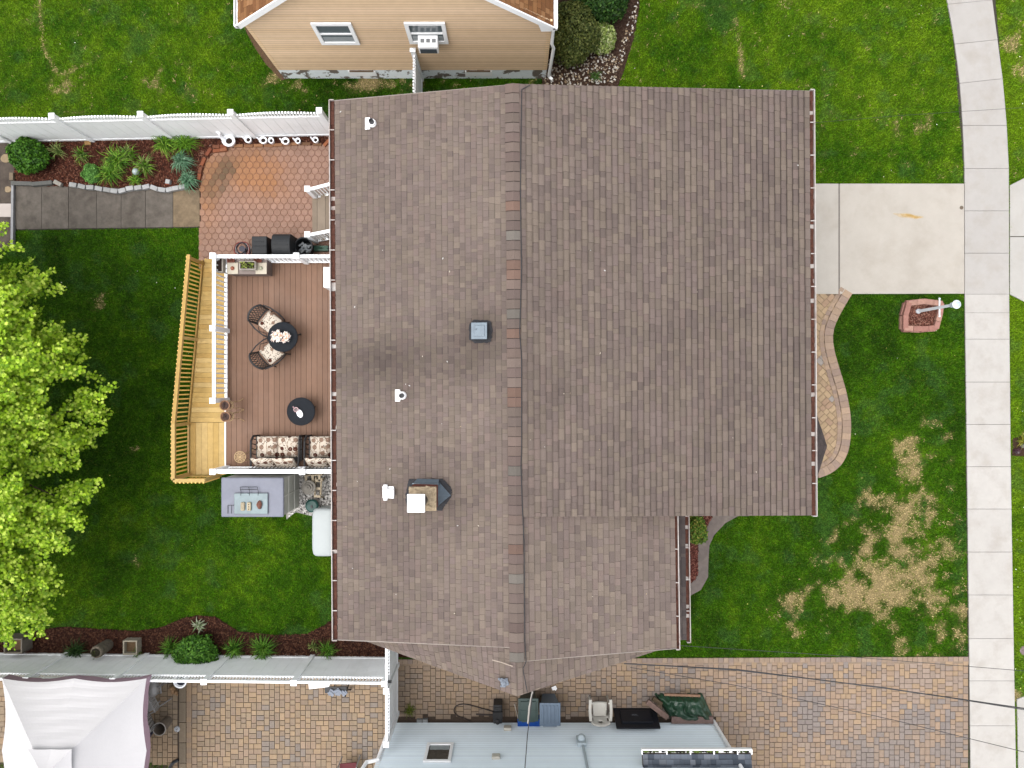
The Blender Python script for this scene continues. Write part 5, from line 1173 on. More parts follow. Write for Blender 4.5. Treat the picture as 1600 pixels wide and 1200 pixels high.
for px, lb in ((379, 'cream block drilled with small holes, left on the glass shelf'), (389, 'cream block with three larger holes on the glass shelf')):
    c = W(px, 791.5, 1.7); t = thing('candle_block', lb, 'block', (c.x, c.y, 1.658), 0, 'cream blocks on the glass shelf'); mb = MB(); mb.box(c.x - .055, c.y - .115, 1.659, c.x + .055, c.y + .115, 1.72); mb.build('block', mat('cream_block', S(230, 214, 180), .7, .06), t, bevel=.02)
    mb = MB()
    for i in range(3 if px < 385 else 1):
        for j in range(6 if px < 385 else 3): mb.lathe((c.x - (.03 - i * .03 if px < 385 else 0), c.y - .09 + (j * .036 if px < 385 else .02 + j * .065), 1.7205), [(.009 if px < 385 else .018, 0), (0, .0008)], 8)
    mb.build('holes', mat('dark_holes', S(90, 70, 54), .9), t)
c = W(405, 789, 1.7); mb = MB(); mb.blob((c.x, c.y, 1.705), (.07, .12, .05), 12, .5); tag(mb.build('brown_stone', mat('brown_stone', S(150, 100, 84), .8, .3, 16)), 'brown stone on the right of the glass shelf', 'stone')
c = W(481, 762, .6); t = thing('garden_urn', 'grey stepped stone urn standing on gravel by the shed', 'urn', (c.x, c.y, 0))
mb = MB(); mb.box(c.x - .2, c.y - .2, 0, c.x + .2, c.y + .2, .1); mb.lathe((c.x, c.y, .1), [(.14, 0), (.1, .1), (.12, .2), (.21, .42), (.21, .45), (.15, .46), (.14, .5), (.09, .51), (.08, .56), (.035, .57), (.03, .6)], 26); mb.build('urn', mat('grey_cement', S(170, 164, 154), .9, .18, 10, .4, 60), t)
BEI = mat('beige_plastic', S(214, 196, 164), .55, .1)
for px, py, rz, ln, lb in ((489, 747, .05, .55, 'small beige slatted frame stool tucked at the railing'), (497, 763, 1.5, .62, 'long beige slatted frame leaning upright on the gravel')):
    c = W(px, py, .4); t = thing('folding_stool', lb, 'stool', (c.x, c.y, 0), rz, 'beige folding frames on the gravel'); w = .17
    for s in (-1, 1): mb = MB(); mb.tube([(-ln / 2, s * w / 2, 0), (-ln / 2 + .05, s * w / 2, .4), (ln / 2, s * w / 2, .42), (ln / 2 - .05, s * w / 2, 0)], .026, 6); mb.build('frame_side', BEI, t, False)
    for k in range(3): mb = MB(); mb.obox((-ln / 2 + .08 + k * (ln - .16) / 2, 0, .43), (.07, w + .02, .025)); mb.build('slat', BEI, t, False)
c = W(487, 790.5, .3); t = thing('lidded_pot', 'round dark green lidded pot on the gravel', 'pot', (c.x, c.y, 0))
mb = MB(); mb.lathe((c.x, c.y, 0), [(.14, 0), (.17, .24), (.19, .25), (.195, .29), (.15, .32), (.05, .33), (.03, .33)], 28); mb.build('body', mat('dark_green_plastic', S(44, 98, 90), .4, .1, 8), t)
mb = MB(); mb.obox((c.x + .01, c.y - .02, .345), (.05, .09, .02), rz=.3); mb.build('knob', BLACK, t)
c = W(505, 832, .7); cw, chh = .33, .70; bxo = thing('deck_storage_box', 'white rounded resin storage box against the house on grass', 'storage box', (c.x, c.y, 0))
mb = MB(); q = []
for a in np.linspace(0, 2 * math.pi, 41)[:-1]:
    ca, sa = math.cos(a), math.sin(a); q.append((c.x + cw * abs(ca) ** .32 * (1 if ca > 0 else -1), c.y + chh * abs(sa) ** .32 * (1 if sa > 0 else -1)))
shr = lambda s: [((x - c.x) * s + c.x, (y - c.y) * (1 - (1 - s) * .5) + c.y) for x, y in q]
mb.prism(shr(.9), 0, .58); mb.build('body', mat('pale_resin_body', S(206, 214, 212, 1.8), .5, .05), bxo)
mb = MB(); n = len(q); L3 = [(q, .58), (q, .66), (shr(.95), .71), (shr(.8), .735), (shr(.4), .75)]; vs = [(x, y, z) for pl, z in L3 for x, y in pl]
mb.add(vs, [[(len(L3) - 1) * n + i for i in range(n)]] + [[k * n + i, k * n + (i + 1) % n, (k + 1) * n + (i + 1) % n, (k + 1) * n + i] for k in range(len(L3) - 1) for i in range(n)]); mb.build('lid', mat('pale_resin_lid', S(226, 234, 234), .45, .03), bxo, smooth=True)
# ------------------------------------------------------------ front lawn: brick planter and lamp post
TB = V('clay_brick')
hexp = [(1413, 474), (1440, 471), (1466, 474), (1464, 492), (1458, 514), (1434, 516), (1408, 515), (1408, 494)]
pl = thing('brick_planter', 'low pink brick planter ring of mulch on the front lawn', 'planter', W(1436, 494))
HP = WP(hexp)
for lev in range(2):
    pass
mb = MB(); cpl = sum(HP, Vector()) / len(HP)
for a, b in zip(HP, HP[1:] + HP[:1]):
    n = max(1, round((b - a).length / .27))
    for i in range(n):
        for lev in range(2):
            p0 = a + (b - a) * ((i + .0 + .0 * lev) / n); p1 = a + (b - a) * ((i + 1) / n); m_ = (p0 + p1) / 2 + (cpl - a).normalized() * .03 * lev
            mb.obox((m_.x, m_.y, .06 + .105 * lev + random.uniform(-.005, .005)), ((p1 - p0).length - .012, .15, .1), rz=math.atan2((b - a).y, (b - a).x) + random.uniform(-.03, .03), col=tuple(np.array(S(*random.choice([(206, 154, 140), (196, 144, 130), (212, 166, 148)]))) * random.uniform(.92, 1.06)))
for p in HP: q = p + (cpl - p).normalized() * .03; mb.obox((q.x, q.y, .105), (.12, .12, .19), rz=.4, col=S(200, 150, 136))
mb.build('bricks', TB, pl)
mb = MB(); mb.prism([p.xy for p in HP], 0, .1); mb.build('mulch_fill', MULCH('red_mulch_soil', S(104, 60, 50)), pl)
chips('mulch', hexp, 1500, .05, [S(150, 100, 84), S(122, 74, 62), S(176, 130, 112), S(100, 62, 52)], 'reddish mulch inside the brick planter ring', 'mulch', z=.105)
NOGRASS.append([tuple(p.xy) for p in HP])
c = W(1431, 487); lamp = thing('lamp_post', 'white lamp post with ladder bar standing in the brick planter', 'lamp post', (c.x, c.y, .1))
PW = mat('lamp_white', S(232, 238, 244, 1.6), .45, .05, 6)
mb = MB(); mb.lathe((c.x, c.y, .1), [(.075, 0), (.07, .06), (.045, .12), (.042, .9), (.04, 1.62), (.055, 1.64), (.03, 1.7)], 16); mb.build('pole', PW, lamp)
mb = MB(); mb.tube([(c.x, c.y - .25, 1.18), (c.x, c.y + .25, 1.18)], .022, 8); mb.blob((c.x, c.y - .25, 1.18), .032, 8); mb.blob((c.x, c.y + .25, 1.18), .032, 8); mb.build('ladder_bar', PW, lamp)
mb = MB(); mb.lathe((c.x, c.y, 1.72), [(.05, 0), (.08, .04), (.10, .22), (.115, .23), (.08, .28), (.04, .32), (.015, .35), (.0, .36)], 8); mb.build('lantern', mat('lantern_glass', S(206, 222, 236, 1.6), .2, .08, 8, spec=.6), lamp)
mb = MB(); mb.lathe((c.x, c.y, 1.95), [(.12, 0), (.12, .012), (.09, .04), (.085, .045), (.08, .05)], 16); mb.build('lantern_roof', PW, lamp)
# strip by the street
for px, py, r, lb in ((1597, 696, .09, 'grey stone in the street strip bed beside the yellow plant'), (1588, 706, .07, 'small dark stone low in the street strip bed')):
    c = W(px, py); mb = MB(); mb.blob((c.x, c.y, .05), (r, r * .8, .07), 10, .4); tag(mb.build('garden_stone', mat('garden_stone', S(140, 136, 134), .9, .25, 14)), lb, 'stone')
c = W(1600, 1016); mb = MB(); mb.lathe((c.x, c.y, 0), [(.14, 0), (.14, .03), (.11, .05), (.10, .04), (.0, .04)], 20); tag(mb.build('utility_cap', mat('utility_metal', S(150, 130, 130), .5, .3, 20)), 'round utility cap in the grass at the right edge', 'utility cap')

# ------------------------------------------------------------ things by the blue house
LUM = V('weathered_lumber', rough=.85, var=.22, scale=9, bump=.3, bscale=40, spec=.1)
def bin_(name, label, px, py, z, sx, sy, col, grp=None, rib=False):
    c = W(px, py, z); t = thing('wheeled_bin', label, 'bin', (c.x, c.y, 0)); m = mat(name, S(*col), .45, .1, 6, spec=.35)
    k = .72; mb = MB(); y = c.y
    a = [(c.x - sx / 2 * k, y - sy / 2 * k, .06), (c.x + sx / 2 * k, y - sy / 2 * k, .06), (c.x + sx / 2 * k, y + sy / 2 * k, .06), (c.x - sx / 2 * k, y + sy / 2 * k, .06)]
    b = [(c.x - sx / 2, y - sy / 2, z - .07), (c.x + sx / 2, y - sy / 2, z - .07), (c.x + sx / 2, y + sy / 2, z - .07), (c.x - sx / 2, y + sy / 2, z - .07)]
    mb.add(a + b, [(3, 2, 1, 0), (4, 5, 6, 7), (0, 1, 5, 4), (1, 2, 6, 5), (2, 3, 7, 6), (3, 0, 4, 7)]); mb.build('body', m, t, bevel=.03, seg=3)
    mb = MB(); mb.box(c.x - sx / 2 - .03, y - sy / 2 - .03, z - .075, c.x + sx / 2 + .03, y + sy / 2 + .03, z - .02)
    if rib:
        for i in range(5): xx = c.x - sx / 2 + .06 + i * (sx - .12) / 4; mb.box(xx - .025, y - sy / 2 + .04, z - .02, xx + .025, y + sy / 2 - .04, z + .004)
    else:
        mb.box(c.x - sx / 2 + .04, y - sy / 2 + .05, z - .02, c.x + sx / 2 - .04, y + sy / 2 - .05, z + .012); mb.box(c.x - .03, y - sy / 2 + .03, z + .012, c.x + .03, y + sy / 2 - .03, z + .026); mb.box(c.x - sx / 2 + .02, y - .015, z + .01, c.x + sx / 2 - .02, y + .015, z + .022)
    mb.build('lid', m, t, bevel=.025, seg=3)
    mb = MB(); mb.tube([(c.x - sx * .36, y - sy / 2 - .07, z - .1), (c.x + sx * .36, y - sy / 2 - .07, z - .1)], .02, 8)
    for s in (-1, 1): mb.tube([(c.x + s * sx * .34, y - sy / 2 - .07, z - .1), (c.x + s * sx * .34, y - sy / 2, z - .1)], .02, 8)
    mb.build('handle', m, t)
    for s in (-1, 1): mb = MB(); mb.tube([(c.x + s * sx * .30, y - sy * .36, .1), (c.x + s * sx * .40, y - sy * .36, .1)], .1, 16); mb.build('wheel', BLACK, t)
    return t
bin_('green_bin_plastic', 'dark green wheeled bin with ridged lid under the roof peak', 825.5, 1110, 1.0, .52, .60, (52, 76, 72))
bin_('blue_bin_plastic', 'slate blue wheeled bin with ribbed lid right of the green one', 859.5, 1117, .98, .54, .60, (116, 136, 158), rib=True)
c = W(826.5, 1130.5, .35); mb = MB(); w, d_, h = .64, .22, .36
mb.box(c.x - w / 2, YS + .03, .02, c.x + w / 2, YS + .03 + .2, h - .03); mb.box(c.x - w / 2 - .02, YS + .025, h - .05, c.x + w / 2 + .02, YS + .25, h); tag(mb.build('recycling_box', mat('bright_blue_plastic', S(24, 96, 200), .4, .06), bevel=.015), 'bright blue recycling box squeezed between green bin and wall', 'recycling box')
c = W(777.5, 1119, .6); t = thing('pressure_washer', 'narrow black machine on end against the blue wall with its hose', 'machine', (c.x, c.y, 0))
mb = MB(); mb.box(c.x - .13, c.y - .27, .05, c.x + .13, c.y + .28, .52); mb.build('body', BLACK, t, bevel=.03)
mb = MB(); mb.box(c.x - .145, c.y - .1, .5, c.x + .145, c.y + .1, .58); mb.box(c.x - .1, c.y + .14, .5, c.x + .1, c.y + .24, .56); mb.lathe((c.x, c.y - .2, .5), [(.07, 0), (.07, .06), (.03, .08)], 14)
for k in range(7): a = 6.28 * k / 7; mb.obox((c.x + .1 * math.cos(a), c.y - .02 + .2 * math.sin(a), .585), (.018, .018, .012))
mb.build('housing', mat('grey_black_plastic', S(34, 34, 36), .5, .2, 14), t)
hp = [(770, 1110), (752, 1105), (735, 1100), (722, 1098), (711, 1102), (709, 1110), (714, 1117), (728, 1121), (736, 1126), (730, 1128)]
mb = MB(); mb.tube([(*p.xy, .07) for p in WP(smooth2(hp, 3))], .016, 6); mb.tube([(*W(744, 1115).xy, .05), (*W(772, 1115.5).xy, .08)], .022, 6); mb.build('hose', mat('dark_hose', S(76, 64, 58), .6, .1), t)
# white resin chair
c = W(937, 1108, .45); t = thing('plastic_chair', 'white moulded plastic armchair facing away from the blue wall', 'chair', (c.x, c.y, 0), 0)
IV = mat('ivory_plastic', S(238, 234, 224), .4, .05, 4)
n = 9; vs = []; 
mb = MB()
for i in range(n):
    for j in range(n):
        u = -1 + 2 * i / (n - 1); v_ = j / (n - 1); vs.append((u * (.215 - .02 * v_), .20 - .44 * v_, .42 - .02 * v_ + .03 * u * u - .03 * max(0, .15 - v_) * 6 + 0))
mb.add(vs, [(i * n + j, (i + 1) * n + j, (i + 1) * n + j + 1, i * n + j + 1) for i in range(n - 1) for j in range(n - 1)]); mb.v = [(x + c.x, y + c.y, z) for x, y, z in mb.v]
o = mb.build('seat', IV, t, smooth=True); so_ = o.modifiers.new('thick', 'SOLIDIFY'); so_.thickness = .02
mb = MB(); B = lambda a, h: (c.x + .27 * math.sin(a) * (1 + .10 * h), c.y - .235 - .11 * h - .0 + .10 * (1 - math.cos(a)), .40 + .42 * h * (1 - .12 * (a / 1.2) ** 2))
na, nh_ = 12, 6; vs = [B(-1.25 + 2.5 * i / na, j / nh_) for i in range(na + 1) for j in range(nh_ + 1)]
fs = [(i * (nh_ + 1) + j, (i + 1) * (nh_ + 1) + j, (i + 1) * (nh_ + 1) + j + 1, i * (nh_ + 1) + j + 1) for i in range(na) for j in range(nh_) if not (i in (5, 6) and j in (3,)) and not (i in (1, 10) and j in (2, 3))]
mb.add(vs, fs); o = mb.build('backrest', IV, t, smooth=True); so_ = o.modifiers.new('thick', 'SOLIDIFY'); so_.thickness = .025
for s in (-1, 1):
    mb = MB(); P_ = [(.285 * s, -.24, .70), (.305 * s, -.05, .675), (.305 * s, .14, .665), (.295 * s, .36, .65)]
    for a, b in zip(P_[:-1], P_[1:]): mb.bar((c.x + a[0], c.y + a[1], a[2]), (c.x + b[0], c.y + b[1] + .01, b[2]), .085, .03)
    mb.build('arm', IV, t, bevel=.012)
    for y0, y1 in ((.25, .20), (-.2, -.24)):
        mb = MB(); mb.bar((c.x + s * .25, c.y + y0, .45 if y0 < 0 else .64), (c.x + s * .27, c.y + y1, 0), .05, .05); mb.build('leg', IV, t)
# old television leaning back-up on the wall
t = thing('television', 'large black flat television leaning face to the blue wall', 'television', (W(994, 1106).x, -9.8, 0))
x0t, x1t = W(957.5, 1106).x, W(1024, 1106).x; a0 = Vector((x0t, W(0, 1106).y, 0.03)); up = (Vector((0, W(0, 1138, .75).y, .75)) - Vector((0, W(0, 1106).y, 0.03))); Lq = up.length; ang = math.atan2(up.z, -up.y)
Mtx = Matrix.Translation(((x0t + x1t) / 2, W(0, 1106).y, .03)) @ Matrix.Rotation(math.pi - ang, 4, 'X')     # local +y runs up the leaning set, +z towards the sky side
wv_ = x1t - x0t; TVM = mat('tv_plastic', S(30, 34, 44), .35, .15, 12, spec=.4)
def tv(x0_, y0_, z0_, x1_, y1_, z1_): mb = MB(); mb.box(x0_, y0_, z0_, x1_, y1_, z1_); mb.v = [tuple(Mtx @ Vector(p)) for p in mb.v]; return mb
sg = 1 if (Mtx.to_3x3() @ Vector((0, 0, 1))).z > 0 else -1
yy0, yy1 = (0, Lq) if (Mtx.to_3x3() @ Vector((0, 1, 0))).y < 0 else (-Lq, 0)
zz = lambda a, b: (min(a * sg, b * sg), max(a * sg, b * sg))
za, zb_ = zz(-.03, .02); tv(-wv_ / 2, yy0, za, wv_ / 2, yy1, zb_).build('cabinet', TVM, t, bevel=.01)
za, zb_ = zz(.0, .07); tv(-wv_ * .36, yy0 + Lq * .18, za, wv_ * .36, yy0 + Lq * .78, zb_).build('back_cover', TVM, t, bevel=.02)
za, zb_ = zz(.068, .075); mb = tv(-wv_ * .1, yy0 + Lq * .40, za, wv_ * .02, yy0 + Lq * .415, zb_)
for k in range(4): q = tv(-wv_ * .1 + k * .05, yy0 + Lq * (.44 + .01 * k), za, -wv_ * .1 + k * .05 + .035, yy0 + Lq * (.455 + .01 * k), zb_); mb.add(q.v, q.f)
mb.build('ports', mat('grey_marks', S(120, 124, 130), .5), t)
# tarp over timber, with loose boards
t0, t1 = W(1022, 1086), W(1112, 1122); tp = thing('tarp_pile', 'crumpled dark green tarp thrown over a low heap by the blue house', 'tarp', ((t0.x + t1.x) / 2, (t0.y + t1.y) / 2, 0))
n1_, n2_ = 60, 34; vs = []; L0 = (W(1022, 1083).xy, W(1096, 1083).xy, W(1114, 1122).xy, W(1048, 1124).xy)
for i in range(n1_ + 1):
    for j in range(n2_ + 1):
        u, v_ = i / n1_, j / n2_; q = (L0[0] * (1 - u) + L0[1] * u) * (1 - v_) + (L0[3] * (1 - u) + L0[2] * u) * v_
        e = min(1, 6 * min(u, 1 - u, v_, 1 - v_)); x_, y_ = q.x * 3.1, q.y * 3.1; dq = (x_ + y_ * .75)
        w_ = .10 * abs(math.sin(dq * 1.7 + 7 * float(fbm(np.array([x_ * .8 + 3]), np.array([y_ * .8]), 3)[0]))) ** 1.5 + .05 * abs(math.sin((x_ - y_ * .5) * 2.1 + 6 * float(fbm(np.array([x_ + 30]), np.array([y_ + 11]), 2)[0]))) + .05 * float(fbm(np.array([x_ * 3]), np.array([y_ * 3]), 3)[0])
        j2 = .03 * math.sin(i * 1.3) * (1 - e)
        vs.append((q.x + j2, q.y + .03 * math.sin(i * .9) * (1 - e), .04 + e ** .6 * (.16 + w_)))
mb = MB(); m_ = n2_ + 1; mb.add(vs, [(i * m_ + j, i * m_ + j + 1, (i + 1) * m_ + j + 1, (i + 1) * m_ + j) for i in range(n1_) for j in range(n2_)])
mb.build('tarp', mat('green_tarp', S(44, 84, 58), .3, .18, 10, .25, 50, spec=.5), tp, smooth=True)
def board(a, b, za, zb, w, h, col, lb):
    a = W(*a, za); b = W(*b, zb); mb = MB(); mb.bar(a, b, w, h, S(*col)); tag(mb.build('timber_board', LUM, bevel=.006), lb, 'board', 'old boards around the tarp')
board((1011, 1096), (1043, 1121), .36, .40, .15, .09, (160, 134, 124), 'slanting weathered board across the left end of the tarp')
board((1049, 1124.5), (1114, 1124.5), .24, .24, .20, .1, (172, 146, 138), 'long weathered board along the blue wall under the tarp')
board((1038, 1085), (1094, 1087), .30, .30, .07, .06, (176, 140, 116), 'thin reddish board on the upper edge of the tarp')
board((1020, 1091), (1034, 1100), .2, .2, .12, .08, (120, 104, 84), 'short dark board end poking out left of the tarp')
board((804, 1100), (810, 1125), .55, .2, .03, .03, (206, 196, 182), 'thin pale stick leaning beside the green bin')
# scraps on the roof and paving
c = W(787, 1066, 4.2); mb = MB()
for k in range(9): mb.obox((c.x + random.uniform(-.09, .09), c.y + random.uniform(-.1, .1), 4.24 + random.random() * .03), (.12, .05, .02), rz=random.random() * 3, ry=random.uniform(-.4, .4))
mb.blob((c.x, c.y, 4.25), (.07, .1, .05), 10, .6); tag(mb.build('rag', mat('grey_blue_rag', S(150, 158, 170), .8, .5, 20)), 'crumpled grey blue rag lying near the roof peak', 'rag')
mb = MB(); mb.tube([W(769, 1031, 4.26), W(784, 1035, 4.27), W(801, 1041, 4.29)], .014, 6); tag(mb.build('twig', mat('pale_twig', S(222, 204, 186), .8)), 'pale stick lying across the ridge near the roof peak', 'twig')
c = W(866, 1075, .04); mb = MB(); mb.obox((c.x, c.y, .045), (.14, .1, .01), rz=.4); mb.obox((c.x + .03, c.y - .02, .056), (.08, .08, .01), rz=1); tag(mb.build('paper_scrap', WHITEP), 'white paper scrap on pavers right of the roof peak', 'paper')
Pp = []; n = 60
for k in range(n):
    px, py = random.uniform(530, 1260), random.uniform(150, 990)
    if px > 1050 and py > 795: continue
    z = zl(px) if px < 803 else ZR - (px - 803) / 460 * .35 if py < 800 else ZR - (px - 803) / 254 * .73
    p = W(px, py, z + .05); Pp.append([p.x, p.y, p.z])
Pp = np.array(Pp); n = len(Pp); stuff(npolys('leaf_bits', leafpolys(Pp, unit(rng.normal(size=(n, 3)) * .15 + np.array([0, 0, 1])), rng.uniform(.025, .07, n), LEAF4), pal([S(230, 216, 198), S(200, 178, 150), S(240, 236, 230)], n, .1), V('loose_pieces')), 'tiny pale leaf bits scattered on the big roof', 'leaf litter')

# ------------------------------------------------------------ neighbour's patio: tent, chairs, pots
zc = 2.1; A, B = W(3, 1060, zc), W(229, 1064, zc); side = B.x - A.x; cx, cy = (A.x + B.x) / 2, A.y - side / 2
tent = thing('canopy_tent', 'white pop up canopy tent with two tier peak', 'canopy', (cx, cy, 0)); FAB = mat('white_canopy_fabric', (.40, .39, .395), .8, .03, 2, .12, 14, spec=.15)
VAL = mat('mauve_valance', S(172, 144, 158, 2.0), .85, .08)
za_ = 3.05; inner = .22
def tent_pt(s, u, v):
    """side s, u along the eave 0..1, v from eave 0 to the vent opening 1"""
    w = side / 2; uu = -1 + 2 * u; sc_ = abs(math.sin(2 * math.pi * u)); inset = .10 * sc_ * (1 - v) ** 2
    x = uu * w * (1 - v) + uu * w * inner * v; y = (w - inset) * (1 - v) + w * inner * v
    z = zc + (za_ - zc) * v - .10 * math.sin(math.pi * v) * (1 - abs(uu) ** 3) * .9 + (1 - sc_) * 0 + .012 * math.sin(v * 40 + 2 * uu) * (1 - uu * uu) * (s == 0) * .55
    for _ in range(s): x, y = y, -x
    return (cx + x, cy + y, z)
mb = MB(); nu, nv = 24, 24
for s in range(4):
    mb.add([tent_pt(s, i / nu, j / nv) for i in range(nu + 1) for j in range(nv + 1)], [(i * (nv + 1) + j, i * (nv + 1) + j + 1, (i + 1) * (nv + 1) + j + 1, (i + 1) * (nv + 1) + j) for i in range(nu) for j in range(nv)])
mb.build('canopy', FAB, tent, smooth=False)
mb = MB(); zt = 3.12; w = side / 2 * (inner + .07)
for s in range(4):
    pts = []
    for i in range(nu + 1):
        for j in range(9):
            u = -1 + 2 * i / nu; v = j / 8; x, y = u * w * (1 - v), w * (1 - v) - .04 * (1 - u * u) * (1 - v); z = zt - .07 * (1 - abs(u)) * (1 - v) + .30 * v - .03 * math.sin(math.pi * v)
            for _ in range(s): x, y = y, -x
            pts.append((cx + x, cy + y, z))
    mb.add(pts, [(i * 9 + j, i * 9 + j + 1, (i + 1) * 9 + j + 1, (i + 1) * 9 + j) for i in range(nu) for j in range(8)])
mb.build('vent_top', FAB, tent); mb = MB(); mb.lathe((cx, cy, zt + .28), [(.05, 0), (.03, .04), (.0, .05)], 10); mb.build('peak_cap', mat('grey_cap', S(120, 116, 120), .6), tent)
mb = MB()
for s in range(4):
    r0 = [tent_pt(s, i / 24, 0) for i in range(25)]; mb.add([(x, y, z + .0) for x, y, z in r0] + [(cx + (x - cx) * .998, cy + (y - cy) * .998, z - .26 - .03 * math.cos(i * 1.3)) for i, (x, y, z) in enumerate(r0)], [(i, i + 1, 26 + i, 25 + i) for i in range(24)])
mb.build('valance', VAL, tent)
for s in range(4):
    p = tent_pt(s, 0.0, 0); mb = MB(); mb.box(p[0] * .84 + cx * .16 - .025, p[1] * .84 + cy * .16 - .025, 0, p[0] * .84 + cx * .16 + .025, p[1] * .84 + cy * .16 + .025, zc - .03); mb.build('leg', mat('tent_steel', S(190, 190, 194), .4, .05, metal=.3), tent)
# chair under the edge of the tent
GM = mat('pale_metal', S(206, 202, 200), .4, .1, 10, metal=.2)
def frame_chair(label, px, py, rz, z=.43, grp=None, top=None):
    c = W(px, py, z); t = thing('garden_chair', label, 'chair', (c.x, c.y, 0), rz, grp)
    mb = MB(); mb.box(-.24, -.25, z - .02, .26, .25, z + .015); mb.build('seat', top or mat('pale_mesh', S(214, 210, 206), .6, .08, 20), t, False, bevel=.01)
    mb = MB(); mb.tube([(-.24, -.25, z), (-.36, -.25, .92), (-.36, .25, .92), (-.24, .25, z)], .018, 6)
    for k in range(5): y = -.2 + k * .1; mb.obox((-.31, y, .70), (.02, .05, .36), ry=-.25)
    mb.build('backrest', GM, t, False)
    for s in (-1, 1): mb = MB(); mb.tube([(-.30, s * .27, .66), (.2, s * .28, .62), (.26, s * .27, .0)], .018, 6); mb.build('arm', GM, t, False); mb = MB(); mb.tube([(-.24, s * .25, z), (-.42, s * .27, 0)], .018, 6); mb.build('leg', GM, t, False)
    return t
frame_chair('pale metal chair half under the tent edge', 232, 1098, math.radians(180 + 28))
frame_chair('grey garden chair mostly hidden behind the pale one by the tent', 226, 1127, math.radians(180 + 25), top=mat('grey_sling', S(150, 142, 132), .7, .1))
frame_chair('red topped folding chair at the bottom edge of the paver patio', 545, 1206, math.radians(95), top=mat('red_fabric', S(120, 44, 52), .7, .1))
c = W(240, 1075, .5); t = thing('round_grill', 'round pale lidded grill in the corner between tent and fence', 'grill', (c.x, c.y, 0)); mb = MB(); mb.blob((c.x, c.y, .55), (.2, .24, .2), 16); mb.build('bowl', GM, t, smooth=True)
for k in range(3): a = 2.1 * k; mb = MB(); mb.tube([(c.x + .12 * math.cos(a), c.y + .12 * math.sin(a), .42), (c.x + .26 * math.cos(a), c.y + .26 * math.sin(a), 0)], .015, 6); mb.build('leg', mat('tent_steel'), t)
mb = MB(); mb.tube([(c.x + .15, c.y + .1, .62), (c.x + .28, c.y + .1, .66), (c.x + .3, c.y - .08, .66), (c.x + .18, c.y - .1, .62)], .016, 6); mb.build('handle', mat('tent_steel'), t)
c = W(249, 1139, .55); t = thing('round_bin', 'round grey barrel standing empty beside the tent', 'barrel', (c.x, c.y, 0)); mb = MB(); mb.lathe((c.x, c.y, 0), [(.13, 0), (.17, .5), (.185, .5), (.185, .56), (.165, .56), (.14, .1), (0, .1)], 26); mb.build('barrel', mat('taupe_barrel', S(146, 132, 118), .6, .15, 8), t)
mb = MB(); mb.tube([(c.x + .185 * math.cos(a), c.y + .185 * math.sin(a), .56) for a in np.linspace(0, 6.283, 25)], .014, 6); mb.build('rim', mat('pale_rim', S(206, 198, 190), .5), t)
c = W(224, 1150, .4); mb = MB(); mb.obox((c.x, c.y, .25), (.5, .3, .5), rz=.9); tag(mb.build('cooler_bag', mat('navy_fabric', S(44, 46, 74), .7, .15), bevel=.05, seg=3), 'navy blue bag on the pavers at the tent edge', 'bag')
c = W(276.5, 1139.5, .06); t = thing('ground_light', 'small round white cap set in the pavers by the curb', 'ground light', (c.x, c.y, 0)); mb = MB(); mb.lathe((c.x, c.y, .02), [(.085, 0), (.085, .04), (.07, .055), (.05, .05), (.045, .07), (.0, .075)], 22); mb.build('cap', mat('white_cap', S(232, 234, 238), .4, .05), t); mb = MB(); mb.box(c.x - .02, c.y - .05, .09, c.x + .005, c.y - .03, .1); mb.box(c.x - .02, c.y + .0, .093, c.x + .03, c.y + .015, .1); mb.build('slots', mat('dark_slots', S(90, 92, 104), .5), t)
c = W(281, 1065, .5); t = thing('bowl_planter', 'white rimmed dark bowl just showing under the fence rail', 'planter', (c.x, c.y, 0)); mb = MB(); mb.lathe((c.x, c.y, 0), [(.1, 0), (.08, .2), (.17, .42), (.2, .5), (.16, .5), (.13, .42), (0, .42)], 26); mb.build('bowl', WP_, t); mb = MB(); mb.lathe((c.x, c.y, .44), [(.145, 0), (0, .01)], 18); mb.build('inside', mat('dark_inside', S(62, 64, 82), .6), t)
c = W(272, 1078, .1); t = thing('garden_ornament', 'small tan animal ornament on the pavers under the bowl', 'ornament', (c.x, c.y, 0)); mb = MB(); mb.blob((c.x - .04, c.y, .1), (.07, .13, .1), 12, .1); mb.blob((c.x + .05, c.y - .08, .1), (.06, .07, .07), 10, .1); mb.tube([(c.x + .08, c.y - .12, .12), (c.x + .1, c.y - .16, .1)], .03, 8); mb.blob((c.x - .06, c.y + .08, .18), (.05, .05, .05), 10); mb.build('body', mat('tan_ceramic', S(180, 142, 104), .6, .2, 14), t)
c = W(275, 1190); mb = MB(); mb.tube([(*W(266, 1198).xy, .04), (*W(272, 1190).xy, .06), (*W(280, 1186).xy, .05)], .05, 7); tag(mb.build('drain_pipe', BLACK), 'short black pipe end on the curb at the bottom left', 'pipe')
# white board and tool stand at the lower fence
c = W(497, 1070, 1.0); mb = MB(); q = WP([(482, 1066), (515, 1066), (514, 1073), (483, 1077)], 1.0); mb.prism([p.xy for p in q], .96, 1.0); tb = thing('wall_shelf', 'white shelf fixed to the patio side of the fence', 'shelf', (c.x, c.y, .9)); mb.build('board', WHITE, tb)
mb = MB()
for s in (-1, 1): mb.bar((c.x + s * .22, c.y + .1, .75), (c.x + s * .22, c.y - .05, .95), .03, .03)
mb.build('bracket', WHITE, tb)
c = W(531, 1078, .5); t = thing('folding_workbench', 'black folding stand with grey cloth at the patio fence', 'stand', (c.x, c.y, 0)); mb = MB()
for x in (-.2, .2): mb.tube([(c.x + x, c.y + .15, .8), (c.x + x * 1.05, c.y - .2, .02)], .025, 6); mb.tube([(c.x + x, c.y - .12, .7), (c.x + x * 1.0, c.y + .15, .02)], .02, 6)
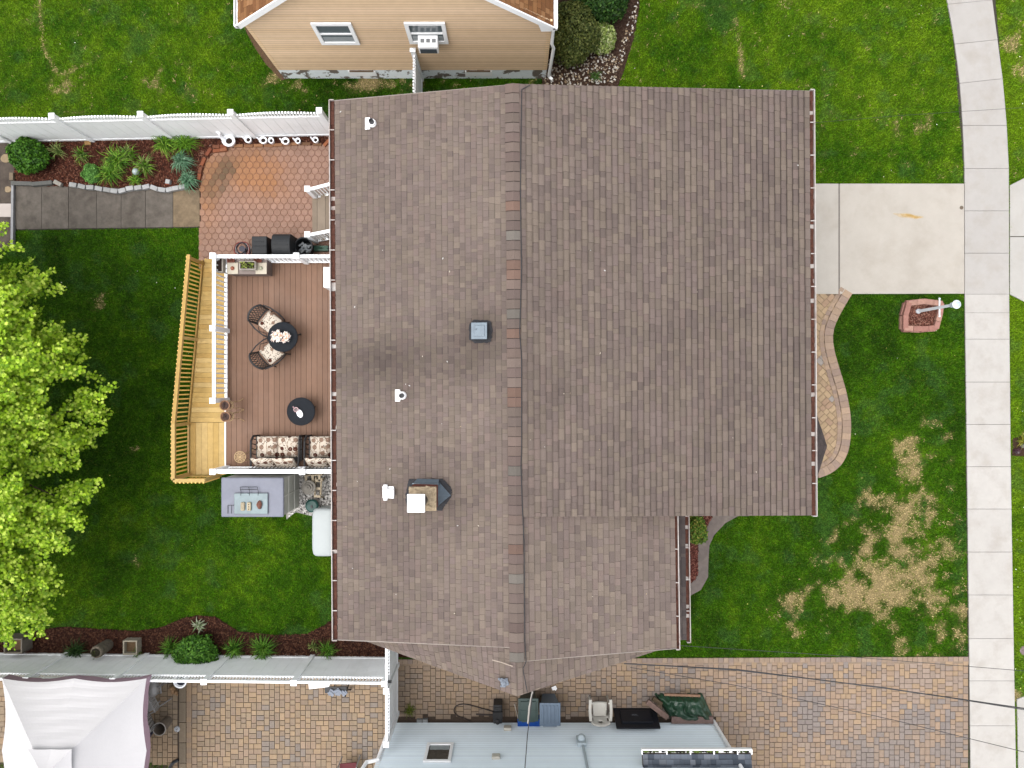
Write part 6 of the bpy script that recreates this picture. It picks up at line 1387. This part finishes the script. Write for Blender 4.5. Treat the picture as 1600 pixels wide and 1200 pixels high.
mb.tube([(c.x - .2, c.y - .08, .3), (c.x + .2, c.y - .08, .3)], .022, 6); mb.build('legs', BLACK, t)
mb = MB(); mb.obox((c.x - .03, c.y + .16, .86), (.62, .18, .05)); mb.build('top', BLACK, t)
mb = MB()
for k in range(10): mb.obox((c.x + random.uniform(-.2, .24), c.y + random.uniform(.05, .2), .9 + .03 * random.random()), (.16, .1, .02), rz=random.random() * 3, rx=random.uniform(-.4, .4))
mb.build('cloth', mat('grey_cloth', S(164, 172, 186), .8, .3, 14), t)
c = W(607, 1070, 1.9); mb = MB(); mb.obox((c.x, c.y, 1.7), (.1, .07, .06)); mb.tube([(c.x - .05, c.y, 1.7), (c.x - .1, c.y, 1.68)], .015, 6); tag(mb.build('gate_latch', BLACK, bevel=.01), 'black latch on the white gate by the corner post', 'latch')
# bed things on the lower left
c = W(150, 1019.5, .62); t = thing('log_planter', 'hollow upright log planter with mossy top in the lower bed', 'planter', (c.x, c.y, 0)); d_ = Vector((.42, .25, 0)).normalized(); mb = MB(); a = Vector((c.x, c.y, .62)); b = Vector((c.x + .03, c.y + .02, 0)); d_ = (b - a).normalized()
u_ = d_.orthogonal().normalized(); 
mb.tube([a, a + (b - a) * .1, a + (b - a) * .6, b], [.17, .185, .175, .16], 18, cap=True); mb.build('log', mat('grey_bark', S(150, 138, 122), .95, .4, 14, 1, 40, dirt=.6, dirtcol=S(110, 110, 80), dscale=5), t)
mb = MB(); mb.tube([a - d_ * .03, a - d_ * .02], .125, 16); mb.build('hollow', mat('dark_hollow', S(46, 42, 26), .95, .5, 20), t)
n = 60; pos = np.array([a.x, a.y, a.z]) + rng.normal(size=(n, 3)) * np.array([.05, .06, .015]) + np.array([-.06, -.06, .03]); npolys('moss', leafpolys(pos, unit(rng.normal(size=(n, 3)) + np.array([0, 0, 1])), rng.uniform(.03, .06, n), LEAF4), pal([S(96, 112, 40), S(70, 84, 30)], n, .2), V('leaves'), t)
c = W(203, 1012, .3); s_ = .19; t = thing('square_planter', 'square pale frame planter of soil in the lower bed', 'planter', (c.x, c.y, 0)); mb = MB(); fr = V('weathered_lumber')
for x, y, w, h in ((0, s_, s_ * 2 + .04, .04), (0, -s_, s_ * 2 + .04, .04), (s_, 0, .04, s_ * 2 - .04), (-s_, 0, .04, s_ * 2 - .04)): mb.obox((c.x + x, c.y + y, .15), (w, h, .3), col=S(206, 196, 176))
mb.build('frame', fr, t); mb = MB(); mb.box(c.x - s_ + .02, c.y - s_ + .02, .02, c.x + s_ - .02, c.y + s_ - .02, .16); mb.build('soil', mat('dry_soil', S(130, 104, 76), .95, .4, 20), t)
c = W(20, 1010, .5); t = thing('compost_box', 'grey wooden box half hidden under the tree edge', 'box', (c.x, c.y, 0)); mb = MB()
for x in (-.25, .25): mb.box(c.x + x - .02, c.y - .2, 0, c.x + x + .02, c.y + .2, .5, S(160, 150, 138))
for y in (-.2, .2): mb.box(c.x - .27, c.y + y - .02, 0, c.x + .27, c.y + y + .02, .48, S(150, 140, 126))
mb.build('frame', fr, t)
mb = MB(); mb.box(c.x - .23, c.y - .18, .02, c.x + .23, c.y + .18, .3); mb.build('compost', mat('dry_soil'), t)
c = W(213.5, 269, .25); t = thing('gazing_ball', 'clear silvery garden ball among the daylilies', 'garden ball', (c.x, c.y, 0)); mb = MB(); mb.lathe((c.x, c.y, 0), [(.05, 0), (.04, .2)], 12); mb.build('stake', BLACK, t); mb = MB(); mb.blob((c.x, c.y, .3), .10, 18); mb.build('ball', mat('silvery_glass', S(196, 214, 212), .12, .1, 12, spec=.8), t, smooth=True)

P2_ = []
for k in range(110):
    px, py = random.choice([(random.uniform(60, 500), random.uniform(370, 980)), (random.uniform(0, 620), random.uniform(5, 170)), (random.uniform(980, 1490), random.uniform(5, 280)), (random.uniform(1100, 1500), random.uniform(480, 1020)), (random.uniform(1586, 1600), random.uniform(10, 1080))])
    p = W(px, py, .09); ok = True
    if not any(inpoly1(p.x, p.y, q) for q in NOGRASS): P2_.append([p.x, p.y, .085])
P2_ = np.array(P2_); n = len(P2_)
stuff(npolys('clover_flowers', leafpolys(P2_, unit(rng.normal(size=(n, 3)) * .2 + np.array([0, 0, 1])), rng.uniform(.015, .04, n), LEAF6), pal([(.7, .7, .66), (.7, .72, .5), (.72, .66, .2)], n, .1), V('loose_pieces')), 'tiny white and yellow flowers dotted over the lawns', 'flowers')
# ------------------------------------------------------------ overhead cables
CAB = mat('black_cable', (.02, .02, .022), .6, .1)
def cable(label, pts, r, sag=.0):
    P_ = [W(*p) for p in pts]; mb = MB(); out = []
    for a, b in zip(P_[:-1], P_[1:]):
        for i in range(14): t = i / 14; out.append(a + (b - a) * t - Vector((0, 0, sag * 4 * t * (1 - t))))
    mb.tube(out + [P_[-1]], r, 5); return tag(mb.build('overhead_cable', CAB), label, 'cable')
cable('thin high cable from the lower roof corner across the lawn edge', [(1052, 1008, 3.6), (1300, 1024, 4.6), (1583, 1047, 5.8), (1700, 1056, 6.2)], .006)
cable('thick double service cable crossing the paver driveway', [(975, 1037, 3.9), (1150, 1046, 4.4), (1380, 1075, 5.4), (1600, 1107, 6.4), (1700, 1123, 6.9)], .014)
cable('companion strand running close along the thick service cable', [(985, 1037, 3.9), (1150, 1047.5, 4.5), (1380, 1074, 5.5), (1600, 1109, 6.5), (1700, 1125, 7)], .008)
cable('thin lower cable slanting to the bottom right sidewalk', [(985, 1043, 3.7), (1150, 1071, 4.2), (1400, 1126, 5.2), (1600, 1175, 6.2), (1700, 1200, 6.8)], .007)
cable('faint thin cable crossing the top right lawn and sidewalk', [(1268, 192, 4.1), (1400, 181, 4.4), (1505, 174, 4.7), (1600, 168, 5), (1700, 160, 5.3)], .004)
rd = [(828, 133, 4.46), (815, 140, 4.475), (813, 300, 4.475), (815, 420, 4.475), (812, 520, 4.475), (815, 560, 4.475), (815, 700, 4.475), (814, 730, 4.475), (816, 790, 4.475), (819, 850, 4.475), (820, 1000, 4.475), (822, 1034, 4.43), (817, 1045, 4.31), (824, 1082, 4.29)]
o = cable('black cable lying along the roof ridge from end to end', rd, .011)
o = cable('service cable dropping from the roof peak to the blue house', [(832, 1082, 4.3), (824, 1150, 3.9), (819, 1215, 3.8)], .013)
mb = MB(); mb.tube([W(832, 1081, 4.3), W(827, 1105, 4.12), W(825, 1130, 3.98)], .022, 6); tag(mb.build('cable_sleeve', mat('pale_sleeve', S(206, 200, 192), .6, .2, 10)), 'pale sleeve round the cable above the green bin', 'cable sleeve')

# ------------------------------------------------------------ plants
LV = V('leaves', rough=.6, var=.1, scale=12, spec=.2, transl=.2)
def daylily(px, py, r, n, cols, label, name='daylily', cat='plant', grp=None, wid=.022, h=.35, lean=(0, 0)):
    c = W(px, py, 0); t = thing(name, label, cat, (c.x, c.y, 0), 0, grp); segs = 5; Q, C = [], []
    cc = pal(cols, n, .18)
    for i in range(n):
        a = random.random() * 6.283; L_ = r * random.uniform(.6, 1.3); hh = h * random.uniform(.6, 1.2); b0 = (random.gauss(0, r * .14), random.gauss(0, r * .14)); pts = []
        for k in range(segs + 1):
            s = k / segs; x = L_ * s; z = hh * math.sin(min(1, s * 1.15) * 2.2) * (1 - .35 * s * s) + .02
            tw = a + .35 * s * math.sin(i); pts.append((c.x + b0[0] + x * math.cos(tw) + lean[0] * s, c.y + b0[1] + x * math.sin(tw) + lean[1] * s, z))
        for k in range(segs):
            w0 = wid * (1 - (k / segs) ** 1.6) * .5; w1 = wid * (1 - ((k + 1) / segs) ** 1.6) * .5 + .001; nx_, ny_ = -math.sin(a), math.cos(a); p, q = pts[k], pts[k + 1]
            Q.append([(p[0] - nx_ * w0, p[1] - ny_ * w0, p[2]), (p[0] + nx_ * w0, p[1] + ny_ * w0, p[2]), (q[0] + nx_ * w1, q[1] + ny_ * w1, q[2]), (q[0] - nx_ * w1, q[1] - ny_ * w1, q[2])]); C.append(cc[i])
    npolys('leaves', np.array(Q), np.array(C), LV, t); return t
LG = [S(104, 156, 36, 1.4), S(128, 178, 46, 1.4), S(84, 134, 30, 1.3), S(154, 190, 70, 1.4), S(70, 114, 28, 1.3)]
OL = [S(134, 158, 80, 1.4), S(158, 168, 100, 1.4), S(110, 138, 66, 1.3)]
daylily(262, 228, .40, 120, LG, 'daylily clump at the fence foot left of its darker twin', grp='daylilies in the back bed')
daylily(293, 228, .42, 130, LG[:3], 'daylily clump at the fence foot nearest the patio corner', grp='daylilies in the back bed')
daylily(190, 252, .46, 150, LG, 'broad bright daylily clump in the middle of the back bed', grp='daylilies in the back bed')
daylily(178, 273, .40, 130, LG, 'daylily clump just above the edging blocks beside the pale green mound', grp='daylilies in the back bed')
daylily(207, 245, .30, 60, OL + LG[:2], 'thin upright daylily right of the broad clump', grp='daylilies in the back bed')
daylily(231, 262, .36, 80, LG[:3] + OL, 'loose daylily clump right of the silvery ball', grp='daylilies in the back bed')
daylily(215, 283, .24, 60, LG, 'low daylily tuft under the silvery ball', grp='daylilies in the back bed', h=.2)
daylily(97, 239, .28, 40, OL, 'sparse yellowish daylily right of the round shrub', grp='daylilies in the back bed')
daylily(134, 246, .30, 60, LG[1:] + OL, 'narrow daylily between bare mulch and the broad clumps', grp='daylilies in the back bed')
IR = [S(104, 150, 112, 1.4), S(122, 168, 130, 1.4), S(88, 132, 98, 1.3), S(146, 184, 150, 1.4)]
daylily(288, 254, .34, 150, IR, 'blue green iris like clump leaning toward the walkway, upper half', name='iris_clump', grp='blue green clumps', h=.4, lean=(.05, -.08), wid=.026)
daylily(298, 281, .30, 130, IR, 'blue green iris like clump drooping over the last edging block', name='iris_clump', grp='blue green clumps', h=.35, lean=(.03, -.12), wid=.026)
DG = [S(74, 126, 30, 1.4), S(98, 150, 40, 1.4), S(58, 104, 26, 1.3), S(122, 168, 58, 1.4)]
daylily(125, 1012, .36, 90, [S(50, 84, 34), S(66, 104, 40), S(84, 124, 56)], 'dark daylily clump left of the log planter', grp='daylilies in the lower bed')
daylily(272, 1008, .36, 100, DG, 'daylily clump touching the left of the lower round shrub', grp='daylilies in the lower bed')
daylily(370, 1009, .36, 90, DG, 'daylily clump touching the right of the lower round shrub', grp='daylilies in the lower bed')
daylily(414, 1010, .42, 130, DG, 'largest full daylily clump near the middle of the lower bed', grp='daylilies in the lower bed')
daylily(514, 1012, .30, 80, DG, 'daylily clump close to the house corner in the lower bed', grp='daylilies in the lower bed')
daylily(493, 1007, .20, 24, OL, 'thin pale daylily sprout left of the house corner clump', grp='daylilies in the lower bed')
daylily(221, 1016, .16, 20, OL + DG[:1], 'tiny sprout right of the square planter', grp='daylilies in the lower bed')
daylily(312, 975, .24, 30, [S(176, 190, 150), S(140, 164, 110), S(200, 206, 176)], 'small pale variegated plant at the lawn edge of the lower bed', name='variegated_plant', wid=.05, h=.15)
daylily(640, 1110, .22, 60, [S(140, 150, 50), S(116, 132, 44)], 'yellowish weed at the paver corner by the gate', name='weed', h=.1, wid=.015)
daylily(1594, 688, .22, 50, [S(206, 200, 70), S(170, 176, 56), S(130, 150, 50)], 'bright yellow green plant in the street strip bed', name='yellow_plant', h=.2)
daylily(1585, 704, .14, 30, [S(110, 70, 84), S(86, 52, 66)], 'small purple leaved plant in the street strip bed', name='purple_plant', h=.12)
daylily(930, 121, .2, 40, [S(70, 110, 40), S(90, 130, 50)], 'small green weed low in the neighbour mulch bed', name='weed', h=.15)
def shrub(px, py, rx, ry, h, n, size, cols, label, name='round_shrub', shape=LEAF6, up=.35, lump=.25):
    c = W(px, py, 0); t = thing(name, label, 'shrub', (c.x, c.y, 0)); d = unit(rng.normal(size=(n, 3)) * np.array([1, 1, .8]) + np.array([0, 0, .25])); d[:, 2] = np.abs(d[:, 2]) * np.where(rng.random(n) < .9, 1, -1)
    k = 1 + lump * (fbm(d[:, 0] * 2.2 + 5 + px, d[:, 1] * 2.2 + d[:, 2] + 9, 3) - .5) * 2
    rr = (rng.random(n) ** .3) * k; pos = np.stack([c.x + d[:, 0] * rr * rx, c.y + d[:, 1] * rr * ry, h * .45 + d[:, 2] * rr * h * .55], 1); pos[:, 2] = np.maximum(pos[:, 2], .03)
    nr = unit(d * .7 + rng.normal(size=(n, 3)) * .55 + np.array([0, 0, up])); npolys('foliage', leafpolys(pos, nr, size * rng.uniform(.6, 1.3, n), shape), pal(cols, n, .25) * 1.5, LV, t)
    mb = MB()
    for q in range(7): a = q * .9; mb.tube([(c.x, c.y, 0), (c.x + rx * .3 * math.cos(a), c.y + ry * .3 * math.sin(a), h * .35), (c.x + rx * .65 * math.cos(a), c.y + ry * .65 * math.sin(a), h * .6)], [.02, .014, .006], 5)
    mb.build('stems', mat('brown_stems', S(84, 66, 48), .9), t); return t
shrub(57, 250, .58, .52, .75, 5200, .085, [S(58, 104, 22), S(74, 124, 28), S(44, 84, 18), S(92, 142, 38)], 'round bright green shrub at the left end of the back bed', shape=LEAF6)
shrub(148, 274, .27, .30, .35, 2600, .05, [S(104, 160, 70), S(124, 178, 88), S(88, 140, 58)], 'small pale green mounded plant above the edging blocks', name='mounded_plant')
shrub(316, 1012, .62, .48, .8, 5600, .085, [S(66, 116, 30), S(84, 136, 40), S(50, 94, 24), S(104, 154, 54)], 'round bright green shrub spilling over the lower fence foot')
shrub(1084, 826, .34, .44, .5, 2400, .07, [S(92, 130, 36), S(120, 150, 50), S(70, 106, 30), S(150, 150, 70)], 'leafy green shrub peeking from under the front lower roof', name='front_shrub')
shrub(935, 16, .86, .64, 1.3, 11000, .09, [S(40, 76, 24), S(54, 94, 32), S(30, 58, 18), S(76, 110, 44)], 'large dark green shrub at the top beside the tan house', name='dark_shrub')
shrub(893, 70, .78, .86, 1.25, 11000, .075, [S(82, 94, 40), S(96, 106, 48), S(66, 80, 34), S(116, 122, 62)], 'olive green domed shrub against the tan house corner', name='olive_shrub')
shrub(938, 66, .42, .50, .6, 3600, .075, [S(150, 168, 84), S(176, 190, 116), S(116, 144, 60), S(198, 206, 150)], 'smaller pale variegated shrub tucked right of the olive one', name='variegated_shrub')
# the big maple at the left edge
mx, my = -14.35, -1.4; tree = thing('maple_tree', 'large maple with bright yellow green leaves overhanging the left lawn', 'tree', (mx, my, 0))
mb = MB(); mb.tube([(mx, my, 0), (mx + .05, my, .8), (mx, my + .05, 2.0), (mx - .05, my, 3.2)], [.32, .24, .21, .18], 12); mb.build('trunk', mat('maple_bark', S(96, 82, 68), .95, .35, 14, 1, 30), tree)
RX_, RY_ = 3.1, 5.35; sprays = []
lm = MB()
for q in range(370):
    a = random.random() * 6.283; e = math.asin(random.uniform(-.15, 1)); rr = random.uniform(.5, 1.0)
    lob = 1 + .05 * math.sin(4 * a + 1.1) + .07 * math.sin(7 * a + .4) + .04 * math.sin(13 * a)
    d = Vector((math.cos(a) * math.cos(e), math.sin(a) * math.cos(e), math.sin(e))); tip = Vector((mx + math.copysign(abs(d.x) ** .8, d.x) * RX_ * .97 * rr * lob, my + .1 + math.copysign(abs(d.y) ** .88, d.y) * RY_ * rr * lob, 3.4 + d.z * 2.7 * rr)); sprays.append((tip, d, a))
    if q % 3 == 0:
        b = Vector((mx, my, 2.2 + random.random() * 1.2)); m_ = b.lerp(tip, .5) + Vector((0, 0, .35)); lm.tube([b, m_, tip], [.07, .04, .012], 6)
lm.build('limbs', mat('maple_bark'), tree)
PP, NN, SZ, CC = [], [], [], []
for tip, d, a in sprays:
    base = random.uniform(-1, 1)
    for tw in range(random.randint(5, 8)):
        dr = Vector((d.x, d.y, d.z * .35)) + Vector((random.gauss(0, .6), random.gauss(0, .6), random.gauss(0, .22))); dr.normalize(); L_ = random.uniform(.45, 1.1); n = int(82 * L_ + 8)
        s = rng.random(n) ** .75; pos = np.array(tip) + np.array(dr) * (s * L_)[:, None] + rng.normal(size=(n, 3)) * np.array([.13, .13, .06]) * (1.15 - s * .75)[:, None]; pos[:, 2] -= .18 * s ** 2
        PP.append(pos); NN.append(unit(rng.normal(size=(n, 3)) * .45 + np.array([0, 0, 1.0]) + np.array(dr) * .25)); SZ.append(rng.uniform(.06, .115, n))
        c = pal([S(152, 188, 36, 2.05), S(172, 202, 54, 2.1), S(132, 170, 28, 2.0), S(194, 216, 88, 2.1), S(108, 146, 20, 1.8)], n, .12) * (1 + .12 * base); CC.append(c)
PP, NN, SZ, CC = map(np.concatenate, (PP, NN, SZ, CC))
npolys('crown', leafpolys(PP, NN, SZ, MAPLE), CC, V('maple_leaves', rough=.55, var=.08, scale=3, spec=.25, transl=.35), tree)
# ------------------------------------------------------------ grass blades over every lawn
NOGRASS.append([tuple(p.xy) for p in wl])
NOGRASS.append([(SH[0], SH[2]), (SH[1], SH[2]), (SH[1], -20), (SH[0], -20)]); NOGRASS.append([(NX0, YN), (NX1, YN), (NX1, 20), (NX0, 20)])
NOGRASS.append([(shx0, shy0), (shx1, shy0), (shx1, shy1), (shx0, shy1)]); NOGRASS.append([(RX0 + .1, YT), (X1, YT), (X1, YBt), (RX0 + .1, YBt)])
n = 1150000
gxy = np.stack([rng.uniform(-15.9, 16.0, n), rng.uniform(-12.2, 12.2, n)], 1)
keep = np.ones(n, bool)
for p in NOGRASS:
    j = (vnoise(gxy[:, 0] * 6, gxy[:, 1] * 6) - .5) * .05
    keep &= ~inpoly(gxy[:, 0] + j, gxy[:, 1] + j, p)
gxy = gxy[keep]; n = len(gxy)
px, py = gxy[:, 0] * F / H + 800, 600 - gxy[:, 1] * F / H
col, dead = lawn_cols(px, py, 1.0, True)
keep = rng.random(n) > dead * .25; gxy, col, dead, px, py = gxy[keep], col[keep], dead[keep], px[keep], py[keep]; n = len(gxy)
col = col * rng.uniform(.55, 1.55, (n, 1)) * 1.36; yel = (rng.random(n) < .05)[:, None]; col = np.where(yel, col * .5 + np.array(S(150, 160, 60)) * .5, col)
ang = rng.random(n) * 6.283; L_ = rng.uniform(.045, .10, n) * (1 - .5 * dead); wd_ = rng.uniform(.008, .015, n); lean = rng.uniform(.5, 1.0, n)
P0 = np.stack([gxy[:, 0] - np.sin(ang) * wd_, gxy[:, 1] + np.cos(ang) * wd_, np.zeros(n)], 1); P1 = np.stack([gxy[:, 0] + np.sin(ang) * wd_, gxy[:, 1] - np.cos(ang) * wd_, np.zeros(n)], 1)
P2 = np.stack([gxy[:, 0] + np.cos(ang) * L_ * lean, gxy[:, 1] + np.sin(ang) * L_ * lean, .012 + L_ * (1.12 - lean)], 1)
stuff(npolys('grass', np.stack([P0, P1, P2], 1), np.clip(col, 0, .8), V('grass_blades', rough=.7, var=.0, spec=.1, transl=.15)), 'green lawn grass with dry patches in the front yard', 'grass')
